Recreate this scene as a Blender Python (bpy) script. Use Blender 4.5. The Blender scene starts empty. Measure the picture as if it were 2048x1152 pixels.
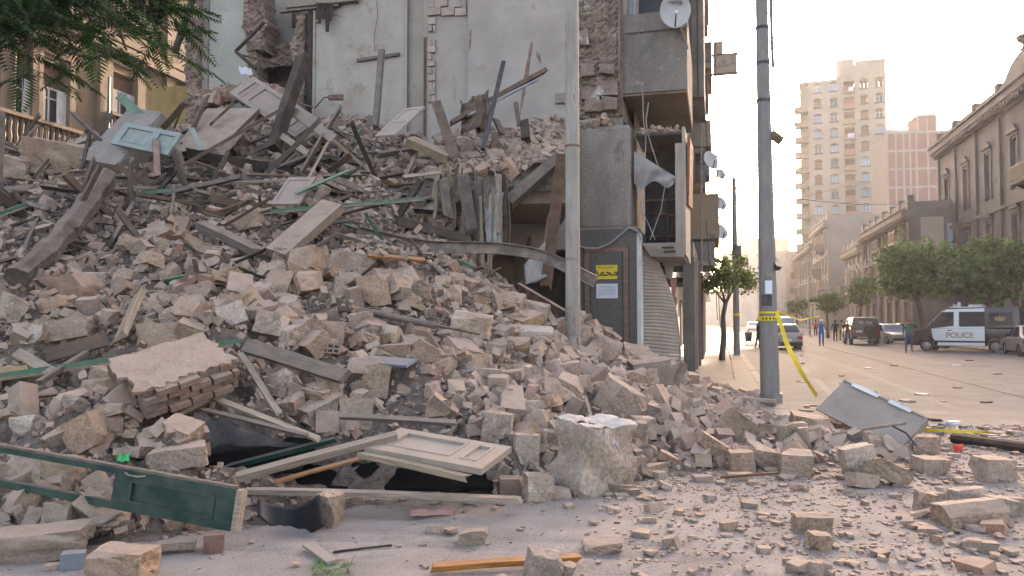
import bpy, bmesh, math, random
import numpy as np
from mathutils import Vector, Matrix, Quaternion
R = math.radians
random.seed(7)
rng = np.random.default_rng(11)
scene = bpy.context.scene
COL = scene.collection

# ------------------------------------------------------------------ camera
FPX, HC = 1600.0, 1.7
PITCH = math.atan(64/FPX)
cd = bpy.data.cameras.new('camera'); cam = bpy.data.objects.new('camera', cd); COL.objects.link(cam)
cam.location = (0, 0, HC); cam.rotation_euler = (R(90)+PITCH, 0, 0)
cd.sensor_width = 36; cd.lens = 36*FPX/2048; cd.clip_start = 0.05; cd.clip_end = 3000
scene.camera = cam
# ------------------------------------------------------------------ sky and sun
SUN_AZ, SUN_EL = R(21.5), R(14.5)
SUND = Vector((math.sin(SUN_AZ)*math.cos(SUN_EL), math.cos(SUN_AZ)*math.cos(SUN_EL), math.sin(SUN_EL)))
world = bpy.data.worlds.new('World'); scene.world = world; world.use_nodes = True
wn = world.node_tree.nodes; wl = world.node_tree.links
sky = wn.new('ShaderNodeTexSky'); sky.sky_type = 'NISHITA'; sky.sun_disc = False
sky.sun_elevation = SUN_EL; sky.sun_rotation = SUN_AZ; sky.dust_density = 4.0; sky.air_density = 0.8; sky.ozone_density = 0.6
bg = wn['Background']; bg.inputs['Strength'].default_value = 0.15
wl.new(sky.outputs[0], bg.inputs['Color'])
sl = bpy.data.lights.new('sun', 'SUN'); sl.energy = 3.2; sl.angle = R(0.53); sl.color = (1.0, 0.92, 0.80)
so = bpy.data.objects.new('sun', sl); COL.objects.link(so); so.location = (40, 100, 60)
so.rotation_euler = (-SUND).to_track_quat('-Z', 'Y').to_euler()
vs = scene.view_settings
vs.view_transform = 'Standard'; vs.look = 'None'; vs.gamma = 1.0; vs.use_curve_mapping = False
vs.exposure = 2.88
vs.use_white_balance = True; vs.white_balance_temperature = 7500; vs.white_balance_tint = 21
cy = scene.cycles
cy.use_denoising = True; cy.max_bounces = 4; cy.diffuse_bounces = 1; cy.glossy_bounces = 1
cy.transmission_bounces = 4; cy.volume_bounces = 1; cy.transparent_max_bounces = 8
cy.use_adaptive_sampling = True; cy.adaptive_threshold = 0.02; cy.sample_clamp_indirect = 6
try: cy.denoiser = 'OPENIMAGEDENOISE'
except Exception: pass

# ------------------------------------------------------------------ pixel / street geometry
def ray(u, v):
    a = (u-1024)/FPX; b = (576-v)/FPX
    c, s = math.cos(PITCH), math.sin(PITCH)
    return Vector((a, c - b*s, s + b*c))
def P(u, v, y):
    d = ray(u, v); return Vector((0, 0, HC)) + d*(y/d.y)
def G(u, v, z=0.0):
    d = ray(u, v); return Vector((0, 0, HC)) + d*((z-HC)/d.z)
SA = math.atan((1435-1024)/FPX)
SV = Vector((math.sin(SA), math.cos(SA), 0)); NV = Vector((math.cos(SA), -math.sin(SA), 0))
def ST(l, a, z=0.0): return NV*l + SV*a + Vector((0, 0, z))
def la(p): return p.dot(NV), p.dot(SV)
def FL(u, v, l):                       # pixel -> point on the plane lateral = l
    d = ray(u, v); o = Vector((0, 0, HC)); t = l/(d.dot(NV)); return o + d*t
def FA(u, v, a):                       # pixel -> point on the plane along = a
    d = ray(u, v); o = Vector((0, 0, HC)); t = a/(d.dot(SV)); return o + d*t

# ------------------------------------------------------------------ noise
_lat = rng.random((256, 256))
def vn(x, y):
    x = np.asarray(x, float); y = np.asarray(y, float)
    xi = np.floor(x).astype(int); yi = np.floor(y).astype(int)
    fx = x-xi; fy = y-yi; fx = fx*fx*(3-2*fx); fy = fy*fy*(3-2*fy)
    g = lambda i, j: _lat[i & 255, j & 255]
    return (g(xi, yi)*(1-fx)+g(xi+1, yi)*fx)*(1-fy) + (g(xi, yi+1)*(1-fx)+g(xi+1, yi+1)*fx)*fy
def fbm(x, y, o=4):
    s = 0; a = 1; t = 0
    for k in range(o):
        s = s + a*vn(x*2**k+17*k, y*2**k+31*k); t += a; a *= .5
    return s/t

# ------------------------------------------------------------------ materials
def mat(name, c, c2=None, rough=.85, scale=2.0, bump=.25, bscale=25, dust=0.0, tint=False, rnd=0.0, metal=0.0,
        c3=None, s3=.6, t3=.55, dustc=(.42, .305, .222), spec=.25, stretch=None, alpha=None, emit=None, trans=0.0, detail=6):
    m = bpy.data.materials.new(name); m.use_nodes = True
    N = m.node_tree.nodes; L = m.node_tree.links; b = N['Principled BSDF']
    b.inputs['Roughness'].default_value = rough; b.inputs['Metallic'].default_value = metal
    b.inputs['Specular IOR Level'].default_value = spec
    geo = N.new('ShaderNodeNewGeometry'); pos = geo.outputs['Position']
    if stretch:
        tc = N.new('ShaderNodeTexCoord'); mp = N.new('ShaderNodeMapping'); mp.inputs['Scale'].default_value = stretch
        L.new(tc.outputs['Object'], mp.inputs['Vector']); pos = mp.outputs[0]
    n1 = N.new('ShaderNodeTexNoise'); n1.inputs['Scale'].default_value = scale; n1.inputs['Detail'].default_value = detail
    n1.inputs['Roughness'].default_value = .65; L.new(pos, n1.inputs['Vector'])
    def mix(fac, A, B, typ='MIX'):
        x = N.new('ShaderNodeMix'); x.data_type = 'RGBA'; x.blend_type = typ
        for s, val in ((x.inputs[0], fac), (x.inputs[6], A), (x.inputs[7], B)):
            if isinstance(val, (int, float)): s.default_value = val
            elif isinstance(val, tuple): s.default_value = (*val, 1)[:4]
            else: L.new(val, s)
        return x.outputs[2]
    def ramp(src, a, bb):
        r = N.new('ShaderNodeMapRange'); r.inputs[1].default_value = a; r.inputs[2].default_value = bb
        L.new(src, r.inputs[0]); return r.outputs[0]
    if c2 is None: c2 = tuple(x*.72 for x in c)
    col = mix(ramp(n1.outputs['Fac'], .36, .66), c2, c)
    if c3 is not None:
        n3 = N.new('ShaderNodeTexNoise'); n3.inputs['Scale'].default_value = s3; n3.inputs['Detail'].default_value = 8
        n3.inputs['Roughness'].default_value = .7; L.new(pos, n3.inputs['Vector'])
        col = mix(ramp(n3.outputs['Fac'], t3, t3+.06), col, c3)
    if bump >= .5:
        np_ = N.new('ShaderNodeTexNoise'); np_.inputs['Scale'].default_value = bscale*2.6; np_.inputs['Detail'].default_value = 4; np_.inputs['Roughness'].default_value = .75; L.new(pos, np_.inputs['Vector'])
        col = mix(ramp(np_.outputs['Fac'], .30, .72), tuple(x*.5 for x in c2), col, 'MIX') if False else mix(.85, col, mix(ramp(np_.outputs['Fac'], .36, .62), (.56, .53, .5), (1.16, 1.15, 1.14)), 'MULTIPLY')
    if tint:
        at = N.new('ShaderNodeAttribute'); at.attribute_name = 'tint'
        col = mix(1.0, col, at.outputs['Color'], 'MULTIPLY')
    if rnd:
        oi = N.new('ShaderNodeObjectInfo')
        rr = N.new('ShaderNodeMapRange'); rr.inputs[3].default_value = 1-rnd; rr.inputs[4].default_value = 1+rnd
        L.new(oi.outputs['Random'], rr.inputs[0])
        hs = N.new('ShaderNodeHueSaturation'); L.new(rr.outputs[0], hs.inputs['Value']); L.new(col, hs.inputs['Color'])
        ml = N.new('ShaderNodeMath'); ml.operation = 'MULTIPLY_ADD'; ml.inputs[1].default_value = 7.31; ml.inputs[2].default_value = .2
        fr = N.new('ShaderNodeMath'); fr.operation = 'FRACT'; L.new(oi.outputs['Random'], ml.inputs[0]); L.new(ml.outputs[0], fr.inputs[0])
        r2 = N.new('ShaderNodeMapRange'); r2.inputs[3].default_value = .9; r2.inputs[4].default_value = 1.2
        L.new(fr.outputs[0], r2.inputs[0]); L.new(r2.outputs[0], hs.inputs['Saturation'])
        col = hs.outputs[0]
    if dust > 0:
        sx = N.new('ShaderNodeSeparateXYZ'); L.new(geo.outputs['Normal'], sx.inputs[0])
        nd = N.new('ShaderNodeTexNoise'); nd.inputs['Scale'].default_value = 5; nd.inputs['Detail'].default_value = 5
        L.new(geo.outputs['Position'], nd.inputs['Vector'])
        ad = N.new('ShaderNodeMath'); ad.operation = 'ADD'; L.new(sx.outputs[2], ad.inputs[0])
        L.new(ramp(nd.outputs['Fac'], .3, .7), ad.inputs[1])
        f = N.new('ShaderNodeMath'); f.operation = 'MULTIPLY'; L.new(ramp(ad.outputs[0], .35, 1.5), f.inputs[0]); f.inputs[1].default_value = dust
        col = mix(f.outputs[0], col, dustc)
    L.new(col, b.inputs['Base Color'])
    if bump:
        nb = N.new('ShaderNodeTexNoise'); nb.inputs['Scale'].default_value = bscale; nb.inputs['Detail'].default_value = 6
        nb.inputs['Roughness'].default_value = .7; L.new(pos, nb.inputs['Vector'])
        bp = N.new('ShaderNodeBump'); bp.inputs['Strength'].default_value = bump; bp.inputs['Distance'].default_value = .05 if bump >= .5 else .03
        L.new(nb.outputs['Fac'], bp.inputs['Height']); L.new(bp.outputs[0], b.inputs['Normal'])
    if alpha is not None: b.inputs['Alpha'].default_value = alpha
    if trans: b.inputs['Transmission Weight'].default_value = trans
    if emit: b.inputs['Emission Color'].default_value = (*emit[:3], 1); b.inputs['Emission Strength'].default_value = emit[3]
    return m
def leafmat(name, c, c2, tr=.35):
    m = mat(name, c, c2, rough=.55, scale=1.2, bump=0, rnd=.0, tint=True)
    N = m.node_tree.nodes; L = m.node_tree.links; b = N['Principled BSDF']
    src = b.inputs['Base Color'].links[0].from_socket
    t = N.new('ShaderNodeBsdfTranslucent'); L.new(src, t.inputs['Color'])
    x = N.new('ShaderNodeMixShader'); x.inputs[0].default_value = tr
    L.new(b.outputs[0], x.inputs[1]); L.new(t.outputs[0], x.inputs[2]); L.new(x.outputs[0], N['Material Output'].inputs[0])
    return m
M = {}
# masonry
M['stone'] = mat('stone', (.405, .289, .208), (.285, .2, .143), scale=3.0, bump=.8, bscale=14, dust=.8, rnd=.16, c3=(.274, .192, .144), s3=1.6, t3=.62)
M['stone_warm'] = mat('stone_warm', (.370, .270, .185), (.259, .181, .122), scale=4.0, bump=.9, bscale=12, dust=.75, rnd=.15, c3=(.266, .178, .126), s3=1.8, t3=.6)
M['stone_white'] = mat('stone_white', (.474, .392, .318), (.370, .285, .215), scale=3.0, bump=.5, bscale=16, dust=.2, rnd=.08, c3=(.296, .229, .178), s3=2.2, t3=.5)
M['concrete'] = mat('concrete', (.318, .252, .198), (.229, .178, .141), scale=4, bump=.6, bscale=30, dust=.65, rnd=.12)
M['rubble'] = mat('rubble', (.355, .263, .200), (.244, .178, .133), scale=6, bump=.5, bscale=30, dust=.7, tint=True)
M['dirt'] = mat('dirt', (.244, .192, .152), (.111, .087, .070), scale=7, bump=1.0, bscale=22, dust=.0, c3=(.052, .041, .033), s3=2.4, t3=.57)
M['brick'] = mat('brick', (.244, .148, .107), (.178, .107, .081), scale=8, bump=.5, bscale=40, dust=.45, rnd=.2)
M['brick_dusty'] = mat('brick_dusty', (.296, .207, .155), (.229, .155, .118), scale=8, bump=.5, bscale=40, dust=.6, rnd=.15)
M['mortar'] = mat('mortar', (.296, .244, .200), (.207, .170, .133), scale=12, bump=.8, bscale=40)
M['brick_pale'] = mat('brick_pale', (.370, .303, .252), (.296, .229, .185), scale=6, bump=.4, bscale=30, rnd=.12)
# wood
def wood(n, c, dust=.45, rnd=.28, rough=.8): return mat(n, c, tuple(x*.5 for x in c), rough=rough, scale=3, bump=.45, bscale=8, dust=dust, rnd=rnd, stretch=(1.2, 14, 14), detail=8)
M['wood_dark'] = wood('wood_dark', (.041, .030, .022), .14)
M['wood_brown'] = wood('wood_brown', (.111, .067, .043), .2)
M['wood_grey'] = wood('wood_grey', (.155, .126, .102), .28)
M['wood_pale'] = wood('wood_pale', (.340, .266, .189), .25, .15)
M['wood_orange'] = wood('wood_orange', (.44, .19, .065), .2, .05, .6)
M['paint_beige'] = mat('paint_beige', (.326, .274, .215), (.266, .218, .167), rough=.7, scale=3, bump=.15, dust=.35, rnd=.08, c3=(.178, .126, .089), s3=5, t3=.66)
M['paint_tan'] = mat('paint_tan', (.252, .196, .159), (.207, .159, .126), rough=.7, scale=3, bump=.15, dust=.3, c3=(.126, .089, .067), s3=5, t3=.68)
M['paint_green'] = mat('paint_green', (.055, .165, .095), (.035, .10, .062), rough=.55, scale=4, bump=.1, dust=.35, c3=(.22, .19, .15), s3=7, t3=.68)
M['paint_dkgreen'] = mat('paint_dkgreen', (.008, .042, .029), (.005, .026, .019), rough=.45, scale=5, bump=.12, dust=.14, c3=(.11, .12, .10), s3=6, t3=.67)
M['paint_teal'] = mat('paint_teal', (.20, .27, .24), (.14, .19, .17), rough=.65, scale=4, bump=.12, dust=.35, c3=(.30, .25, .2), s3=5, t3=.62)
M['paint_ochre'] = mat('paint_ochre', (.30, .20, .07), None, dust=.35)
# metal
M['rust'] = mat('rust', (.16, .085, .055), (.09, .055, .04), rough=.8, metal=.2, scale=8, bump=.3, dust=.5)
M['steel_dusty'] = mat('steel_dusty', (.192, .163, .141), (.126, .100, .081), rough=.65, metal=.3, scale=5, bump=.25, dust=.6)
M['steel_blue'] = mat('steel_blue', (.20, .24, .26), (.15, .18, .20), rough=.5, metal=.4, scale=3, bump=.1, dust=.45)
M['steel_dark'] = mat('steel_dark', (.045, .045, .05), (.03, .03, .03), rough=.5, metal=.3, bump=.1, dust=.15)
M['pole_grey'] = mat('pole_grey', (.33, .295, .25), (.225, .195, .16), rough=.7, scale=1.6, bump=.12, stretch=(3, 3, .7), c3=(.17, .115, .08), s3=2.2, t3=.58)
M['pole_dark'] = mat('pole_dark', (.20, .185, .165), (.15, .138, .122), rough=.6, scale=2, bump=.1, stretch=(3, 3, .8), dust=.0, c3=(.20, .17, .15), s3=2.5, t3=.63)
M['panel_grey'] = mat('panel_grey', (.23, .205, .172), (.185, .165, .138), rough=.85, bump=.05, scale=2, dust=.35)
# building surfaces
M['plaster_grey'] = mat('plaster_grey', (.35, .305, .258), (.275, .235, .195), scale=1.0, bump=.3, bscale=14, c3=(.252, .200, .159), s3=1.1, t3=.60)
M['plaster_white'] = mat('plaster_white', (.370, .326, .270), (.296, .255, .207), scale=1.1, bump=.35, bscale=14, c3=(.266, .215, .159), s3=1.2, t3=.56)
M['plaster_green'] = mat('plaster_green', (.326, .318, .263), (.259, .252, .204), scale=1.0, bump=.15, c3=(.266, .229, .178), s3=1.6, t3=.6)
M['plaster_lilac'] = mat('plaster_lilac', (.340, .289, .318), (.296, .244, .266), scale=1.2, bump=.15)
M['plaster_beige'] = mat('plaster_beige', (.340, .292, .233), (.281, .237, .185), scale=1.3, bump=.2, c3=(.229, .185, .141), s3=1.4, t3=.6)
M['ruin'] = mat('ruin', (.296, .222, .178), (.185, .126, .096), scale=2.4, bump=1.0, bscale=9, c3=(.407, .370, .333), s3=2.0, t3=.57)
M['conc_wall'] = mat('conc_wall', (.200, .174, .148), (.137, .120, .102), scale=2.0, bump=.5, bscale=20, c3=(.118, .104, .089), s3=.9, t3=.62, stretch=(1, 1, .35))
M['conc_pale'] = mat('conc_pale', (.296, .255, .215), (.215, .184, .154), scale=2.2, bump=.55, bscale=22, c3=(.170, .141, .115), s3=1.7, t3=.58, stretch=(1, 1, .45))
M['granite'] = mat('granite', (.125, .113, .095), (.07, .064, .055), rough=.5, scale=26, bump=.1, bscale=60, detail=3)
M['granite_pink'] = mat('granite_pink', (.222, .122, .096), (.141, .078, .063), rough=.5, scale=12, bump=.1)
M['trim_black'] = mat('trim_black', (.03, .028, .026), None, rough=.5, bump=0)
M['tan_soffit'] = mat('tan_soffit', (.192, .141, .089), (.155, .112, .072), scale=1.2, bump=.1)
M['shutter'] = mat('shutter', (.266, .229, .189), (.215, .181, .148), rough=.65, metal=.15, scale=2.2, bump=.08, dust=.35)
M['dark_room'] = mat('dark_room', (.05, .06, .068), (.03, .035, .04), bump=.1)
M['facade_cream'] = mat('facade_cream', (.333, .289, .229), (.274, .237, .189), scale=.35, bump=.1, bscale=4)
M['facade_ochre'] = mat('facade_ochre', (.19, .14, .093), (.135, .1, .067), scale=.6, bump=.35, bscale=5, c3=(.126, .096, .067), s3=.5, t3=.6)
M['facade_beige'] = mat('facade_beige', (.266, .226, .181), (.200, .169, .133), scale=.5, bump=.2, bscale=5)
M['facade_old'] = mat('facade_old', (.085, .08, .08), (.05, .047, .048), scale=.7, bump=.4, bscale=4, c3=(.035, .033, .033), s3=.5, t3=.58)
M['facade_old2'] = mat('facade_old2', (.15, .13, .112), (.095, .083, .073), scale=.7, bump=.4, bscale=4, c3=(.09, .08, .07), s3=.5, t3=.6)
M['facade_brick'] = mat('facade_brick', (.274, .148, .115), (.237, .126, .096), scale=.8, bump=.2, bscale=6)
M['frame_conc'] = mat('frame_conc', (.355, .303, .252), (.296, .248, .204), scale=.8, bump=.15)
M['orange_wall'] = mat('orange_wall', (.311, .215, .133), (.252, .170, .107), scale=1.2, bump=.15)
M['glass_dark'] = mat('glass_dark', (.035, .042, .05), (.02, .025, .03), rough=.12, bump=0, spec=.5, scale=.6)
M['glass_blue'] = mat('glass_blue', (.22, .32, .38), (.15, .22, .27), rough=.15, bump=0, spec=.5, scale=.4)
M['frame_brown'] = mat('frame_brown', (.20, .13, .085), None, bump=.05)
M['frame_white'] = mat('frame_white', (.62, .60, .56), None, bump=.05)
M['shutter_wood'] = mat('shutter_wood', (.17, .15, .125), (.11, .10, .085), bump=.2, scale=1.5)
M['iron'] = mat('iron', (.035, .035, .038), None, rough=.6, metal=.4, bump=0)
M['brick_wood'] = mat('red_board', (.27, .12, .085), None, bump=.1)
# ground
M['road'] = mat('road', (.165, .16, .155), (.115, .111, .107), scale=1.3, bump=.6, bscale=38, tint=True, c3=(.125, .121, .117), s3=.8, t3=.54, detail=12)
M['walk'] = mat('walk', (.222, .189, .155), (.170, .144, .118), scale=1.6, bump=.3, bscale=40, detail=9)
M['kerb'] = mat('kerb', (.252, .222, .192), None, scale=3, bump=.3, bscale=30)
M['paint_road'] = mat('paint_road', (.55, .52, .47), (.4, .37, .32), scale=6, bump=.1)
M['joint'] = mat('joint', (.17, .145, .12), None, bump=.1)
# misc
M['white'] = mat('white_paint', (.68, .68, .66), (.60, .60, .58), rough=.4, bump=0, scale=1)
M['yellow'] = mat('yellow', (.72, .50, .03), (.6, .4, .02), rough=.45, bump=0, tint=False)
M['yellow_sign'] = mat('yellow_sign', (.68, .53, .03), (.6, .46, .03), rough=.5, bump=0)
M['ink'] = mat('ink', (.03, .03, .025), None, bump=0)
M['ink_blue'] = mat('ink_blue', (.25, .27, .32), None, bump=0)
M['paper'] = mat('paper', (.60, .61, .63), (.54, .55, .57), bump=.05, scale=4)
M['dish'] = mat('dish', (.42, .41, .39), (.36, .345, .32), rough=.6, bump=.05, scale=3)
M['black_plastic'] = mat('black_plastic', (.008, .009, .011), (.012, .013, .015), rough=.4, bump=.05, dust=.03)
M['hollow_shade'] = mat('hollow_shade', (.006, .006, .006), (.004, .004, .004), rough=.9, bump=.1, spec=.05)  # near black so that the sheets in the hollows read as deep shade
M['green_plastic'] = mat('green_plastic', (.02, .40, .13), (.01, .3, .09), rough=.4, bump=.1)
M['cloth_pink'] = mat('cloth_pink', (.36, .17, .155), (.27, .12, .11), bump=.4, dust=.35)
M['cloth_dark'] = mat('cloth_dark', (.06, .045, .035), (.14, .1, .07), bump=.6, scale=4, dust=.1)
M['cloth_white'] = mat('cloth_white', (.55, .54, .55), (.4, .39, .4), bump=.4, dust=.2)
M['cloth_grey'] = mat('cloth_grey', (.30, .275, .25), (.21, .2, .185), bump=.3, dust=.25, scale=3)
M['film'] = mat('film', (.07, .07, .068), (.025, .025, .025), rough=.5, bump=.3, alpha=.38, spec=.5, scale=5)
M['cable'] = mat('cable', (.30, .28, .26), None, bump=0)
M['cable_dark'] = mat('cable_dark', (.05, .05, .05), None, bump=0)
M['tape_red'] = mat('red_plastic', (.6, .05, .02), None, bump=0)
M['bark'] = mat('bark', (.126, .100, .078), (.074, .059, .044), scale=6, bump=.7, bscale=18, stretch=(6, 6, 1.2))
M['leaf_street'] = leafmat('leaf_street', (.16, .23, .05), (.085, .14, .03), .5)
M['leaf_dark'] = leafmat('leaf_dark', (.085, .165, .055), (.05, .11, .035), .35)
M['leaf_fern'] = leafmat('leaf_fern', (.034, .09, .02), (.018, .05, .012), .3)

# ------------------------------------------------------------------ mesh builder
I4 = Matrix.Identity(4)
class MB:
    def __init__(s): s.v = []; s.f = []; s.mi = []
    def add(s, vs, fs, T=None, mi=0):
        o = len(s.v)
        s.v += [tuple(T @ Vector(p)) if T is not None else tuple(p) for p in vs]
        s.f += [tuple(i+o for i in f) for f in fs]; s.mi += [mi]*len(fs); return s
    def box(s, c, d, T=None, mi=0, jit=0.0):
        hx, hy, hz = d[0]/2, d[1]/2, d[2]/2
        vs = [(c[0]+i*hx+random.uniform(-jit, jit), c[1]+j*hy+random.uniform(-jit, jit), c[2]+k*hz+random.uniform(-jit, jit)) for i in (-1, 1) for j in (-1, 1) for k in (-1, 1)]
        return s.add(vs, [(0, 1, 3, 2), (4, 6, 7, 5), (0, 4, 5, 1), (2, 3, 7, 6), (0, 2, 6, 4), (1, 5, 7, 3)], T, mi)
    def bx(s, x0, x1, y0, y1, z0, z1, T=None, mi=0, jit=0.0):
        return s.box(((x0+x1)/2, (y0+y1)/2, (z0+z1)/2), (x1-x0, y1-y0, z1-z0), T, mi, jit)
    def tube(s, pts, rads, n=8, T=None, mi=0, caps=True):
        pts = [Vector(p) for p in pts]
        if isinstance(rads, (int, float)): rads = [rads]*len(pts)
        vs = []; fs = []; up = Vector((0, 0, 1)); prev = None
        for i, p in enumerate(pts):
            t = (pts[min(i+1, len(pts)-1)]-pts[max(i-1, 0)]).normalized()
            if prev is None:
                a = t.cross(up); 
                if a.length < .05: a = t.cross(Vector((1, 0, 0)))
            else: a = prev - t*prev.dot(t)
            a.normalize(); prev = a; b = t.cross(a)
            for k in range(n):
                an = 2*math.pi*k/n; vs.append(p + (a*math.cos(an)+b*math.sin(an))*rads[i])
        for i in range(len(pts)-1):
            for k in range(n):
                k2 = (k+1) % n; fs.append((i*n+k, i*n+k2, (i+1)*n+k2, (i+1)*n+k))
        if caps:
            fs.append(tuple(range(n-1, -1, -1))); fs.append(tuple((len(pts)-1)*n+k for k in range(n)))
        return s.add(vs, fs, T, mi)
    def lathe(s, prof, n=16, T=None, mi=0):
        vs = [(r*math.cos(2*math.pi*k/n), r*math.sin(2*math.pi*k/n), z) for r, z in prof for k in range(n)]
        fs = [(i*n+k, i*n+(k+1) % n, (i+1)*n+(k+1) % n, (i+1)*n+k) for i in range(len(prof)-1) for k in range(n)]
        return s.add(vs, fs, T, mi)
    def prism(s, poly, h, T=None, mi=0):              # polygon in xy, extruded 0..h in z
        n = len(poly)
        vs = [(x, y, 0) for x, y in poly]+[(x, y, h) for x, y in poly]
        return s.add(vs, [tuple(range(n-1, -1, -1)), tuple(range(n, 2*n))]+[(i, (i+1) % n, n+(i+1) % n, n+i) for i in range(n)], T, mi)
    def grid(s, fn, nu, nv, T=None, mi=0):
        vs = [fn(i/nu, j/nv) for j in range(nv+1) for i in range(nu+1)]
        fs = [(j*(nu+1)+i, j*(nu+1)+i+1, (j+1)*(nu+1)+i+1, (j+1)*(nu+1)+i) for j in range(nv) for i in range(nu)]
        return s.add(vs, fs, T, mi)
def meta(o, label=None, cat=None, group=None, kind=None):
    if label: o['label'] = label
    if cat: o['category'] = cat
    if group: o['group'] = group
    if kind: o['kind'] = kind
    return o
def empty(name, loc, label=None, cat=None, group=None, rz=0.0, kind=None):
    o = bpy.data.objects.new(name, None); COL.objects.link(o); o.location = loc; o.rotation_euler = (0, 0, rz)
    o.empty_display_size = .1
    return meta(o, label, cat, group, kind)
def wloc(o):
    p = Vector((0, 0, 0))
    while o is not None: p += o.location; o = o.parent
    return p
def mesh_of(name, mb, mats, smooth=False):
    me = bpy.data.meshes.new(name); me.from_pydata(mb.v, [], mb.f)
    for m in (mats if isinstance(mats, (list, tuple)) else [mats]): me.materials.append(M[m] if isinstance(m, str) else m)
    if any(mb.mi): me.polygons.foreach_set('material_index', mb.mi)
    if smooth: me.polygons.foreach_set('use_smooth', [True]*len(me.polygons))
    me.update(); return me
def mk(name, mb, mats, parent=None, label=None, cat=None, group=None, kind=None, smooth=False, local=False, fix=True, sharp=None):
    """one mesh object from builder coordinates in world space (or in the parent's space when local)"""
    vs = np.array(mb.v, float); c = (vs.min(0)+vs.max(0))/2
    if not (parent is not None and local): c[2] = vs[:, 2].min()
    vs = vs - c; mb.v = [tuple(x) for x in vs]
    me = mesh_of(name, mb, mats, smooth)
    if fix:
        bm = bmesh.new(); bm.from_mesh(me); bmesh.ops.recalc_face_normals(bm, faces=bm.faces); bm.to_mesh(me); bm.free()
    if sharp is not None:
        me.polygons.foreach_set('use_smooth', [True]*len(me.polygons)); me.set_sharp_from_angle(angle=R(sharp))
    o = bpy.data.objects.new(name, me); COL.objects.link(o)
    loc = Vector(c)
    if parent is not None:
        o.parent = parent
        if not local: loc = loc - wloc(parent)
    o.location = loc
    return meta(o, label, cat, group, kind)
def copy_obj(o, parent=None):
    c = o.copy(); COL.objects.link(c); c.parent = parent; return c
def copy_tree(o, parent=None):
    c = copy_obj(o, parent)
    for ch in list(o.children): copy_tree(ch, c)
    return c
def frame(A, B, C):
    """local x from A to B, local y towards C, origin A"""
    x = (B-A).normalized(); y = (C-A); y = (y - x*y.dot(x)).normalized(); z = x.cross(y)
    m = Matrix((x, y, z)).transposed().to_4x4(); m.translation = A; return m
def text(name, body, size, T, matname, parent=None, align='CENTER', ext=.002, bold=0.0):
    cu = bpy.data.curves.new(name, 'FONT'); cu.body = body; cu.size = size; cu.align_x = align; cu.align_y = 'CENTER'
    cu.extrude = ext; cu.offset = bold; cu.materials.append(M[matname])
    t = bpy.data.objects.new(name, cu); COL.objects.link(t)
    me = bpy.data.meshes.new_from_object(t.evaluated_get(bpy.context.evaluated_depsgraph_get())); bpy.data.objects.remove(t)
    o = bpy.data.objects.new(name, me); COL.objects.link(o)
    if parent is not None: o.parent = parent
    o.matrix_local = T; return o
# ------------------------------------------------------------------ ground, road, pavements
def sheet(name, pts, z, m, kind='structure', label=None):
    mb = MB(); mb.add([(p[0], p[1], z) for p in pts], [tuple(range(len(pts)))])
    o = mk(name, mb, m); o.location.z = z; meta(o, kind=kind, label=label); return o
KERB_L, FAC_L, KERB_R, FAC_R = 1.16, -2.12, 13.9, 19.6
gm = MB(); gm.grid(lambda i, j: (-420+840*i, -60+760*j, -.16), 4, 4)
GND = mk('ground', gm, 'road', kind='structure')
# road sheet with gentle unevenness and tyre ruts near the camera
def road_pt(i, j):
    return (0, 0, 0)
nx, ny = 290, 220
xs = np.linspace(-14, 36, nx); ys = np.concatenate([np.linspace(2.5, 16, 150), np.linspace(16.2, 80, 70)])
X, Y = np.meshgrid(xs, ys)
def ground_z(X, Y):
    w = np.clip((16-Y)/10, 0, 1)
    z = (.002+.016*w)*(fbm(X*1.3, Y*1.3)-.5)
    for k, off in enumerate((0, .9, 1.6, 2.6)):           # wheel tracks curving across the dust
        path = 5.35+off*.42 + .05*(X-1.5)**2*(.4 if k % 2 else .25) - .16*(X-1.5)
        z = z - w*.020*np.exp(-((Y-path)/.075)**2)*(fbm(X*2, Y*2+k*9) > .38) + w*.009*np.exp(-((Y-path-.13)/.06)**2)
    return z
Z = ground_z(X, Y)
l_, a_ = X*NV.x+Y*NV.y, X*SV.x+Y*SV.y
keep = np.ones_like(X, bool)
me = bpy.data.meshes.new('road')
idx = np.arange(nx*ny).reshape(ny, nx)
F = np.stack([idx[:-1, :-1], idx[:-1, 1:], idx[1:, 1:], idx[1:, :-1]], -1).reshape(-1, 4)
def plain_tint(o):
    at = o.data.color_attributes.new('tint', 'FLOAT_COLOR', 'POINT'); at.data.foreach_set('color', [1.0]*(4*len(o.data.vertices)))
def fast_mesh(name, V, F, mats, tint=None, smooth=False):
    me = bpy.data.meshes.new(name); n = F.shape[1]
    me.vertices.add(len(V)); me.vertices.foreach_set('co', np.ascontiguousarray(V, dtype=np.float32).ravel())
    me.loops.add(F.size); me.loops.foreach_set('vertex_index', np.ascontiguousarray(F, dtype=np.int32).ravel())
    me.polygons.add(len(F)); me.polygons.foreach_set('loop_start', np.arange(0, F.size, n, dtype=np.int32))
    me.polygons.foreach_set('use_smooth', np.full(len(F), bool(smooth)))
    for m in (mats if isinstance(mats, (list, tuple)) else [mats]): me.materials.append(M[m])
    me.update(calc_edges=True)
    if tint is not None:
        at = me.color_attributes.new('tint', 'FLOAT_COLOR', 'POINT')
        at.data.foreach_set('color', np.concatenate([tint, np.ones((len(V), 1))], 1).astype(np.float32).ravel())
    return me
def link(name, me, parent=None, **kw):
    o = bpy.data.objects.new(name, me); COL.objects.link(o); o.parent = parent; return meta(o, **kw)
dd = np.clip((17-Y)/9, 0, 1)*np.clip(1.2-.04*np.abs(X-1), 0, 1)*(.75+.5*fbm(X*.9, Y*1.6))          # fallen plaster dust, thick by the heap
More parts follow.
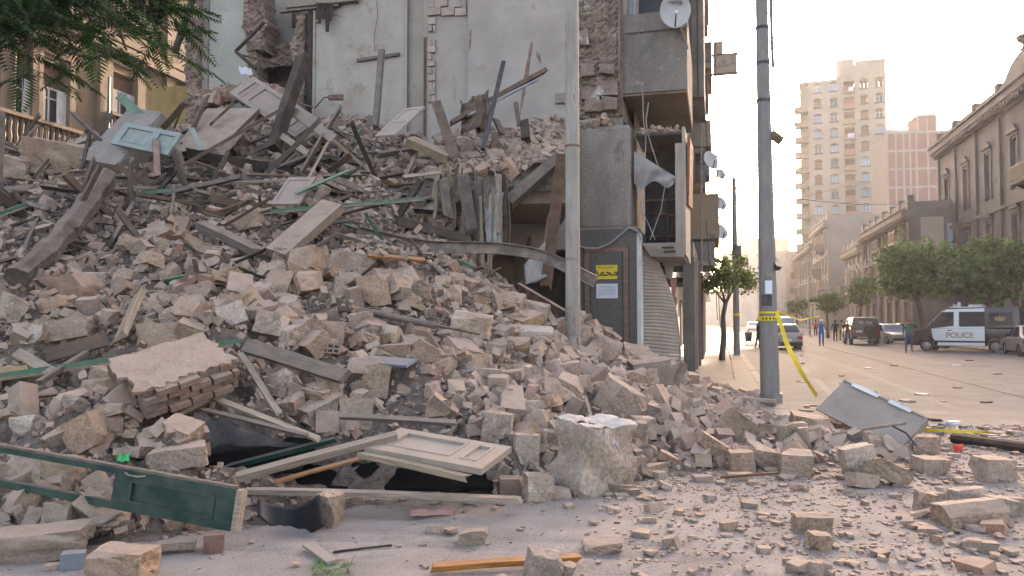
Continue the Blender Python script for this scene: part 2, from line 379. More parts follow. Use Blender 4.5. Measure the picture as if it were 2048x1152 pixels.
for k, off in enumerate((0, .9, 1.6, 2.6)):                                             # wheels have pressed the dust away
    path = 5.35+off*.42 + .05*(X-1.5)**2*(.4 if k % 2 else .25) - .16*(X-1.5)
    dd = dd*(1-.38*np.exp(-((Y-path)/.09)**2)*(fbm(X*1.5, Y*3+k*9) > .42)) + .12*np.exp(-((Y-path-.16)/.07)**2)
dd = dd*(.8+.4*fbm(X*4, Y*7+3))
dd = np.clip(dd, 0, 1)[..., None]
tt_ = (1+dd*np.array([1.3, 1.05, .82])).reshape(-1, 3)
link('road', fast_mesh('road', np.stack([X, Y, Z], -1).reshape(-1, 3), F, 'road', tint=tt_, smooth=True), kind='structure')
far = MB()
far.add([tuple(ST(-60, 78, -.03)), tuple(ST(60, 78, -.03)), tuple(ST(60, 420, -.03)), tuple(ST(-60, 420, -.03))], [(0, 1, 2, 3)])
plain_tint(mk('road_beyond', far, 'road', kind='structure')); plain_tint(GND)
def strip(name, l0, l1, a0, a1, z0, z1, m, **kw):
    mb = MB(); T = Matrix.Identity(4)
    mb.add([tuple(ST(l, a, z)) for l in (l0, l1) for a in (a0, a1) for z in (z0, z1)],
           [(0, 1, 3, 2), (4, 6, 7, 5), (0, 4, 5, 1), (2, 3, 7, 6), (0, 2, 6, 4), (1, 5, 7, 3)])
    return mk(name, mb, m, **kw)
strip('pavement', FAC_L-.3, KERB_L-.22, 12, 200, -.1, .125, 'walk', kind='structure')
strip('pavement', KERB_R+.2, FAC_R+.4, 10, 260, -.1, .125, 'walk', kind='structure')
k0 = empty('kerb', ST(KERB_L, 12), kind='structure')
k1 = empty('kerb', ST(KERB_R, 20), kind='structure')
for a in np.arange(13, 62, 1.0):
    strip('kerb_stone', KERB_L-.215, KERB_L+random.uniform(-.012, .012), a+.008, a+.99, -.1, .13+random.uniform(-.008, .008), 'kerb', parent=k0)
for a in np.arange(34, 90, 2.0):
    strip('kerb_stone', KERB_R-.02, KERB_R+.195, a+.01, a+1.98, -.1, .132, 'kerb', parent=k1)
strip('kerb_stone', KERB_R-.02, KERB_R+.195, 90.02, 260, -.1, .132, 'kerb', parent=k1)
strip('kerb_stone', KERB_L-.215, KERB_L, 62.02, 200, -.1, .13, 'kerb', parent=k0)
# mended asphalt and tyre marks
M['patch'] = mat('patch', (.125, .12, .115), (.09, .087, .083), scale=3, bump=.5, bscale=40)
M['tyre_mark'] = mat('tyre_mark', (.14, .136, .131), (.105, .102, .098), scale=5, bump=.3)
for k, (l0, a0, w_, h_) in enumerate(((3.4, 26, 1.7, 3.2), (8.6, 33, 2.4, 1.8), (5.3, 44, 1.5, 4.5), (10.5, 25, 1.6, 2.2))):
    rp = random.Random(k); mbp = MB(); n_ = 22
    mbp.add([tuple(ST(l0+w_/2*math.copysign(abs(math.cos(t))**.45, math.cos(t))*rp.uniform(.9, 1.05), a0+h_/2*math.copysign(abs(math.sin(t))**.45, math.sin(t))*rp.uniform(.9, 1.05), .006)) for t in np.linspace(0, 2*math.pi, n_, endpoint=False)], [tuple(range(n_))])
    mk('road_patch', mbp, 'patch', kind='structure')
for k, (l0, l1, a0, a1) in enumerate(((2.4, 3.0, 17, 60), (4.1, 4.7, 17, 60), (7.2, 6.7, 20, 70), (9.0, 8.5, 20, 70))):
    mbp = MB(); mbp.grid(lambda i, j: tuple(ST(l0+(l1-l0)*i+.3*math.sin(i*4+k)+(j-.5)*.2, a0+(a1-a0)*i, .005)), 40, 1); mk('tyre_track', mbp, 'tyre_mark', kind='structure')
# joints of the tram bed and a pale line
strip('road_joint', 6.45, 6.475, 14, 78, -.02, .012, 'joint', kind='structure')
strip('road_line', 5.0, 5.14, 58, 120, -.04, .014, 'paint_road', kind='structure')

# ------------------------------------------------------------------ the heap: a height field through points read off the photograph
cp = []
def c3(u, v, y): p = P(u, v, y); cp.append((p.x, p.y, p.z))
for u, v in ((-300, 1140), (-150, 1120), (0, 1105), (250, 1085), (480, 1045), (640, 1000), (850, 985), (1040, 985), (1200, 985), (1330, 965), (1500, 950), (1700, 945), (1900, 930),
             (1860, 880), (1640, 808), (1560, 795), (1470, 768), (1400, 742), (300, 1150), (1000, 1090), (1500, 1060), (1900, 1080), (2050, 870), (1700, 770), (1520, 735), (1900, 800), (-300, 1300)):
    p = G(u, v); cp.append((p.x, p.y, -.03))
for t in ((-250, 900, 7.5), (0, 900, 7.5), (0, 760, 9), (0, 640, 10.5), (0, 500, 12.5), (0, 400, 15), (0, 335, 18), (-300, 640, 10.5), (-300, 420, 15), (-300, 350, 18),
          (200, 960, 6.9), (200, 850, 7.9), (200, 720, 9.3), (200, 600, 11), (200, 480, 13), (200, 380, 15.2), (200, 322, 17.6),
          (400, 950, 7), (400, 830, 8.2), (400, 700, 9.8), (400, 560, 11.6), (400, 450, 13.6), (400, 350, 16.2), (400, 285, 19), (400, 262, 22),
          (600, 940, 7.4), (600, 830, 8.4), (600, 700, 10), (600, 560, 12), (600, 460, 13.9), (600, 350, 16.4), (600, 285, 18.8), (600, 262, 21.5),
          (780, 900, 8), (780, 800, 9.1), (780, 690, 10.4), (780, 570, 12.2), (780, 475, 14), (780, 370, 16.6), (780, 290, 18.8), (780, 262, 21.5),
          (950, 900, 8.2), (950, 790, 9.6), (950, 660, 11.6), (950, 580, 13.4), (960, 562, 15), (960, 580, 17), (960, 600, 19.5), (960, 600, 22), 
          (860, 480, 14.6), (860, 370, 17), (860, 300, 18.8),
          (1130, 870, 9.4), (1130, 760, 11.5), (1130, 670, 14), (1110, 620, 16.5), (1110, 620, 19), (1110, 620, 22),
          (1170, 670, 19.2), (1280, 735, 19.2), (1300, 745, 21), (1300, 860, 10.5), (1300, 790, 12.8), (1290, 740, 16.5), (1400, 815, 13.5), (1480, 850, 12), (1600, 875, 10.8), (1740, 905, 10)):
    c3(*t)
for x, y, z in ((-16, 26, 3), (-8, 26, 4.5), (0, 26, 2), (4, 26, 0), (10, 26, -.1), (-20, 8, 1), (-20, 16, 4), (12, 14, -.1), (12, 6, -.1), (6, 4, -.1), (-6, 3.5, -.1), (0, 4, -.1)):
    cp.append((x, y, z))
cp = np.array(cp)
def tps_fit(c):
    d = np.linalg.norm(c[:, None, :2]-c[None, :, :2], axis=-1)
    K = np.where(d > 0, d*d*np.log(d+1e-9), 0) + np.eye(len(c))*.25
    Pm = np.c_[np.ones(len(c)), c[:, :2]]
    A = np.block([[K, Pm], [Pm.T, np.zeros((3, 3))]])
    return np.linalg.solve(A, np.r_[c[:, 2], 0, 0, 0])
TW = tps_fit(cp)
def H0(x, y):
    x = np.atleast_1d(np.asarray(x, float)).ravel(); y = np.atleast_1d(np.asarray(y, float)).ravel()
    d = np.hypot(x[:, None]-cp[None, :, 0], y[:, None]-cp[None, :, 1])
    return (d*d*np.log(d+1e-9)) @ TW[:-3] + TW[-3] + TW[-2]*x + TW[-1]*y
gx = np.arange(-17, 9.01, .08); gy = np.arange(4.6, 24.5, .08)
GX, GY = np.meshgrid(gx, gy)
HZ = H0(GX, GY).reshape(GX.shape)
HB = np.clip(HZ, -.06, None)
w = np.clip(HB/.5, 0, 1)
UU = 1024+FPX*GX/GY                                          # hollows under the doors and planks at the front edge
hol = np.clip((UU-560)/50, 0, 1)*np.clip((1000-UU)/50, 0, 1)*np.clip((GY-7.25)/.1, 0, 1)*np.clip((8.7-GY)/.6, 0, 1)
hol = np.maximum(hol, np.clip((UU-395)/40, 0, 1)*np.clip((640-UU)/40, 0, 1)*np.clip((GY-7.35)/.1, 0, 1)*np.clip((8.3-GY)/.5, 0, 1))
HB = HB*(1-.9*hol)
HN = HB + w*(.42*(fbm(GX*.9, GY*.9)-.5) + .5*(fbm(GX*2.6+5, GY*2.6)-.5) + .22*(vn(GX*5.3, GY*5.3)-.5)) 
HF = HN + np.clip(HB/.25+.1, 0, 1)*.10*(fbm(GX*8, GY*8, 3)-.5)
HF = np.where(HB < -.02, -.08, HF)
me = fast_mesh('rubble_bed', np.stack([GX, GY, HF], -1).reshape(-1, 3), (lambda i: np.stack([i[:-1, :-1], i[:-1, 1:], i[1:, 1:], i[1:, :-1]], -1).reshape(-1, 4))(np.arange(GX.size).reshape(GX.shape)), 'dirt')
link('rubble_bed', me, kind='structure')
def H(x, y):
    x = np.asarray(x, float); y = np.asarray(y, float)
    fx = np.clip((x-gx[0])/.08, 0, len(gx)-1.001); fy = np.clip((y-gy[0])/.08, 0, len(gy)-1.001)
    i = fx.astype(int); j = fy.astype(int); fx = fx-i; fy = fy-j
    z = (HF[j, i]*(1-fx)+HF[j, i+1]*fx)*(1-fy)+(HF[j+1, i]*(1-fx)+HF[j+1, i+1]*fx)*fy
    inside = (x > gx[0]) & (x < gx[-1]) & (y > gy[0]) & (y < gy[-1])
    g = ground_z(x, y)
    return np.where(inside, np.maximum(z, g), g)
def S(u, v, up=0.0):
    """first point of the heap (or the ground) under a pixel of the photograph"""
    d = ray(u, v); ys = np.arange(4.0, 40, .04); k = ys/d.y
    hit = np.nonzero(HC + d.z*k <= H(d.x*k, ys))[0]
    y = ys[hit[0]] if len(hit) else 30.0
    p = P(u, v, y); p.z += up; return p
def SY(u, y, up=0.0):
    p = P(u, 600, y); p.z = float(H(p.x, p.y))+up; return p
# ------------------------------------------------------------------ building helpers
def facade_frame(O, X, inward):
    m = Matrix((X, inward, Vector((0, 0, 1)))).transposed().to_4x4(); m.translation = O; return m
def opened_wall(mb, T, W0, W1, z0, z1, ops, d=.25):
    xs = sorted({W0, W1, *[o[0] for o in ops], *[o[1] for o in ops]}); zs = sorted({z0, z1, *[o[2] for o in ops], *[o[3] for o in ops]})
    for i in range(len(xs)-1):
        for j in range(len(zs)-1):
            cx, cz = (xs[i]+xs[i+1])/2, (zs[j]+zs[j+1])/2
            if any(o[0] < cx < o[1] and o[2] < cz < o[3] for o in ops): continue
            mb.add([(xs[i], 0, zs[j]), (xs[i+1], 0, zs[j]), (xs[i+1], 0, zs[j+1]), (xs[i], 0, zs[j+1])], [(0, 1, 2, 3)], T)
    for a, b, c, e in ops:
        mb.add([(a, 0, c), (b, 0, c), (b, 0, e), (a, 0, e), (a, d, c), (b, d, c), (b, d, e), (a, d, e)],
               [(0, 1, 5, 4), (1, 2, 6, 5), (2, 3, 7, 6), (3, 0, 4, 7)], T)
_wcache = {}
def window(parent, T, x0, x1, z0, z1, d, style='plain', framem='frame_white', panem='glass_dark'):
    w, h = x1-x0, z1-z0
    key = (round(w, 3), round(h, 3), style, framem, panem)
    if key not in _wcache:
        mb = MB(); t = .07
        if style == 'shut':                                     # closed louvred shutters
            for sx in (0, 1):
                a = -w/2+sx*w/2
                mb.bx(a+.01, a+w/2-.01, -.03, .03, -h/2, h/2)
                n = max(4, int(h/.16))
                for k in range(n): mb.bx(a+.08, a+w/2-.08, -.06, -.028, -h/2+(k+.15)*h/n, -h/2+(k+.8)*h/n)
        else:
            mb.bx(-w/2, -w/2+t, -.04, .04, -h/2, h/2); mb.bx(w/2-t, w/2, -.04, .04, -h/2, h/2)
            mb.bx(-w/2+t, w/2-t, -.04, .04, -h/2, -h/2+t); mb.bx(-w/2+t, w/2-t, -.04, .04, h/2-t, h/2)
            mb.bx(-t/2, t/2, -.035, .035, -h/2+t, h/2-t)
            if style == 'cross': mb.bx(-w/2+t, w/2-t, -.03, .03, h*.18, h*.18+.05)
        pm = MB(); pm.bx(-w/2+.02, w/2-.02, .0, .012, -h/2+.02, h/2-.02)
        _wcache[key] = (mesh_of('window', mb, framem), mesh_of('pane', pm, panem))
    fm, pn = _wcache[key]
    o = bpy.data.objects.new('window', fm); COL.objects.link(o); o.parent = parent
    Tl = Matrix.Translation(-wloc(parent)) @ T @ Matrix.Translation(((x0+x1)/2, d, (z0+z1)/2)); o.matrix_local = Tl
    if style != 'shut':
        p = bpy.data.objects.new('pane', pn); COL.objects.link(p); p.parent = o
    else: o.name = 'shutter'
    return o
def bars(name, T, boxes, m, parent, **kw):
    mb = MB()
    for b in boxes: mb.bx(*b, T=T)
    return mk(name, mb, m, parent=parent, **kw)
def ragged(name, T, x0, x1, z0, z1, d, m, parent, amp=.12, left=True, right=True, step=.16, rough=.08, seed=0):
    """a slab of broken masonry with torn side edges; local x along, y inward, z up"""
    nx_, nz_ = max(2, int((x1-x0)/step)), max(2, int((z1-z0)/step))
    mb = MB(); rs = random.Random(seed)
    el = [amp*2.6*(fbm(np.array([k*step*2.2+seed*3.1]), np.array([.5]), 4)[0]-.5) for k in range(nz_+1)]; er = [amp*2.6*(fbm(np.array([k*step*2.2+seed*5.7]), np.array([4.5]), 4)[0]-.5) for k in range(nz_+1)]
    def f(i, j):
        k = min(nz_, int(round(j*nz_))); x = x0+(x1-x0)*i
        if left: x += el[k]*(1-i)
        if right: x += er[k]*i
        return (x, rs.uniform(-rough, rough)+2.6*rough*(fbm(np.array([x*2.3+seed]), np.array([(z0+(z1-z0)*j)*2.3]), 3)[0]-.5)*2, z0+(z1-z0)*j)
    mb.grid(f, nx_, nz_, T)
    o = len(mb.v); n = nx_+1
    T2 = T
    for j in range(nz_):                                            # torn thickness on both sides
        for side in (0, nx_):
            a = mb.v[j*n+side]; b = mb.v[(j+1)*n+side]
            off = (T.to_3x3() @ Vector((rs.uniform(-.04, .04), d, 0)))
            mb.add([a, b, tuple(Vector(b)+off), tuple(Vector(a)+off)], [(0, 1, 2, 3)])
    top = [mb.v[nz_*n+i] for i in range(n)]; off = T.to_3x3() @ Vector((0, d, 0))
    for i in range(nx_): mb.add([top[i], top[i+1], tuple(Vector(top[i+1])+off), tuple(Vector(top[i])+off)], [(0, 1, 2, 3)])
    return mk(name, mb, m, parent=parent)

# ------------------------------------------------------------------ the building that still stands (left of the street)
AW = 20.0
lu = lambda u, v=300: la(FA(u, v, AW))[0]
zv = lambda v, y=20.0: P(1024, v, y).z
zu = lambda u, v: FA(u, v, AW+.3).z
TW_ = facade_frame(ST(0, AW), NV, SV)                     # x = lateral, y = along (inward), z up
DB = empty('damaged_building', ST(-8, AW, 0), 'half collapsed apartment building whose torn open white rooms face the rubble heap', 'building')
def wl_(name, u0, u1, z0, z1, y0, y1, m, parent=DB, **kw):
    mb = MB(); mb.bx(lu(u0), lu(u1), y0, y1, z0, z1, T=TW_); return mk(name, mb, m, parent=parent, **kw)
ZT, ZB = 11.5, 3.5
wl_('wall', 936, 1154, ZB, ZT, 0, .35, 'plaster_grey')
w2 = wl_('wall', 850, 935.5, ZB, ZT, .22, .5, 'plaster_grey')
wl_('wall', 799, 838, ZB, ZT, .62, .9, 'plaster_beige')
wl_('door_jamb', 838.5, 846, ZB, zu(842, 75), .3, .6, 'wood_brown')
wl_('wall', 838.5, 849.5, zu(842, 75), ZT, .3, .6, 'plaster_beige')
wl_('door_jamb', 846.3, 849.7, ZB, zu(842, 75), .24, .5, 'wood_pale')
w4 = wl_('wall', 612, 798.5, ZB, ZT, .5, .85, 'plaster_white')
wl_('wall_edge', 792, 800, ZB, ZT, .46, .497, 'plaster_beige')
wl_('door_jamb', 597, 606, ZB, zu(600, 20), .42, .6, 'wood_dark')
wl_('wall', 606.5, 611.5, ZB, ZT, .47, .8, 'plaster_white')
wl_('wall', 396, 484, ZB, ZT, .45, .8, 'plaster_green')
wl_('wall', 384, 395.7, ZB, ZT, .40, .9, 'conc_pale')
ragged('broken_edge', TW_, lu(362), lu(385), 4.5, ZT, .5, 'ruin', DB, .1, step=.07, rough=.05, seed=3).location.y += .25
ragged('broken_edge', TW_, lu(480), lu(514), zu(500, 100), ZT, .7, 'ruin', DB, .14, step=.06, rough=.055, seed=5).location.y += .3
ragged('broken_edge', TW_, lu(484), lu(500), ZB, zu(500, 102), .6, 'ruin', DB, .12, step=.06, rough=.055, seed=8).location.y += .38
ragged('broken_edge', TW_, lu(576), lu(598), ZB, zu(590, 22), .6, 'ruin', DB, .12, step=.06, rough=.05, seed=6).location.y += .38
# room behind the torn doorway
bars('room_wall', TW_, [(lu(440), lu(640), 3.0, 3.2, 2, ZT)], 'plaster_lilac', DB)
bars('room_wall', TW_, [(lu(440)-.2, lu(440), .9, 3.0, 2, ZT)], 'plaster_lilac', DB)
bars('room_wall', TW_, [(lu(640), lu(640)+.2, .9, 3.0, 2, ZT)], 'plaster_lilac', DB)
bars('door_jamb', TW_, [(lu(522), lu(541), 1.6, 1.75, zu(530, 22), ZT)], 'wood_brown', DB)
bars('door_jamb', TW_, [(lu(538), lu(541), 2.6, 2.7, 4, zu(540, 38))], 'wood_grey', DB)
ragged('collapsed_floor', TW_, lu(500), lu(578), zu(540, 124), zu(540, 74), 1.6, 'ruin', DB, .15, step=.06, rough=.09, seed=12).location.y += .9
# lintel with burnt laths, above the doorway
bars('lintel', TW_, [(lu(557), lu(702), .3, .48, zu(630, 9), zu(630, -10))], 'wood_pale', DB)
bars('lintel', TW_, [(lu(541), lu(662), .36, .49, zu(600, 18), zu(600, 9.6))], 'steel_dusty', DB)
for k, (u, b, wd) in enumerate(((621, 42, 5), (627, 50, 4), (632, 36, 7), (640, 66, 7), (646, 44, 5), (650, 34, 4))):
    bars('burnt_lath', TW_, [(lu(u), lu(u+wd), .22+.01*k, .24+.01*k, zu(u, b), zu(u, 9))], 'wood_dark', DB)
bars('wall_rail', TW_, [(lu(698), lu(785), .42, .495, zu(740, 115), zu(740, 109))], 'wood_grey', DB).rotation_euler = (0, R(-3.5), 0)
tb = MB(); tb.tube([FA(752, v, AW+.4) + Vector((.05*math.sin(v*.06), 0, 0)) for v in range(-10, 105, 8)], .012, 5); mk('red_wire', tb, 'granite_pink', parent=DB)
# exposed masonry: single blocks stand proud of the plaster
def blocks(parent, u0, u1, v0, v1, wpx, hpx, y, m, drop=.0, seed=1):
    rs = random.Random(seed); v = v0; row = 0
    while v+hpx <= v1+.1:
        u = u0 - (wpx*.5 if row % 2 else 0)
        while u < u1:
            a, b = max(u, u0), min(u+wpx, u1)
            if b-a > 5 and rs.random() > drop:
                mb = MB(); mb.bx(lu(a)+.012, lu(b)-.012, y-rs.uniform(.02, .06), y+.1, zu(a, v+hpx)+.012, zu(a, v)-.012, T=TW_, jit=.01); mk('brick', mb, m, parent=parent)
            u += wpx
        v += hpx; row += 1
blocks(w2, 850, 928, -14, 40, 27, 17, .2, 'brick_pale', .05, 2)
blocks(w2, 850, 866, 40, 218, 18, 14, .2, 'brick_pale', .22, 3)
blocks(w2, 868, 896, 176, 218, 16, 12, .2, 'brick_pale', .5, 4)
blocks(w2, 470, 486, 0, 60, 12, 9, .32, 'brick_dusty', .3, 6)
blocks(w4, 612, 640, 26, 44, 15, 9, .47, 'brick_dusty', .3, 7)
# red-brown scars where the stair was torn off
def scar(u0, v0, u1, v1, w, y, m='brick', parent=DB, seed=0):
    rs = random.Random(seed); mb = MB(); n = 14; A = []; B = []
    for k in range(n+1):
        t = k/n; u = u0+(u1-u0)*t; v = v0+(v1-v0)*t; ww = w*(.35+.65*math.sin(math.pi*min(1, t*1.1)))*rs.uniform(.5, 1.25)
        A.append((lu(u-ww/2), y, zu(u, v))); B.append((lu(u+ww/2), y, zu(u, v)))
    vs_ = A+B; fr = [(i, i+1, n+2+i, n+1+i) for i in range(n)]
    back = [(x, y+.05, z) for x, y, z in vs_]; o = len(vs_)
    mb.add(vs_+back, fr+[(i, i+1, o+i+1, o+i) for i in range(n)]+[(n+1+i, n+2+i, o+n+2+i, o+n+1+i) for i in range(n)], TW_)
    mk('scar', mb, m, parent=parent)
scar(1064, 92, 1040, 235, 9, -.012, 'brick', seed=1); scar(1074, 112, 1082, 134, 7, -.012, 'brick', seed=2)
scar(941, 68, 939, 108, 5, -.012, 'brick', seed=3); scar(1062, 240, 1100, 250, 9, -.012, 'brick', seed=4)
scar(901, 150, 905, 205, 6, .208, 'brick_pale', seed=5); scar(648, 24, 662, 30, 8, .488, 'brick_dusty', seed=9)
bars('wall_block', TW_, [(lu(1112), lu(1145), -.1, -.02, zv(200), zv(181))], 'conc_pale', DB)
# end of the street wall: torn pier, concrete column and granite clad base
pier = ragged('pier', TW_, lu(1158), lu(1238), zv(232), ZT, 1.2, 'ruin', DB, .07, right=False, step=.06, rough=.05, seed=21)
for k, (u0, u1, v0, v1) in enumerate(((1165, 1200, 176, 200), (1195, 1236, 165, 195), (1170, 1208, 200, 224), (1208, 1234, 197, 222), (1162, 1180, 60, 90), (1200, 1232, 132, 150), (1163, 1190, 128, 150))):
    mb = MB(); mb.bx(lu(u0), lu(u1), -.16-.02*(k % 3), .2, zv(v1), zv(v0), T=TW_, jit=.035); mk('stone_block', mb, 'ruin', parent=pier)
wl_('pier_corner', 1238, 1246, zv(232), ZT, -.05, 1.2, 'conc_pale')
tb = MB(); tb.tube([FA(1243, v, AW-.1) for v in range(-30, 236, 20)], .035, 6); mk('drain_pipe', tb, 'rust', parent=DB)
cm = MB(); cm.bx(lu(1157), lu(1262), -.12, 1.6, zv(458), zv(252), T=TW_); 
bmx = None
colm = mk('column', cm, 'conc_pale', parent=DB)
bv = colm.modifiers.new('b', 'BEVEL'); bv.width = .09; bv.segments = 3
ragged('column_cap', TW_, lu(1200), lu(1250), zv(254), zv(228), .9, 'conc_pale', DB, .1, step=.1, rough=.03, seed=31).location.y += .1
base = wl_('granite_base', 1157, 1279, -.1, zv(460), -.2, 1.4, 'granite')
wl_('granite_ledge', 1157, 1274, zv(461.5), zv(456), -.17, 1.4, 'conc_pale')
for a, b, c_, e in ((1171, 1181, 505, 760), (1247, 1257, 505, 760)):
    bars('pink_border', TW_, [(lu(a), lu(b), -.225, -.203, zv(e), zv(c_))], 'granite_pink', base)
bars('pink_border', TW_, [(lu(1171), lu(1257), -.226, -.203, zv(505), zv(497))], 'granite_pink', base)
for a, b, c_, e in ((1168.5, 1171, 494, 760), (1181, 1182.6, 506, 760), (1245.2, 1247, 506, 760), (1257, 1259, 494, 760)):
    bars('black_inlay', TW_, [(lu(a), lu(b), -.214, -.203, zv(e), zv(c_))], 'trim_black', base)
for v in (340, 392, 470, 610):
    pass
bars('corner_strip', TW_, [(lu(1274), lu(1282), -.24, .3, 0, zv(470))], 'frame_white', DB)
# notices on the granite
T = TW_ @ Matrix.Translation((lu(1214.5), -.215, zv(545)))
nb = MB(); nb.bx(lu(1193.5), lu(1235.5), -.222, -.21, zv(559), zv(531), T=TW_); yel = mk('notice_board', nb, 'yellow_sign', label='yellow notice with black Arabic lettering on the grey granite pier', cat='sign')
nb = MB(); nb.bx(lu(1194), lu(1236), -.222, -.21, zv(597), zv(568), T=TW_); pap = mk('paper_notice', nb, 'paper', label='white printed paper below the yellow notice on the granite pier', cat='notice')
def on_wall(u, v, y=-.228): return Matrix.Translation(FA(u, v, AW)) @ Matrix.Rotation(-SA, 4, 'Z') @ Matrix.Translation((0, y, 0)) @ Matrix.Rotation(R(90), 4, 'X')
def wtext(body, u, v, size, m, owner, bold=0.0, y=-.228, name='lettering'):
    return text(name, body, size, Matrix.Translation(-wloc(owner)) @ on_wall(u, v, y), m, owner, bold=bold)
wtext('\uFEAA\uFEE4\uFEA4\uFEE3', 1214, 546, .27, 'ink', yel, .004)
wtext('\uFEEA\uFEE0\uFEDF\uFE8D \uFEE6\uFEE3 \uFEEE\uFEE8\uFE92\uFEE0\uFEC3\uFE8D', 1214, 535.5, .075, 'ink', yel)
pl = MB()
for k in range(7): pl.bx(lu(1198), lu(1232), -.226, -.223, zv(573.6+k*2.8), zv(573+k*2.8), T=TW_)
mk('printed_lines', pl, 'ink_blue', parent=pap)
# looped cable on the granite
tb = MB(); tb.tube([FA(u, v, AW-.3) for u, v in ((1150, 488), (1170, 496), (1195, 497), (1220, 487), (1240, 470), (1258, 455), (1275, 462), (1284, 480))], .028, 6)
mk('cable', tb, 'cable', label='slack pale cable hanging across the granite pier beside the pole', cat='cable')
# bay of bare concrete over the pavement with tan underside
BL = lu(1376); z_b = zv(181, 19.6)
bay = bars('bay', TW_, [(FAC_L-.2, BL, -.05, .12, z_b, zv(22, 19.6))], 'conc_wall', DB)
bars('bay_side', TW_, [(BL-.16, BL-.002, .121, 4.4, z_b, zv(22, 19.6))], 'conc_wall', DB)
bars('bay_soffit', TW_, [(FAC_L-.2, BL-.02, .0, 4.4, z_b-.06, z_b-.004)], 'tan_soffit', DB)
bars('bay_ledge', TW_, [(FAC_L-.2, BL+.02, -.1, -.052, zv(60, 19.6), zv(50, 19.6))], 'conc_wall', DB)
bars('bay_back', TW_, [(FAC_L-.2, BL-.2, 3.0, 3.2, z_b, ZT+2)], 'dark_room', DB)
for k in range(3): bars('curtain', TW_, [(lu(1254+k*5), lu(1257.5+k*5), .5, .56, zv(30), ZT)], 'steel_blue', DB)
bars('bay_post', TW_, [(BL-.16, BL-.01, -.04, .1, zv(22, 19.6)+.002, ZT+3)], 'frame_white', DB)
rs = random.Random(5)
for k in range(14):
    u, v = rs.uniform(1250, 1360), rs.uniform(40, 175)
    mb = MB(); mb.bx(lu(u), lu(u+rs.uniform(2, 8)), -.056, -.03, zv(v+rs.uniform(2, 6)), zv(v), T=TW_, jit=.02); mk('plaster_chip', mb, 'conc_pale', parent=bay)
scar(1320, 70, 1272, 135, 16, -.06, 'granite', bay, 14)
# wrecked shop sign box under the bay
SB0, SB1 = lu(1274), lu(1366)
z0s, z1s = zv(486, 19.8), zv(268, 19.8)
SBX = empty('sign_box', ST((SB0+SB1)/2, AW+.3, z0s), 'torn open shop sign box hanging over the bent roller shutter', 'sign box')
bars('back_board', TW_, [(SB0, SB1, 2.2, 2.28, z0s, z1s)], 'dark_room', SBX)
bars('side_panel', TW_, [(SB1-.03, SB1+.05, .1, 3.6, z0s-.3, z1s+.15)], 'plaster_beige', SBX)
bars('side_panel', TW_, [(SB1-.2, SB1-.032, .12, .3, z0s, z1s-.25)], 'plaster_beige', SBX)
bars('red_board', TW_, [(SB1+.055, SB1+.12, .5, 3.4, z1s-1.6, z1s+.1)], 'brick_wood', SBX).rotation_euler = (R(6), 0, 0)
bars('top_board', TW_, [(SB0-.05, SB1, .2, 2.2, z1s, z1s+.05)], 'steel_dark', SBX)
bs = MB(); bs.add([(SB0+.1, .05, z0s), (SB1, .02, z0s), (SB1, 2.4, z0s), (SB0, 2.4, z0s), (SB0+.3, .2, z0s-.32), (SB1, .1, z0s-.36), (SB1, 2.4, z0s-.36), (SB0, 2.4, z0s-.3)],
                  [(0, 1, 2, 3), (4, 5, 6, 7), (0, 1, 5, 4), (1, 2, 6, 5), (2, 3, 7, 6), (3, 0, 4, 7)], TW_)
mk('bottom_slab', bs, 'plaster_beige', parent=SBX)
for k in range(2): bars('slit', TW_, [(lu(1322+k*4), lu(1346+k*4), -.01, .2, z0s-.13-k*.1, z0s-.10-k*.1)], 'trim_black', SBX)
for z in (.35, .95, 1.35): bars('inner_rail', TW_, [(SB0, SB1-.2, 2.1, 2.17, z0s+z, z0s+z+.05)], 'wood_grey', SBX)
bars('inner_rail', TW_, [(lu(1322), lu(1326), 2.02, 2.09, z0s, z0s+1.4)], 'wood_grey', SBX)
# torn sheet hanging in it
def torn(i, j):
    u = 1268+ (84 - 6*j)*i; v = 288 + (26+ 40*i)*(1-j) + j*(82 + 8*math.sin(i*9) - 16*(i-.5)**2) - 12*(1-j)*(1-i)
    p = FA(u, v, AW+.12 - .10*math.sin(j*2.6)*(.6+.5*math.sin(i*5+j*3)) + .06*math.sin(i*17+j*7)); return tuple(p)
ts = MB(); ts.grid(torn, 16, 10); mk('torn_sheet', ts, 'cloth_grey', label='torn grey sheet hanging inside the open sign box', cat='sheet', smooth=True)
# two drooping wires
for k, pts in enumerate((((1285, 180), (1287, 240), (1292, 270), (1290, 330), (1288, 400), (1282, 470)), ((1297, 205), (1292, 240), (1296, 270), (1312, 320), (1330, 370), (1322, 420), (1300, 480)), ((1274, 370), (1284, 420), (1300, 455), (1310, 480)))):
    tb = MB(); tb.tube([FA(u, v, AW-.22-.05*k) for u, v in pts], .011, 5)
    mk('loose_wire', tb, 'cable', label=('straight loose wire hanging down from the bay before the sign box', 'kinked loose wire looping in front of the torn sheet', 'short loose wire at the left edge of the sign box')[k], cat='wire')
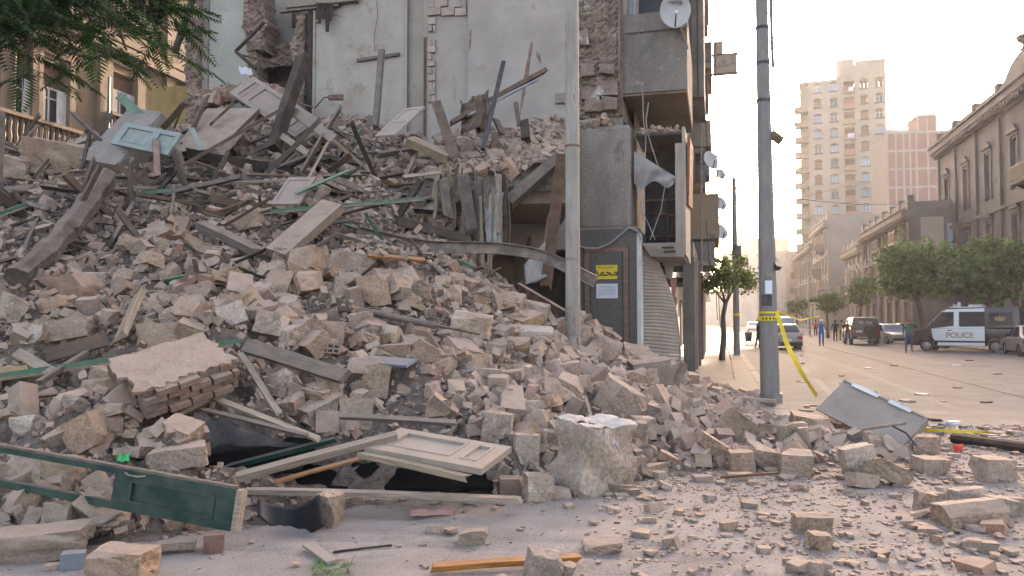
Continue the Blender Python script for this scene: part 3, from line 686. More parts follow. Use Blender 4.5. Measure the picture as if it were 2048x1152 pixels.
# bent roller shutter: every slat a piece
SHT = empty('roller_shutter', P(1320, 725, 20.8), 'buckled metal roller shutter bulging out beside the granite pier', 'shutter')
def sh_r(v):
    t = (v-490)/240; return np.interp(v, [488, 520, 570, 610, 660, 700, 740], [1308, 1320, 1339, 1351, 1357, 1360, 1361])
for k, v in enumerate(np.arange(490, 736, 7.2)):
    mb = MB(); n = 7
    tilt = 16*max(0, 1-(v-490)/210)
    def pt(i, j):
        u = 1281+(sh_r(v+7.2*j)-1281)*i
        yy = 20.1 + .9*i*min(1, (v-470)/160) - .16*math.sin(math.pi*i)*math.sin((v-480)/80) - .025*math.sin(math.pi*j)
        return tuple(P(u, v+7.0*j + tilt*i - 3*math.sin(i*3+v*.02), yy))
    mb.grid(pt, n, 3); mk('slat', mb, 'shutter', parent=SHT, smooth=True)
ep = MB(); ep.tube([P(sh_r(v)+.5, v+16*max(0, 1-(v-490)/210), 21.0*.97+.6) for v in range(490, 732, 12)], .02, 5); mk('edge_rail', ep, 'plaster_beige', parent=SHT)
# hanging broken panels under the sign box
for k, (u0, v0, u1, v1, m) in enumerate(((1304, 515, 1326, 560, 'steel_dark'), (1326, 512, 1350, 555, 'plaster_beige'), (1340, 556, 1354, 610, 'brick_wood'))):
    a = la(P(u0, v0, 22.3))[1]; mb = MB(); p = [P(u0, v0, 22.3), P(u1, v0+2, 22.4), P(u1-6, v1+4, 22.2), P(u0+6, v1, 22.2)]
    q = [x+SV*.06 for x in p]; mb.add(p+q, [(0, 1, 2, 3), (7, 6, 5, 4), (0, 1, 5, 4), (1, 2, 6, 5), (2, 3, 7, 6), (3, 0, 4, 7)])
    mk('hanging_board', mb, m, label=('dark board hanging behind the top of the roller shutter', 'pale board hanging under the sign box', 'reddish strip hanging under the sign box')[k], cat='board')

# rest of the building along the street
TFs = facade_frame(ST(FAC_L, AW+1.5), SV, -NV)             # x = along street, y = inward, z up
LEN = 9.0
ops = [(4.6, 7.6, 0, 3.4)] + [(x, x+1.3, z, z+2.2) for z in (8.6, 12.2, 15.6) for x in (5.0, 7.2)]
mb = MB(); opened_wall(mb, TFs, 0, LEN, -.1, 19, ops, .3); mk('street_wall', mb, 'facade_beige', parent=DB)
for o in ops[1:]: window(DB, TFs, *o, .2, 'shut', 'shutter_wood')
bars('shop_front', TFs, [(4.6, 7.6, .25, .3, 0, 3.4)], 'shutter', DB)
bars('core', TFs, [(.2, LEN, 3.4, 12.2, 2.2, 19)], 'facade_beige', DB)
bars('roof', TFs, [(-.4, LEN, .05, 12.2, 19, 19.3)], 'conc_pale', DB)
# dark shuttered balcony tower projecting over the pavement
bx0 = 4.0
BAL = [(bx0, bx0+3.4, -1.78, -.02, zv(184, 24.3), 16)]
enc = bars('balcony_enclosure', TFs, BAL, 'shutter_wood', DB)
for k in range(8):
    bars('vertical_rib', facade_frame(ST(FAC_L+.1+.21*k, AW+1.5+bx0), NV, SV), [(0, .05, -.03, -.001, zv(184, 24.3)+.05, 16)], 'steel_dark', DB)
bars('balcony_foot', TFs, [(bx0+.1, bx0+3.0, -1.2, -.02, zv(250, 24.3), zv(186, 24.3))], 'facade_old', DB)

# ------------------------------------------------------------------ neighbours along the left pavement
def left_house(a0, a1, zt, m, label, bal, win=True, seed=0):
    rs = random.Random(seed); W = a1-a0
    T = facade_frame(ST(FAC_L, a0), SV, -NV)
    root = empty('apartment_house', ST(FAC_L-3, a0), label, 'building', 'houses along the left pavement')
    ops = []; nf = int((zt-4.2)/3.3)
    for f in range(nf):
        for x in np.arange(1.0, W-1.6, 2.6): ops.append((x, x+1.1, 4.6+f*3.3, 6.6+f*3.3))
    shops = [(x, x+2.6, 0, 2.9) for x in np.arange(.5, W-2.8, 3.3)]
    mb = MB(); opened_wall(mb, T, 0, W, -.1, zt, ops+shops, .28); mk('wall', mb, m, parent=root)
    for o in ops: window(root, T, *o, .2, rs.choice(('shut', 'plain')), 'shutter_wood')
    for o in shops: bars('shop_shutter', T, [(o[0], o[1], .2, .26, 0, 2.9)], rs.choice(('shutter', 'shutter_wood', 'facade_ochre')), root)
    bars('end_wall', T, [(0, .2, .3, 10, 0, zt)], m, root); bars('end_wall', T, [(W-.2, W, .3, 10, 0, zt)], m, root)
    bars('roof', T, [(-.1, W+.1, -.35, 10, zt, zt+.35)], m, root)
    for x0, x1, z, pr, h, bm_ in bal:
        b = bars('balcony', T, [(x0, x1, -pr, -.01, z, z+.18)], 'conc_pale', root)
        bars('parapet', T, [(x0, x0+.1, -pr, -.02, z+.181, z+h), (x0+.101, x1, -pr, -pr+.1, z+.181, z+h)], bm_, b)
    return root
a2 = AW+10.6
zz = lambda v, y: P(1024, v, y).z
h2 = left_house(a2, a2+16, 17.5, 'facade_beige', 'beige house with an orange balcony beyond the damaged building', [(0.2, 4.5, zz(478, 30), 2.0+.22, zz(388, 30)-zz(478, 30), 'orange_wall'), (0, 4.2, zz(530, 29.6), 2.05, zz(482, 29.6)-zz(530, 29.6), 'conc_wall'),
      (5.5, 9, 7.6, 1.5, 1.1, 'facade_beige'), (5.5, 9, 10.9, 1.5, 1.1, 'facade_beige'), (5.5, 9, 4.4, 1.3, 1.1, 'conc_wall'), (.4, 4.2, 8.3, 1.95, 1.0, 'facade_beige'), (.4, 4.2, 11.3, 2.0, 1.0, 'facade_old2'), (.4, 4.2, 14.3, 1.9, 1.0, 'facade_beige')], seed=1)
TH2 = facade_frame(ST(FAC_L, a2), SV, -NV)
bars('balcony_enclosure', TH2, [(.5, 3.4, -1.72, -.02, 6.75, 8.28)], 'facade_beige', h2); bars('balcony_enclosure', TH2, [(.5, 3.4, -1.75, -.02, 9.35, 11.28)], 'shutter_wood', h2); bars('balcony_enclosure', TH2, [(.5, 3.4, -1.7, -.02, 12.35, 14.28)], 'facade_beige', h2); bars('balcony_enclosure', TH2, [(.5, 3.4, -1.7, -.02, 15.32, 18.2)], 'facade_old2', h2)
for z0_, z1_ in ((6.9, 8.2), (9.5, 11.2), (12.5, 14.2)):
    for l_0 in (-1.6, -.9): window(h2, facade_frame(ST(FAC_L, a2+.44), NV, SV), -l_0-.32, -l_0+.28, z0_, z1_-.1, 0, 'plain', 'frame_brown')
for k, (l_1, z0_, z1_) in enumerate(((-.55, 3.5, 12.4), (.02, 4.8, 17), (-.9, 6.6, 18))):
    tb = MB(); tb.tube([ST(l_1, a2-.25-.1*k, z0_), ST(l_1+.03, a2-.25-.1*k, z1_)], .035, 6); mk('drain_pipe', tb, 'conc_pale', parent=h2)
for k, (l_1, a_1, m_) in enumerate(((-1.0, 24.6, 'shutter_wood'), (-.95, 26.4, 'facade_beige'), (-.9, 28.4, 'granite_pink'), (-.95, 30.4, 'shutter_wood'), (-.9, 33.2, 'facade_old2'), (-.9, 36.5, 'facade_beige'), (-.9, 40, 'shutter_wood'))):
    mk('arcade_pillar', MB().bx(0, .34, 0, .3, 0, 3.6, facade_frame(ST(l_1, a_1), NV, SV)), m_, parent=DB if k < 3 else h2)
mk('arcade_beam', MB().bx(0, .3, 0, 18, 3.55, 4.1, facade_frame(ST(-1.0, 24.7), NV, SV)), 'facade_old2', parent=h2)
bars('awning', facade_frame(ST(FAC_L, a2), SV, -NV), [(.2, 5.5, -1.6, -.02, 3.15, 3.3)], 'facade_old', h2)
left_house(a2+16.1, a2+36, 15.5, 'facade_ochre', 'ochre house in the middle of the left street side', [(x, x+3, z, 1.2, 1.0, 'facade_beige') for x in (1.5, 7.5, 14) for z in (4.4, 7.7, 11)], seed=2)
left_house(a2+36.1, a2+62, 17, 'facade_cream', 'cream hazy house far down the left street side', [(x, x+3, z, 1.2, 1.0, 'facade_beige') for x in (2, 9, 17) for z in (4.4, 7.7, 11)], seed=3)
left_house(a2+62.1, a2+100, 16, 'facade_beige', 'farthest beige house fading into haze on the left', [(x, x+3, z, 1.2, 1.0, 'facade_beige') for x in (4, 16, 28) for z in (4.4, 7.7, 11)], seed=4)
# projecting shop sign with Arabic lettering
SG = empty('projecting_sign', ST(-.2, 34.5, 12), 'white projecting sign with Arabic lettering high on the left house', 'sign')
p0 = FA(1426, 147, 34.5); p1 = FA(1474, 108, 34.5)
l0, l1 = la(p0)[0], la(p1)[0]
TG = facade_frame(ST(0, 34.5), NV, SV)
bars('board', TG, [(l0, l1, 0, .15, p0.z, p1.z)], 'plaster_white', SG)
bars('frame', TG, [(l0-.05, l1+.05, -.02, .17, p1.z+.001, p1.z+.07), (l0-.05, l1+.05, -.02, .17, p0.z-.07, p0.z-.001)], 'frame_brown', SG)
bars('upper_box', TG, [(l0, l0+.42, .0, .15, p1.z+.1, p1.z+.6)], 'plaster_beige', SG)
bars('bracket', TG, [(-1.9, l0, .06, .1, p1.z-.1, p1.z-.05), (-1.9, l0, .06, .1, p0.z+.1, p0.z+.15)], 'iron', SG)
text('lettering', '\uFEA6\uFEE8\uFEDF\uFE8E\uFEBF\uFEAD', .42, Matrix.Translation(-wloc(SG)) @ Matrix.Translation(ST((l0+l1)/2, 34.48, (p0.z+p1.z)/2)) @ Matrix.Rotation(-SA, 4, 'Z') @ Matrix.Rotation(R(90), 4, 'X'), 'frame_brown', SG)
# satellite dishes
def dish(p, r, aim, label, txt=None, arm_to=None):
    root = empty('satellite_dish', p, label, 'satellite dish', 'satellite dishes on the left houses')
    q = aim.normalized().to_track_quat('Z', 'Y').to_matrix().to_4x4()
    mb = MB(); mb.lathe([(r*t, .34*r*t*t - .1*r) for t in (0.001, .3, .55, .78, .93, 1)]+[(r*1.01, .24*r-.03), (r*.9, .16*r-.03), (r*.5, -.04*r-.03), (.001, -.1*r-.03)], 28, q)
    for i, v in enumerate(mb.v): mb.v[i] = (v[0]*.92, v[1], v[2]*1.04)
    mk('reflector', mb, 'dish', parent=root, local=True, smooth=True)
    mb = MB(); mb.tube([q @ Vector((0, -r*.95, .2*r)), q @ Vector((0, -r*.25, .75*r))], .018, 6); mk('feed_arm', mb, 'iron', parent=root, local=True)
    mb = MB(); mb.tube([q @ Vector((0, -r*.28, .70*r)), q @ Vector((0, -r*.2, .86*r))], .04, 8); mk('feed_horn', mb, 'frame_white', parent=root, local=True)
    mb = MB(); mb.tube([q @ Vector((0, 0, -.12*r)), q @ Vector((0, 0, -.12*r-.12)), (arm_to - p) if arm_to is not None else q @ Vector((0, -r*.8, -.5*r))], .03, 6); mk('mount', mb, 'steel_dusty', parent=root, local=True)
    if txt: text('lettering', txt, r*.34, q @ Matrix.Translation((0, r*.52, .03*r+.012)), 'ink', root)
    return root
cdir = lambda p, dx=0., dz=0.: Vector((-p.x+dx, -p.y, HC-p.z+dz))
p = FA(1350, 22, AW-.45); dish(p, .40, cdir(p, 2, 4), 'big satellite dish with dark lettering on the concrete bay', 'Prestige', FA(1376, 98, AW))
for (u, v, y, r, lab) in ((1420, 322, 28, .34, 'satellite dish above the orange balcony, topmost of the four in profile'), (1441, 349, 31, .22, 'small satellite dish standing out right of the upper one'),
                          (1441, 408, 30, .26, 'satellite dish at the right edge of the orange balcony'), (1441, 465, 30, .30, 'lowest satellite dish beside the orange balcony foot')):
    p = P(u, v, y); dish(p, r, cdir(p, 20, 16), lab, None, P(u-26, v+8, y+.6))
# ------------------------------------------------------------------ ochre sunlit house behind the heap, far left
LBH = -23.0
A0b, A1b = 20.0, 44.0
TB = facade_frame(ST(LBH, A0b), SV, -NV)
OH = empty('ochre_house', ST(LBH-4, 32), 'sunlit ochre stucco house with shuttered windows behind the heap on the left', 'building')
def fx(u, v): p = FL(u, v, LBH); return la(p)[1]-A0b, p.z
w1a, _ = fx(74, 210); w1b, _ = fx(136, 210); _, w1t = fx(105, 128); _, w1z = fx(105, 246)
w2a, _ = fx(222, 200); w2b, _ = fx(272, 200); _, w2t = fx(247, 150); _, w2z = fx(247, 232)
ops = [(w1a, w1b, w1z, w1t), (w2a, w2b, w2z, w2t), (w1a, w1b, w1z+5, w1t+5.2), (w2a, w2b, w2z+5, w2t+5.2), (1.2, 2.6, w1z, w1t), (1.2, 2.6, w1z+5, w1t+5.2)]
mb = MB(); opened_wall(mb, TB, 0, A1b-A0b, 0, 20, ops, .35); mk('wall', mb, 'facade_ochre', parent=OH)
bars('end_wall', TB, [(0, .3, .01, 10, 0, 20)], 'facade_ochre', OH)
for o in ops:
    a, b, c, e = o; mid = c+(e-c)*.62
    w = window(OH, TB, a, b, c, mid, .22, 'cross', 'frame_white')
    bars('transom', TB, [(a, b, .18, .24, mid+.002, e)], 'wood_brown', OH)
    for s, xx in ((0, a), (1, b)):                              # open white shutter leaves
        bars('shutter_leaf', TB, [(xx+(.02 if s == 0 else -.42), xx+(.42 if s == 0 else -.02), .06, .11, c+.04, mid-.05)], 'frame_white', OH)
    bars('surround', TB, [(a-.28, a-.001, -.09, .02, c-.1, e+.3), (b+.001, b+.28, -.09, .02, c-.1, e+.3), (a-.28, b+.28, -.1, .02, e+.301, e+.75)], 'facade_ochre', OH)
    bars('hood', TB, [(a-.45, b+.45, -.38, .02, e+.76, e+.95)], 'facade_ochre', OH)
    for x in np.arange(a-.3, b+.2, .22): bars('dentil', TB, [(x, x+.1, -.3, .02, e+.6, e+.755)], 'facade_ochre', OH)
    bars('sill', TB, [(a-.4, b+.4, -.42, .02, c-.22, c-.102)], 'facade_ochre', OH)
    bars('sill', TB, [(a-.4, b+.4, -.42, .02, c-1.32, c-1.2)], 'facade_ochre', OH)
    for x in np.arange(a-.3, b+.3, .24):
        T = TB @ Matrix.Translation((x, -.26, c-1.2)); m_ = MB(); m_.lathe([(.05, 0), (.09, .25), (.05, .5), (.08, .75), (.05, .98)], 8, T); mk('baluster', m_, 'facade_ochre', parent=OH, smooth=True)
    bars('apron', TB, [(a-.4, b+.4, -.1, .02, c-1.2, c-.22)], 'facade_ochre', OH)
for x in (w1a-1.6, w1b+1.4, w2b+1.7, w2b+5): bars('pilaster', TB, [(x, x+.6, -.14, .02, 0, 19)], 'facade_ochre', OH)
_, zc = fx(200, 95)
for z, h, pr in ((zc, .35, .3), (zc+.5, .2, .18), (zc-6.2, .3, .25), (zc+6.5, .4, .4)): bars('string_course', TB, [(-.2, A1b-A0b, -pr, .02, z, z+h)], 'facade_ochre', OH)
tb = MB(); xp, _ = fx(18, 200); tb.tube([TB @ Vector((xp, -.15, z)) for z in (0, 6, 8.2, 8.6, 14, 20)], .08, 8); mk('drain_pipe', tb, 'facade_ochre', parent=OH)
for u in (196, 291):
    x, z = fx(u, 190); tb = MB(); tb.tube([TB @ Vector((x, -.5, 5)), TB @ Vector((x, -.5, 11))], .05, 6); mk('green_pipe', tb, 'paint_green', parent=OH)
# ochre garden wall stub and white slatted hatch beside the heap
mb = MB(); a = P(318, 228, 25); mb.bx(a.x-.3, a.x+.9, 25, 25.5, 3, P(318, 172, 25).z); mk('wall_stub', mb, 'paint_ochre', label='short yellowish wall stub between the ochre house and the torn wall', cat='wall')

# ------------------------------------------------------------------ right side of the street
def old_house(name, l, a0, a1, zt, m, label, nwin, floors, pediment=False, seed=0, balc=()):
    rs = random.Random(seed); W = a1-a0
    T = facade_frame(ST(l, a0), SV, NV)
    root = empty(name, ST(l+3, a0), label, 'building', 'old houses along the right pavement')
    ops = []; pitch = W/nwin
    for f, (z, h) in enumerate(floors):
        for k in range(nwin):
            c = (k+.5)*pitch; ww = 1.25 if f else 1.5
            ops.append((c-ww/2, c+ww/2, z, z+h))
    mb = MB(); opened_wall(mb, T, 0, W, -.1, zt, ops, .35); mk('wall', mb, m, parent=root)
    for i, o in enumerate(ops):
        st = rs.choice(('shut', 'shut', 'cross')); window(root, T, *o, .25, st, 'shutter_wood')
        a, b, c, e = o
        bars('surround', T, [(a-.22, a-.001, -.08, .02, c, e+.2), (b+.001, b+.22, -.08, .02, c, e+.2), (a-.22, b+.22, -.09, .02, e+.201, e+.42)], m, root)
        if i >= nwin:                                           # curved pediment over upper windows
            m_ = MB(); pts = [(a-.35+(b-a+.7)*t, e+.45+.55*math.sin(math.pi*t)) for t in np.linspace(0, 1, 9)]
            m_.add([(x, y, z) for y in (-.22, .02) for x, z in pts+[(b+.35, e+.43), (a-.35, e+.43)]], [tuple(range(11)), tuple(range(21, 10, -1))]+[(k, (k+1) % 11, 11+(k+1) % 11, 11+k) for k in range(11)], T)
            mk('pediment', m_, m, parent=root)
        else: bars('hood', T, [(a-.35, b+.35, -.3, .02, e+.43, e+.55)], m, root)
    for k in range(nwin+1):
        x = min(max(k*pitch, .3), W-.3); bars('pilaster', T, [(x-.25, x+.25, -.16, .02, 4.6, zt-.9)], m, root)
    for z, h, pr in ((4.3, .3, .35), (floors[-1][0]-1.1, .25, .25), (zt-.9, .35, .35), (zt-.5, .5, .75), (zt, .12, .9)): bars('cornice', T, [(-.1, W+.1, -pr, .02, z, z+h-.003)], m, root)
    nb = int(W/.55)
    for k in range(nb): bars('bracket', T, [(k*.55+.1, k*.55+.32, -.68, -.36, zt-.82, zt-.503)], m, root)
    bars('parapet', T, [(0, W, -.1, .25, zt+.121, zt+1.0)], m, root)
    for k in range(nwin+1):
        x = min(max(k*pitch, .4), W-.4); bars('parapet_pier', T, [(x-.35, x+.35, -.2, .35, zt+.125, zt+1.35)], m, root)
    bars('end_wall', T, [(0, .3, .01, 12, 0, zt+.8)], m, root); bars('end_wall', T, [(W-.3, W, .01, 12, 0, zt+.8)], m, root)
    bars('roof', T, [(.3, W-.3, .3, 12, zt-.3, zt)], m, root)
    for (k, f, span) in balc:
        c = (k+.5)*pitch; z = floors[f][0]-.25
        b = bars('balcony', T, [(c-span/2, c+span/2, -1.25, -.02, z, z+.2)], m, root)
        r_ = MB()
        for x in np.arange(c-span/2+.04, c+span/2, .14): r_.bx(x, x+.03, -1.22, -1.19, z+.201, z+1.1, T)
        r_.bx(c-span/2, c+span/2, -1.24, -1.17, z+1.1, z+1.16, T)
        for y in np.arange(-1.2, -.1, .14):
            for x in (c-span/2+.03, c+span/2-.06): r_.bx(x, x+.03, y, y+.03, z+.201, z+1.1, T)
        for x in (c-span/2, c+span/2-.07): r_.bx(x, x+.07, -1.16, -.05, z+1.1, z+1.16, T)
        mk('railing', r_, 'iron', parent=b)
        pm = MB(); pm.bx(c-span/2+.1, c+span/2-.1, -1.18, -1.165, z+.25, z+1.05, T); mk('railing_sheet', pm, 'steel_dark', parent=b)
        for x in (c-span/2+.3, c+span/2-.5):
            m_ = MB(); m_.prism([(0, 0), (0, -.5), (-.25, -.45), (-.95, -.002), (-.95, 0)], .2, T @ Matrix.Translation((x, -.02, z-.003)) @ Matrix(((0, 0, 1, 0), (1, 0, 0, 0), (0, 1, 0, 0), (0, 0, 0, 1)))); mk('console', m_, m, parent=b)
    if pediment:
        c = pediment; m_ = MB()
        pts = [(c-5, 0), (c-5, .6), (c-4.2, .7), (c-3.6, 1.0), (c-2.6, 1.55), (c-1.5, 1.85), (c-.5, 1.95), (c, 2.0), (c+.5, 1.95), (c+1.5, 1.85), (c+2.6, 1.55), (c+3.6, 1.0), (c+4.2, .7), (c+5, .6), (c+5, 0)]
        n = len(pts); m_.add([(x, y, zt+.13+z) for y in (-.25, .4) for x, z in pts], [tuple(range(n)), tuple(range(2*n-1, n-1, -1))]+[(k, (k+1) % n, n+(k+1) % n, n+k) for k in range(n)], T)
        mk('gable', m_, m, parent=root)
        m_ = MB(); m_.lathe([(.55, 0), (.4, .15), (.36, .35), (.7, .6), (.78, .8), (.55, .95), (.001, 1.0)], 14, T @ Matrix.Translation((c, .1, zt+2.08))); mk('urn', m_, m, parent=root, smooth=True)
    return root
a_of = lambda u, l: la(FL(u, 500, l))[1]
E1 = a_of(1880, FAC_R); 
zt1 = FL(1884, 292, FAC_R).z
old_house('ornate_house', FAC_R, 36, E1, zt1-.1, 'facade_old', 'grey ornate house with arched gable and dark balconies at the right edge', 8, ((1.0, 2.6), (5.6, 3.2), (10.6, 3.4)), pediment=a_of(2043, FAC_R)-36-2.0, seed=4, balc=((3, 2, 5.4), (7, 2, 2.6), (5, 1, 3.0), (2, 1, 5.0)))
l2 = 16.3
B2 = a_of(1822, l2); E2 = a_of(1728, l2); z2 = FA(1822, 398, B2).z
old_house('ornate_house', l2, B2, E2, z2-1.0, 'facade_old2', 'brownish old house with cornice behind the big street trees', 6, ((1.0, 2.4), (4.9, 2.5), (8.6, 2.2)), seed=6, balc=((0, 2, 2.6), (2, 2, 2.4), (4, 1, 2.4), (1, 1, 2.6)))
TE = facade_frame(ST(l2, B2), NV, SV)
bars('painted_panel', TE, [(.8, 2.6, -.03, -.001, z2-4.6, z2-1.6)], 'facade_cream', bpy.data.objects['ornate_house.001']); bars('painted_panel', TE, [(2.9, 3.9, -.04, -.001, z2-4.9, z2-2.2)], 'glass_blue', bpy.data.objects['ornate_house.001'])
old_house('ornate_house', l2, E2+.4, a_of(1692, l2), FL(1712, 482, l2).z-1, 'facade_beige', 'small beige house with a bow balcony next to the brownish old house', 4, ((1.0, 2.4), (5.0, 2.4)), seed=7, balc=((1, 1, 2.4), (3, 1, 2.4)))
l3 = 15.2; B3 = a_of(1658, l3)
old_house('ornate_house', l3, B3, a_of(1628, l3), FA(1658, 428, B3).z-1, 'facade_beige', 'tall plain beige house in front of the cream tower', 5, ((1.0, 2.4), (5.0, 2.2), (8.4, 2.2), (11.8, 2.2)), seed=9, balc=((0, 1, 2.4), (2, 2, 2.4), (1, 3, 2.2)))
old_house('ornate_house', l3, a_of(1628, l3)+.4, a_of(1590, l3), 14, 'facade_old2', 'distant hazy house at the far end of the right pavement', 6, ((1.0, 2.4), (5.0, 2.4), (9.0, 2.4)), seed=10)

# ------------------------------------------------------------------ cream tower block that hides the sun
def block_tower():
    c0 = P(1780, 600, 148); c0.z = 0; ph = R(22)
    X = Vector((-math.cos(ph), math.sin(ph), 0)); I = Vector((math.sin(ph), math.cos(ph), 0))
    T = facade_frame(c0, X, I); W = 15.3; FH = 2.95; n = 16
    zt = P(1780, 122, 148).z
    root = empty('tower_block', c0 + X*7, 'tall cream apartment tower with balcony stacks and small arched windows', 'building')
    cols = (1.2, 3.75, 9.1, 12.0)
    ops = []
    for f in range(n):
        z = 1.2+f*FH
        if z+1.6 > zt-.6: break
        for c in cols:
            if c > 8 and z > zt-4.5: continue
            ops.append((c-.62, c+.62, z, z+1.45))
        ops.append((5.5, 7.3, z-.7, z+1.6))
    mb = MB(); opened_wall(mb, T, 0, 7.9, 0, zt, [o for o in ops if o[1] < 7.9], .3); opened_wall(mb, T, 7.9, W-1.6, 0, zt-2.4, [o for o in ops if o[0] > 7.9], .3)
    mk('wall', mb, 'facade_cream', parent=root)
    rs = random.Random(3)
    for i, o in enumerate(ops):
        a, b, c, e = o
        if b-a > 1.5:
            bars('recess', T, [(a, b, 1.3, 1.35, c, e)], 'facade_ochre', root)
            bl = bars('balcony', T, [(a-.15, b+.15, -.75, -.01, c-.12, c)], 'facade_cream', root)
            bars('parapet', T, [(a-.15, b+.15, -.75, -.65, c+.001, c+.95), (a-.15, a-.05, -.649, -.01, c+.001, c+.95), (b+.05, b+.15, -.649, -.01, c+.001, c+.95)], 'facade_ochre' if rs.random() < .3 else 'orange_wall', bl)
            if rs.random() < .4: bars('laundry', T, [(a+.1, b-rs.uniform(.2, .9), -.82, -.78, c+.2, c+1.0)], rs.choice(('cloth_white', 'cloth_dark', 'cloth_pink')), root)
            continue
        st = rs.choice(('shut', 'plain', 'plain', 'cross')); window(root, T, a, b, c, e, .2, st, rs.choice(('frame_white', 'frame_brown')) if st != 'shut' else 'frame_brown', rs.choice(('glass_dark', 'glass_blue')))
        m_ = MB(); pts = [(a-.15+(b-a+.3)*t, e+.02+.4*math.sin(math.pi*t)) for t in np.linspace(0, 1, 7)]; k = len(pts)
        m_.add([(x, y, z) for y in (-.12, .02) for x, z in pts], [tuple(range(k)), tuple(range(2*k-1, k-1, -1))]+[(q, (q+1) % k, k+(q+1) % k, k+q) for q in range(k)], T); mk('arch', m_, 'facade_ochre', parent=root)
        bars('sill', T, [(a-.2, b+.2, -.3, .02, c-.14, c-.002)], 'facade_ochre', root)
    for f in range(n-1):                                        # balcony stack on the left corner
        z = .5+f*FH
        if z > zt-5: break
        bl = bars('balcony', T, [(W-1.55, W+.9, -.9, 1.5, z, z+.15)], 'facade_cream', root)
        bars('parapet', T, [(W-1.55, W+.9, -.9, -.8, z+.151, z+1.05), (W+.8, W+.9, -.799, 1.5, z+.151, z+1.05)], 'orange_wall', bl)
    bars('corner_wall', T, [(W-1.6, W-.2, 1.5, 1.7, 0, zt-2.6)], 'facade_cream', root)
    bars('side_wall', T, [(W-.21, W, 1.71, 13, 0, zt-2.4)], 'facade_cream', root)
    bars('side_wall', T, [(-.001, .2, .01, 13, 0, zt-.002)], 'facade_cream', root)
    bars('back_wall', T, [(0.2, W-.2, 13, 13.2, 0, zt-2.5)], 'facade_cream', root)
    bars('roof', T, [(.01, 7.89, .01, 13, zt-.3, zt+.02)], 'facade_cream', root); bars('roof', T, [(7.9, W-.01, .01, 13, zt-2.7, zt-2.38)], 'facade_cream', root)
    bars('stair_head', T, [(5.4, 8.6, -.05, 4, zt-2.36, zt+1.2)], 'facade_cream', root)
    bars('parapet', T, [(-.1, 5.3, -.12, .1, zt+.021, zt+.6)], 'facade_cream', root)
block_tower()
# ------------------------------------------------------------------ red brick block with pale concrete frame
def brick_block():
    c0 = P(1900, 600, 118); c0.z = 0; X = Vector((-.985, .17, 0)); I = Vector((.17, .985, 0)); T = facade_frame(c0, X, I)
    zt = P(1820, 262, 118).z; W = 8.3
    root = empty('brick_block', c0 + X*4, 'unplastered red brick block with pale concrete grid beside the cream tower', 'building')
    bars('core', T, [(0, W, .06, 9, 0, zt-.05)], 'mortar', root)
    xs = [0, 1.0, 2.6, 4.2, 5.1, 6.0, 7.1, W]; fh = 2.75; nf = int(zt/fh)
    for f in range(nf):
        for i in range(len(xs)-1):
            if f == nf-1 and i in (3,): continue
            bars('brick_panel', T, [(xs[i]+.14, xs[i+1]-.14, .0, .059, zt-(f+1)*fh+.16, zt-f*fh-.16)], 'facade_brick', root)
    for x in xs: bars('frame_post', T, [(x-.14, x+.14, -.05, .058, 0, zt)], 'frame_conc', root)
    for f in range(nf+1): bars('frame_beam', T, [(-.14, W+.14, -.03, .057, zt-f*fh-.16, zt-f*fh+.16)], 'frame_conc', root)
    p0, p1 = P(1884, 226, 118), P(1846, 262, 118)
    bars('stair_head', T, [(1.2, 3.9, .3, 5, zt+.161, P(1860, 226, 118).z)], 'facade_brick', root)
    for x in (1.2, 2.5, 3.75): bars('frame_post', T, [(x, x+.2, .24, .299, zt+.161, P(1860, 226, 118).z)], 'frame_conc', root)
brick_block()
# pale block between both
c0 = P(1786, 600, 170); c0.z = 0
bars('apartment_slab', facade_frame(c0, Vector((1, .1, 0)).normalized(), Vector((-.1, 1, 0)).normalized()), [(-1.5, 12, 0, 8, 0, P(1800, 258, 170).z)], 'facade_cream', None, label='pale slab block visible between the cream tower and the brick block', cat='building')
# hazy houses closing the street
for k, (u0, u1, v, y, m, lab) in enumerate(((1440, 1500, 585, 230, 'facade_beige', 'hazy low house closing the street left of the big pole'), (1496, 1540, 500, 210, 'facade_cream', 'hazy tall block directly behind the big dark pole'), (1536, 1580, 478, 200, 'facade_beige', 'hazy beige block right of the big dark pole'), (1574, 1640, 505, 170, 'facade_old2', 'hazy grey house at the street end below the tower'))):
    A = P(u0, 600, y); B = P(u1, 600, y+3); A.z = B.z = 0; T = facade_frame(A, (B-A).normalized(), Vector((-(B-A).y, (B-A).x, 0)).normalized()); W = (B-A).length; zt = P(u0, v, y).z
    root = empty('street_end_house', (A+B)/2, lab, 'building', 'hazy houses closing the street')
    nc = max(2, int(W/2.6)); ops = [((c+.3)*W/nc, (c+.7)*W/nc, 4+f*3.2, 5.6+f*3.2) for c in range(nc) for f in range(max(1, int((zt-5)/3.2)))]
    mb = MB(); opened_wall(mb, T, 0, W, 0, zt, ops, .3); mk('wall', mb, m, parent=root)
    for o in ops: window(root, T, *o, .2, 'plain', 'frame_brown')
    bars('roof', T, [(-.2, W+.2, -.3, 10, zt, zt+.4)], m, root); bars('side_wall', T, [(0, .3, .01, 10, 0, zt-.01)], m, root); bars('side_wall', T, [(W-.3, W, .01, 10, 0, zt-.01)], m, root)
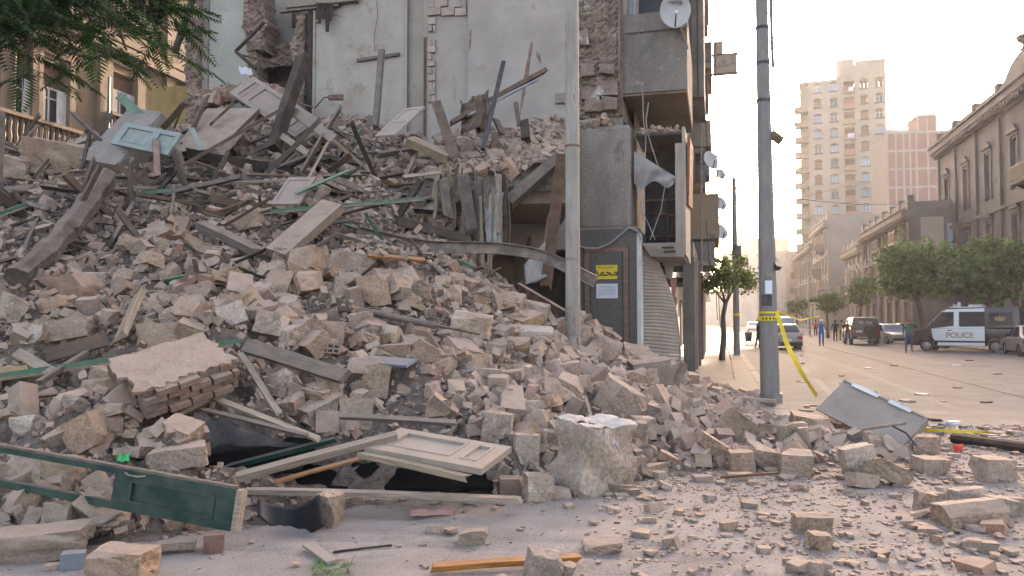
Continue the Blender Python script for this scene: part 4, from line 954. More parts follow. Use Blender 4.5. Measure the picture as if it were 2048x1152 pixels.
# ------------------------------------------------------------------ timbers read off the photograph: u0,v0,depth, u1,v1,depth, width px, thickness ratio, material, roll, label
TIM = [
 (609,110,17.2, 545,306,16.3, 25,.8,'wood_dark',.2,'thick dark weathered post standing tilted at the top of the heap'),
 (581,219,16.9, 670,280,16.6, 20,.25,'paint_tan',1.2,'beige board sticking out right of the dark post'),
 (565,217,16.4, 298,371,14.6, 8,.8,'wood_brown',0,'long thin brown rod slanting down left from the dark post'),
 (682,214,17.6, 594,360,15.6, 22,.2,'wood_grey',1.1,'wide purplish grey plank leaning at the heap top'),
 (656,284,16.0, 604,382,15.0, 7,.5,'wood_pale',.5,'narrow light batten below the wide grey plank'),
 (210,381,14.6, 613,359,14.8, 9,.5,'wood_pale',.3,'long pale board lying level across the upper left heap'),
 (311,280,15.6, 315,357,14.9, 12,.7,'rust',0,'short rusty upright post at the upper left'),
 (383,254,16.3, 404,302,16.0, 9,.3,'paint_teal',.8,'small bright turquoise stick at the upper left'),
 (764,95,19.2, 750,258,18.6, 12,.7,'wood_grey',.3,'tall slim dusty beam standing before the white wall'),
 (871,200,17.8, 911,320,16.8, 20,.5,'wood_brown',.6,'brown beam leaning left of the black pole'),
 (1092,140,18.9, 900,247,17.4, 14,.6,'wood_brown',.3,'diagonal brown beam resting against the grey wall'),
 (1078,158,18.8, 935,232,17.5, 9,.5,'steel_blue',.3,'blue grey flange under the diagonal brown beam'),
 (804,275,16.9, 902,318,16.9, 32,.5,'wood_pale',.5,'thick yellowish grey squared timber at the heap top'),
 (990,236,18.2, 1006,272,17.9, 11,.6,'wood_grey',.2,'short grey stump right of the black pole'),
 (1048,238,18.6, 1052,282,18.2, 18,.4,'wood_dark',.2,'black stump standing near the heap top right'),
 (1031,204,18.9, 1039,256,18.7, 9,.5,'wood_grey',.2,'thin grey upright behind the black stump'),
 (1124,313,16.6, 1008,415,16.2, 27,.8,'wood_grey',.5,'heavy dusty beam sloping above the dark cavity'),
 (1126,300,16.4, 1090,585,16.0, 20,.8,'wood_brown',.3,'pinkish brown pole leaning beside the lamp pole'),
 (884,352,15.8, 897,440,15.5, 19,.3,'wood_grey',.2,'broad grey slat hanging left of the cavity'),
 (925,345,15.9, 945,470,15.6, 24,.25,'wood_grey',.2,'wide grey board hanging at the cavity edge'),
 (960,390,15.9, 966,545,15.7, 8,.4,'wood_pale',.2,'thin splintered lath hanging over the cavity'),
 (984,380,15.9, 978,550,15.7, 9,.4,'wood_pale',.5,'pale splintered lath hanging in the middle of the cavity'),
 (998,345,15.9, 996,470,15.8, 12,.3,'wood_pale',.1,'pale lath hanging right in the cavity'),
 (1062,470,17.4, 1038,580,17.0, 10,.6,'wood_brown',.1,'brown prop inside the cavity'),
 (1100,420,17.8, 1085,560,17.2, 9,.6,'wood_pale',.1,'pale prop inside the cavity beside the leaning pole'),
 (393,447,12.9, 524,508,12.5, 22,.7,'wood_grey',.3,'thick rough plank sloping right in the centre left'),
 (265,408,14.0, 219,488,12.9, 26,.25,'wood_grey',1.0,'grey plank leaning on the left flank'),
 (85,714,9.2, 220,676,9.5, 30,.15,'wood_brown',1.1,'brown board fallen on stones at the left'),
 (27,701,9.3, 117,751,8.9, 20,.2,'wood_pale',.9,'pale moulded board with bore holes at the left edge'),
 (-10,747,8.8, 62,736,8.9, 16,.2,'paint_ochre',1.0,'ochre board stub at the left frame edge'),
 (74,768,8.5, 176,704,9.3, 11,.9,'wood_grey',0,'pale round stick lying across the green bar'),
 (733,510,12.2, 853,520,12.3, 12,.4,'wood_orange',.6,'orange brown board caught under a stone in the centre'),
 (620,626,10.8, 700,618,10.9, 12,.3,'wood_dark',.8,'dark broken board at the left end of the buried pole'),
 (393,784,8.3, 642,880,7.9, 14,.4,'wood_pale',.4,'long pale batten over the plastic film'),
 (384,814,8.2, 620,872,7.9, 11,.4,'wood_grey',.4,'grey batten under the long pale one'),
 (414,946,7.5, 674,878,8.0, 13,.7,'paint_dkgreen',.2,'dark green window bar crossing the black hollow'),
 (468,957,7.2, 800,869,7.9, 19,.7,'wood_pale',.3,'long pale beam sloping up to the panelled door'),
 (547,965,7.3, 722,916,7.6, 11,.4,'wood_orange',.3,'splintered orange brown lath under the pale beam'),
 (488,981,7.15, 1046,1000,7.25, 19,.5,'wood_pale',.1,'long pale floor board lying along the road edge'),
 (672,832,8.3, 918,846,8.4, 14,.5,'wood_grey',.5,'dark window frame bar above the panelled door'),
 (300,862,8.2, 420,800,8.6, 10,.5,'wood_brown',.5,'short brown lath behind the brick fragment'),
 (485,690,9.3, 702,757,8.8, 30,.35,'wood_grey',.9,'broken window frame rail sloping down in the centre'),
 (478,704,9.2, 560,830,8.4, 12,.4,'wood_pale',.3,'window frame stile under the broken rail'),
 (0,803,8.3, 175,783,8.6, 9,.5,'wood_brown',.2,'thin reddish lath at the left edge'),
 (853,1136,5.42, 1165,1115,5.62, 22,.5,'wood_orange',.1,'bright orange varnished board on the foreground road'),
 (1440,955,8.9, 1560,946,9.0, 5,.9,'wood_brown',0,'thin reddish stick on the right fringe'),
 (665,1104,5.95, 786,1090,6.05, 5,.6,'wood_dark',0,'thin dark strip on the foreground road'),
 (285,578,10.5, 238,682,9.6, 32,.4,'wood_pale',.9,'pale upright slab of timber on the left centre slope'),
 (560,270,16.4, 620,310,16.0, 14,.3,'wood_pale',.9,'pale board under the brown door'),
 (415,190,17.6, 385,260,17.0, 12,.5,'wood_brown',.5,'brown lath leaning left of the brown door'),
 (470,205,17.4, 420,250,17.0, 10,.5,'wood_brown',.2,'short brown lath supporting the brown door'),
 (1170,790,10.6, 1190,860,10.0, 6,.6,'wood_pale',.2,'short pale lath left of the broad wall slab'),
]

# lines of sight to the long pieces: loose stones keep clear of them
EXC = [(t[0], t[1], t[3], t[4], t[6]) for t in TIM if t[1] > 330] + [(508, 427, 856, 397, 10), (-15, 756, 484, 684, 16), (716, 465, 993, 497, 24), (993, 497, 1192, 563, 26), (1038, 578, 1132, 634, 26), (703, 718, 826, 727, 20),
       (718, 620, 960, 668, 14), (740, 900, 1000, 915, 70), (0, 905, 470, 1000, 60), (300, 800, 470, 760, 80), (560, 470, 680, 440, 60), (20, 560, 214, 350, 40), (540, 1010, 640, 1020, 60), (1660, 800, 1800, 870, 60), (560, 410, 590, 360, 40), (410, 850, 600, 900, 36), (620, 955, 960, 960, 36), (490, 980, 1045, 1000, 24)]
def clear_of(u, v, rpx):
    ok = np.ones(len(u), bool)
    for a, b, c, d, w in EXC:
        t = np.clip(((u-a)*(c-a)+(v-b)*(d-b))/((c-a)**2+(d-b)**2+1e-6), 0, 1)
        ok &= np.hypot(u-a-t*(c-a), v-b-t*(d-b)) > w*.5+rpx*.45
    return ok
# ------------------------------------------------------------------ stone templates
def stone_mesh(name, seed, cuts=5, sub=3, amp=.04, m='stone', flat=False):
    rs = random.Random(seed); bm = bmesh.new(); bmesh.ops.create_cube(bm, size=1.0)
    for k in range(cuts):
        n = Vector((rs.gauss(0, 1), rs.gauss(0, 1), rs.gauss(0, 1))).normalized()
        ext = .5*(abs(n.x)+abs(n.y)+abs(n.z))
        d = ext*rs.uniform(.60, .86)
        r = bmesh.ops.bisect_plane(bm, geom=bm.verts[:]+bm.edges[:]+bm.faces[:], plane_co=n*d, plane_no=n, clear_outer=True)
        ed = [e for e in r['geom_cut'] if isinstance(e, bmesh.types.BMEdge)]
        if ed: bmesh.ops.edgeloop_fill(bm, edges=ed)
    bmesh.ops.triangulate(bm, faces=bm.faces[:])
    for _ in range(sub):
        es = [e for e in bm.edges if e.calc_length() > .13]
        if es: bmesh.ops.subdivide_edges(bm, edges=es, cuts=1)
        bmesh.ops.triangulate(bm, faces=bm.faces[:])
    ph = [rs.uniform(0, 100) for _ in range(3)]
    co = np.array([v.co[:] for v in bm.verts])
    nz = fbm(co[:, 0]*3+ph[0]+co[:, 2]*2, co[:, 1]*3+ph[1]-co[:, 2]*2.2, 4)-.5
    nz2 = vn(co[:, 0]*9+ph[2]+co[:, 2]*5, co[:, 1]*9+co[:, 2]*8)-.5; nz2 = np.where(nz2 < -.2, nz2*2.4, nz2)
    for v, a, b in zip(bm.verts, nz, nz2):
        rad = v.co.normalized(); v.co += rad*(a*amp*3.2 + b*amp)
    bmesh.ops.recalc_face_normals(bm, faces=bm.faces[:])
    me = bpy.data.meshes.new(name); bm.to_mesh(me); bm.free(); me.materials.append(M[m])
    me.polygons.foreach_set('use_smooth', [True]*len(me.polygons)); me.set_sharp_from_angle(angle=R(26))
    return me
STN = [stone_mesh('masonry_chunk', 100+k, 2+k % 4) for k in range(16)]
BLK = [stone_mesh('masonry_chunk', 300+k, 2+k % 3, 3, .03) for k in range(10)]
SLB = [stone_mesh('masonry_chunk', 500+k, 4, 3, .04) for k in range(6)]
def with_mat(me, m):
    key = me.name+m
    if key not in _wm: c = me.copy(); c.materials[0] = M[m]; _wm[key] = c
    return _wm[key]
_wm = {}
def place_stone(me, p, dim, rot, name, **kw):
    o = bpy.data.objects.new(name, me); COL.objects.link(o); o.location = p; o.scale = dim; o.rotation_euler = rot; return meta(o, **kw)
# (u0,u1,v0,v1, template, material, roll, label)
HERO = [
 (1050,1104,953,1008,'b','stone_white',3,'small pale stone cube on the road left of the largest block'),
 (1190,1302,752,852,'s','stone',30,'broad cracked wall slab tilted on the slope under the granite pier'),
 (1180,1246,668,730,'b','stone',20,'cut pinkish block lying at the foot of the granite pier'),
 (1262,1345,716,785,'s','concrete',-8,'grey cracked slab below the roller shutter'),
 (1345,1375,725,780,'s','concrete',20,'narrow grey slab end leaning by the pavement edge'),
 (1393,1475,864,930,'b','stone',32,'long beige block sloping down between largest block and grey panel'),
 (1440,1532,826,892,'b','stone_warm',34,'split brownish block lying below the dark street pole'),
 (1688,1757,890,960,'b','stone_white',-12,'block with white painted top in front of the grey panel'),
 (1742,1826,912,976,'c','stone_warm',25,'rough brown stone right of the white topped block'),
 (1838,1896,911,951,'b','stone',2,'clean cut beige cube on the right rubble fringe'),
 (1893,2014,1004,1060,'b','stone_warm',-6,'long beige stone with pale upper edge at lower right'),
 (1960,2030,917,966,'b','stone',3,'squared block near the right edge beyond the long beige stone'),
 (1909,1976,978,1018,'b','stone_white',-4,'pale grooved stone behind the long beige stone'),
 (1975,2050,992,1034,'c','stone_white',12,'whitish broken stone at the right edge of the frame'),
 (1596,1664,1030,1072,'c','stone_warm',0,'rounded flat stone lying alone on the right foreground road'),
 (1620,1664,1068,1106,'c','stone_warm',5,'smaller rounded stone touching the flat one on the foreground road'),
 (1836,1876,985,1028,'c','stone_warm',10,'upright wedge stone on the right foreground gravel'),
 (1442,1474,1044,1068,'b','brick_dusty',-5,'reddish brick lump alone on the centre right road'),
 (1170,1244,1078,1112,'s','stone',-8,'flat heart shaped slab on the open road right of the orange board'),
 (918,975,1058,1093,'c','concrete',-6,'grey flat stone with dark underside on the open road'),
 (852,881,1054,1077,'b','concrete',0,'small grey block left of the flat stone on the road'),
 (630,680,988,1062,'c','stone_warm',8,'rounded warm boulder behind the black plastic fender'),
 (180,292,1106,1170,'c','stone',0,'big rounded stone cut by the lower left frame edge'),
 (-30,150,1062,1128,'s','concrete',-4,'lower of the stacked grey slabs at the lower left corner'),
 (20,214,1036,1092,'s','concrete',-9,'upper of the stacked grey slabs at the lower left corner'),
 (84,142,1010,1072,'b','concrete',6,'grey cube standing on the stacked slabs at lower left'),
 (120,210,824,914,'b','stone',-28,'tall tilted block above the fallen green door'),
 (180,246,733,797,'c','stone_warm',4,'upright squarish stone left of the brick wall fragment'),
 (245,292,738,786,'b','stone',2,'small upright stone beside the squarish one left of the brick fragment'),
 (297,408,890,940,'c','stone',-6,'dusty stone wedged just above the green door top rail'),
 (14,88,915,978,'b','stone_white',0,'pale square block between the green door rails'),
 (84,148,918,982,'c','stone_warm',0,'rounded stone right of the pale block between the door rails'),
 (575,682,640,700,'c','stone',4,'large angular block in the middle of the slope above the long green bar'),
 (696,742,624,674,'c','stone',0,'grey rounded block right of the large mid slope block'),
 (712,780,550,618,'c','stone',-8,'double lobed stone in the centre of the heap'),
 (660,756,494,554,'c','stone',14,'tilted stone with pale crest below the concrete slab'),
 (804,862,574,614,'b','stone',-6,'clean faced block right of the double lobed stone'),
 (890,922,570,612,'c','stone',0,'narrow wedge stone below the dark cavity'),
 (902,982,624,690,'c','stone_white',8,'big pale blocky stone at the end of the buried pole'),
 (819,882,672,734,'b','stone',28,'tall pinkish stone slab leaning right of the blue grey sheet'),
 (752,816,688,718,'s','stone',-3,'flat dusty slab above the blue grey sheet'),
 (968,1012,686,734,'c','stone',10,'angular upright stone left of the lamp pole'),
 (1040,1105,652,684,'s','stone_white',3,'flat pale slab left of the lamp pole foot'),
 (1032,1100,598,652,'c','stone_warm',10,'yellow streaked stone below the rusty channel'),
 (934,1002,736,766,'s','stone_white',4,'flat whitish slab on the lower centre slope'),
 (724,780,728,797,'c','stone_warm',6,'pale upright stone right of the broken window frame'),
 (274,388,645,708,'c','stone',-4,'large reddish block above the long green bar'),
 (454,522,422,468,'b','stone_warm',-14,'brown cut block left of the concrete slab'),
 (542,600,495,543,'b','stone',10,'square block under the left end of the concrete slab'),
 (368,426,557,608,'b','stone',-20,'clean pale cube in the left centre of the heap'),
 (528,584,536,602,'b','stone',12,'upright block in the upper centre of the heap'),
 (78,176,632,688,'b','stone',-8,'long square cut block at left above the brown board'),
 (40,84,650,690,'b','stone_white',-6,'whitish cube left of the long square cut block'),
 (74,182,546,602,'b','brick_dusty',-4,'layered dusty brick lump at the left under the log'),
 (978,1016,279,310,'b','stone',28,'cube of stone at the top of the heap beside the black pole'),
 (1016,1047,266,296,'b','stone',-10,'square stone at the heap top under the dark stump'),
 (854,902,801,834,'b','stone_warm',-3,'neat beige brick shaped block in the lower centre'),
 (965,1026,825,887,'c','stone_white',6,'pale boulder above the panelled door end'),
 (1047,1098,822,873,'c','stone',0,'grey boulder left of and above the largest block'),
 (1074,1122,860,904,'b','stone',0,'squared stone squeezed against the largest block left side'),
 (1026,1077,870,928,'c','stone_white',4,'rounded whitish stone touching the panelled door corner'),
 (1256,1296,842,904,'c','stone',6,'upright stone touching the largest block right side'),
 (682,746,800,860,'c','stone',0,'bulky dusty stone above the dark window bar'),
 (1000,1047,958,996,'b','brick_dusty',0,'pinkish block at the right end of the long floor board'),
 (1463,1511,903,952,'b','stone',-4,'square faced block below the long sloping beige block'),
 (1497,1559,889,945,'c','stone',20,'angular beige block right of the square faced block'),
 (1566,1627,906,955,'b','stone',2,'dusty square block in the middle of the right fringe'),
 (1562,1610,845,890,'c','stone_white',0,'pale boulder left of the grey panel'),
 (1586,1665,828,882,'b','stone',10,'long pinkish block against the grey panel left corner'),
 (1703,1757,942,980,'b','stone',8,'beige block in front of the white topped block'),
 (1672,1700,838,872,'c','stone',0,'stone leaning on the lower part of the grey panel'),
 (1700,1745,822,860,'b','stone',25,'block lying on top of stones against the grey panel'),
 (1832,1880,874,916,'c','stone_warm',0,'wedge stone right of the grey panel corner'),
 (440,500,590,640,'c','stone',0,'grey stone in the centre left of the heap'),
 (1120,1180,560,610,'c','stone',0,'stone leaning behind the steel beam near the pole'),
 (150,205,545,575,'s','stone_white',0,'light flat slab at left below the log foot'),
 (440,505,480,520,'c','concrete',12,'tilted grey lump near the thick plank'),
 (365,440,470,520,'b','stone',25,'tilted block in the upper left centre'),
]
hero_xy = []
for k, (u0, u1, v0, v1, t, m, roll, lab) in enumerate(HERO):
    u = (u0+u1)/2; s = S(u, v1-3); y = s.y
    c = P(u, (v0+v1)/2, y); w = (u1-u0)*y/FPX; h = (v1-v0)*y/FPX
    rl = R(roll); cs, sn = abs(math.cos(rl)), abs(math.sin(rl))
    if abs(cs*cs-sn*sn) > .25:
        W = (w*cs-h*sn)/(cs*cs-sn*sn); Hh = (h*cs-w*sn)/(cs*cs-sn*sn)
        if W < .3*w or Hh < .3*h: W, Hh = w*.85, h*.7
    else: W, Hh = w*.85, h*.6
    D = (W+Hh)*.45 if t != 's' else max(W, Hh)*.6
    pool = {'c': STN, 'b': BLK, 's': SLB}[t]
    c.y += D*.35
    me = with_mat(pool[k % len(pool)], m)
    place_stone(me, c, (W*1.03, D*1.0, Hh*1.03), (R(random.uniform(-8, 8)), rl, R(random.uniform(-14, 14))), 'masonry_block', label=lab, cat='stone block', group='named blocks of the rubble heap')
    hero_xy.append((c.x, c.y, max(W, D)*.5))
# the largest block: its own finer mesh, plaster on top
M['stone_big'] = mat('stone_big', (.47, .385, .305), (.33, .245, .178), scale=3.5, bump=1.0, bscale=9, dust=.35, c3=(.26, .125, .075), s3=2.3, t3=.615, detail=10)
big = stone_mesh('masonry_block', 941, 3, 5, .045, 'stone_big')
for v in big.vertices:
    x, y, z = v.co
    w_ = 1-.12*max(0, z)*2+.10*math.sin(z*9+x*5); v.co.x *= w_; v.co.y *= w_
    g = fbm(np.array([x*6+4]), np.array([z*9+y*5]), 4)[0]-.5
    if z < .38: v.co += Vector((x, y, 0)).normalized()*g*.07
s = S(1190, 990); y = s.y; c = P(1190, 918, y+.3); W = 158*y/FPX; Hh = 160*y/FPX
bb = empty('masonry_block', (c.x, c.y, 0), 'largest masonry block with flaking white plaster top at the heap front', 'stone block', 'named blocks of the rubble heap')
o = bpy.data.objects.new('stone_core', big); COL.objects.link(o); o.parent = bb; o.location = (0, 0, c.z-.02); o.scale = (W*.93, W*.85, Hh*.98); o.rotation_euler = (R(5), R(4), R(28))
bmc = bmesh.new(); bmc.from_mesh(big); bmc.normal_update()
dl = [f_ for f_ in bmc.faces if not (f_.normal.z > .45 and f_.calc_center_median().z > .22 and fbm(np.array([f_.calc_center_median().x*4+7]), np.array([f_.calc_center_median().y*4]), 3)[0] > .28)]
bmesh.ops.delete(bmc, geom=dl, context='FACES')
for v_ in bmc.verts: v_.co += v_.normal*.012+Vector((0, 0, .012))
mc = bpy.data.meshes.new('plaster_crust'); bmc.to_mesh(mc); bmc.free(); M['crust'] = mat('crust', (.43, .395, .35), (.33, .285, .24), scale=5, bump=.4, bscale=14); mc.materials.append(M['crust'])
q_ = bpy.data.objects.new('plaster_crust', mc); COL.objects.link(q_); q_.parent = bb; q_.location = o.location; q_.scale = o.scale; q_.rotation_euler = o.rotation_euler; sm_ = q_.modifiers.new('s', 'SOLIDIFY'); sm_.thickness = .02
hero_xy.append((c.x, c.y, .45))

# ------------------------------------------------------------------ shelf of debris still carried by the ground floor ceiling (over the dark cavity)
shelf = empty('floor_slab', ST(-4.5, 18.5, 4.3), 'sagging floor slab carrying debris above the dark shop cavity', 'floor slab')
def shz(x, y): return 4.7 + .35*np.clip((x+1.5)/3.2, 0, 1) + .47*(y-16.6) + .35*(fbm(np.asarray(x)*1.7+3, np.asarray(y)*1.7)-.5)
sx0, sx1, sy0, sy1 = -1.9, 1.75, 16.6, 20.3
xs_ = np.linspace(sx0, sx1, 46); ys_ = np.linspace(sy0, sy1, 46); AX, AY = np.meshgrid(xs_, ys_); AX = sx0+(AX-sx0)*(.0775*AY-sx0)/(sx1-sx0)
AY = AY + .35*(fbm(AX*2, AX*0+3)-.5)*np.clip((18-AY), 0, 1)
AZ = shz(AX, AY) + .1*(fbm(AX*7, AY*7)-.5); edge = np.clip((AY-AY.min(0))/.5, 0, 1); AZ = AZ-.5*(1-edge)**2
qi = np.arange(AX.size).reshape(AX.shape)
link('debris_top', fast_mesh('debris_top', np.stack([AX, AY, AZ], -1).reshape(-1, 3), np.stack([qi[:-1, :-1], qi[:-1, 1:], qi[1:, 1:], qi[1:, :-1]], -1).reshape(-1, 4), 'dirt'), shelf).location = -shelf.location
mb = MB(); mb.bx(sx0, 1.28, sy0+.3, sy1, 4.15, 4.4, jit=.05); mk('slab', mb, 'concrete', parent=shelf)
# back of the cavity
mb = MB(); mb.bx(-2.4, 1.6, 23.4, 23.6, 0, 5.5); mk('shop_back_wall', mb, 'conc_wall', parent=DB)

# ------------------------------------------------------------------ generated chunks: the 300 that show largest are objects, the rest one mass
def quats(n):
    q = rng.normal(size=(n, 4)); q /= np.linalg.norm(q, axis=1, keepdims=True); return q
def qrot(q, v):                                             # (n,4),(n,k,3)
    w_ = q[:, None, :1]; u_ = q[:, None, 1:]; t = 2*np.cross(u_, v); return v + w_*t + np.cross(u_, t)
def low_templates(n, seed):
    out = []
    for k in range(n):
        rs = random.Random(seed+k); bm = bmesh.new()
        cor = [Vector((x, y, z)) for x in (-.5, .5) for y in (-.5, .5) for z in (-.5, .5)]; chop = set(rs.sample(range(8), rs.choice((0, 1, 1, 2))))
        for i, c_ in enumerate(cor):
            if i in chop:
                for ax in range(3): q = c_.copy(); q[ax] *= rs.uniform(-.2, .5); bm.verts.new(q+Vector((rs.uniform(-.05, .05), rs.uniform(-.05, .05), rs.uniform(-.05, .05))))
            else: bm.verts.new(c_+Vector((rs.uniform(-.16, .1)*(1 if c_.x > 0 else -1), rs.uniform(-.16, .1)*(1 if c_.y > 0 else -1), rs.uniform(-.16, .1)*(1 if c_.z > 0 else -1))))
        r = bmesh.ops.convex_hull(bm, input=bm.verts[:]); bmesh.ops.delete(bm, geom=[e for e in r['geom_interior'] if isinstance(e, bmesh.types.BMVert)], context='VERTS')
        bmesh.ops.triangulate(bm, faces=bm.faces[:]); bm.verts.index_update()
        out.append((np.array([v.co[:] for v in bm.verts]), np.array([[v.index for v in f.verts] for f in bm.faces]))); bm.free()
    return out
LT = low_templates(24, 900)
def mass(name, pos, scale, tints, m, parent=None, quat=None, temps=None, **kw):
    temps = temps or LT
    n = len(pos); q = quats(n) if quat is None else quat; ti = rng.integers(0, len(temps), n); Vs, Fs, Ts = [], [], []; off = 0
    for t, (tv, tf) in enumerate(temps):
        ix = np.nonzero(ti == t)[0]
        if not len(ix): continue
        v = tv[None]*scale[ix][:, None, :]; v = qrot(q[ix], v)+pos[ix][:, None, :]
        f = tf[None]+(np.arange(len(ix))*len(tv))[:, None, None]+off
        Vs.append(v.reshape(-1, 3)); Fs.append(f.reshape(-1, 3)); Ts.append(np.repeat(tints[ix], len(tv), 0)); off += len(ix)*len(tv)
    me = fast_mesh(name, np.concatenate(Vs), np.concatenate(Fs), m, np.concatenate(Ts))
    return link(name, me, parent, **kw)
def tints(n, red=.12):
    b = rng.uniform(.72, 1.25, n)[:, None]; t = np.repeat(b, 3, 1)*np.array([1, 1, 1])
    r = rng.random(n) < red; t[r] *= np.array([1.0, .78, .68])
    g = rng.random(n) < .15; t[g] *= np.array([.88, .92, .97]); 
    wv = rng.random(n) < .08; t[wv] *= 1.35
    return np.clip(t, 0, 1.7)
def pix(p):
    d = np.asarray(p, float)-np.array([0, 0, HC]); c, s_ = math.cos(PITCH), math.sin(PITCH)
    f = d[:, 1]*c+d[:, 2]*s_; up = -d[:, 1]*s_+d[:, 2]*c
    return 1024+FPX*d[:, 0]/f, 576-FPX*up/f, f
def on_heap(n, x0=-13.5, x1=7.5, y0=5.0, y1=20.2, zmin=.02):
    X_ = rng.uniform(x0, x1, n); Y_ = rng.uniform(y0, y1, n); Z_ = H(X_, Y_); u, v, f = pix(np.c_[X_, Y_, Z_])
    ok = (H0(X_, Y_) > zmin) & (u > -160) & (u < 2200) & ~((X_ > -1.6) & (Y_ > 16.3) & (Z_ < 3.4) & (Y_ > 18.2))
    ug = 1024+FPX*X_/Y_; ok &= ~((ug > 575) & (ug < 985) & (Y_ > 7.2) & (Y_ < 8.5)) & ~((ug > 405) & (ug < 630) & (Y_ > 7.3) & (Y_ < 8.2))
    return np.c_[X_, Y_, Z_][ok], u[ok], v[ok]
pts, u, v = on_heap(9500)
zone = np.clip((v-420)/150, 0.05, 1)                        # big stones lie low, the upper heap is finer
keep = rng.random(len(pts)) < zone; pts, u, v = pts[keep], u[keep], v[keep]
n = len(pts)
sz = np.clip(rng.lognormal(-1.98, .5, n), .085, .4)*np.where(v < 480, .8, 1.05)*np.where(H0(pts[:, 0], pts[:, 1]) < .3, .72, 1)
hx = np.array(hero_xy)
rp = sz*FPX/pts[:, 1]
free = clear_of(u, v-rp*.2, rp) & np.all(np.hypot(pts[:, None, 0]-hx[None, :, 0], pts[:, None, 1]-hx[None, :, 1]) > hx[None, :, 2]*.9, axis=1)
pts, sz, u, v = pts[free], sz[free], u[free], v[free]
order = np.argsort(-sz*FPX/pts[:, 1]); pts, sz, u, v = pts[order], sz[order], u[order], v[order]
inview = (u > 5) & (u < 2040) & (v > 5) & (v < 1145)
ind = np.nonzero(inview)[0][:300]; rest = np.setdiff1d(np.arange(len(pts)), ind)
import re as _re
SHORT = [_re.split(r' (?:on|tilted|lying|at|below|leaning|sloping|with|in|right|left|near|behind|touching|alone|standing|above|cut|wedged|between|of|beside|squeezed|under|against|beneath|and) ', h[7])[0] for h in HERO]
HC_ = np.array([((h[0]+h[1])/2, (h[2]+h[3])/2) for h in HERO])
def loose_label(u, v, m, px):
    j = int(np.argmin(np.hypot(HC_[:, 0]-u, (HC_[:, 1]-v)*1.2))); du, dv = u-HC_[j, 0], v-HC_[j, 1]
    dr = ('right of' if du > 0 else 'left of') if abs(du) > abs(dv) else ('just above' if dv < 0 else 'just below')
    tone = {'stone': 'beige', 'stone_warm': 'warm brown', 'stone_white': 'whitish', 'concrete': 'grey', 'brick_dusty': 'reddish'}[m]
    return '%s %s broken stone %s the %s' % ('large' if px > 52 else ('middling' if px > 38 else 'small'), tone, dr, SHORT[j])
for i in ind:
    r_ = random.random(); t = random.choice(STN if r_ < .5 else (BLK if r_ < .85 else SLB))
    m = random.choices(('stone', 'stone_warm', 'stone_white', 'concrete', 'brick_dusty'), (.50, .26, .09, .1, .05))[0]
    s_ = sz[i]; fl = .5 if r_ >= .85 else random.uniform(.6, .95)
    lab = loose_label(u[i], v[i], m, s_*FPX/pts[i, 1]); grp = 'loose stones of the rubble heap'
    place_stone(with_mat(t, m), (pts[i, 0], pts[i, 1], pts[i, 2]+s_*.22), (s_*random.uniform(.9, 1.5), s_*random.uniform(.75, 1.1), s_*fl), (R(random.gauss(0, 22)), R(random.gauss(0, 22)), random.uniform(0, 6.28)), 'masonry_chunk', label=lab, cat='stone', group=grp)
# middle sized stones, not countable
P1 = pts[rest]; S1 = sz[rest]
p2, u2, v2 = on_heap(23000)
s2 = np.clip(rng.lognormal(-2.4, .5, len(p2)), .04, .24)
cl = clear_of(u2, v2, s2*FPX/p2[:, 1]*.7) | (s2*FPX/p2[:, 1] < 17); p2, u2, v2, s2 = p2[cl], u2[cl], v2[cl], s2[cl]
fr, uf, vf = on_heap(40000); dn = np.clip(1.25-fr[:, 1]/22, .25, 1); kk = rng.random(len(fr)) < dn; fr = fr[kk]
s3 = np.clip(rng.lognormal(-3.25, .4, len(fr)), .015, .09)
# fringe of gravel on the road
def fringe(n, smin, mean, sig, smax):
    X_ = rng.uniform(-5, 9, n); Y_ = rng.uniform(4.3, 13, n); h = H0(X_, Y_); u, v, f = pix(np.c_[X_, Y_, X_*0])
    dx = np.clip((u-900)/900, .0, 1); dens = np.exp(-np.clip(-h, 0, 3)*5)*.9 + .035*dx + .30*(fbm(X_*.8, Y_*2.2) > .55)*dx + .015
    bare = np.clip((v-1000)/25, 0, 1)*np.clip((1330-u)/200, 0, 1)
    dens = dens*(1-.86*bare)*np.where(v > 1000, .8, 1)
    ok = (rng.random(n) < dens) & (u > -50) & (u < 2150) & (h < .12)
    return np.c_[X_, Y_, ground_z(X_, Y_)][ok], np.clip(rng.lognormal(mean, sig, ok.sum()), smin, smax)
g1, sg1 = fringe(46000, .005, -4.35, .6, .06); g2, sg2 = fringe(1700, .03, -2.6, .4, .17)
def lay(p, s_, k=.25): q = p.copy(); q[:, 2] += s_*k; return q
MT = []
for k in range(14):
    m_ = stone_mesh('t', 700+k, 1+k % 3, 1, .014); m_.calc_loop_triangles(); MT.append((np.array([v_.co[:] for v_ in m_.vertices]), np.array([t_.vertices[:] for t_ in m_.loop_triangles]))); bpy.data.meshes.remove(m_)
bg2 = s2 > .085; S1 = np.concatenate([S1, s2[bg2]*1.15]); P1 = np.concatenate([P1, p2[bg2]]); p2, s2 = p2[~bg2], s2[~bg2]
mass('stones', lay(P1, S1, .2), S1[:, None]*np.stack([rng.uniform(.8, 1.55, len(S1)), rng.uniform(.6, 1.05, len(S1)), rng.uniform(.35, .8, len(S1))], 1), tints(len(S1)), 'rubble', temps=MT, kind='stuff', label='fist to head sized broken stones filling the heap')
allp = np.concatenate([lay(p2, s2), lay(fr, s3, .3), lay(g1, sg1, .2), lay(g2, sg2, .2)]); alls = np.concatenate([s2, s3, sg1, sg2])
sc = alls[:, None]*np.stack([rng.uniform(.8, 1.6, len(alls)), rng.uniform(.7, 1.2, len(alls)), rng.uniform(.4, .9, len(alls))], 1)
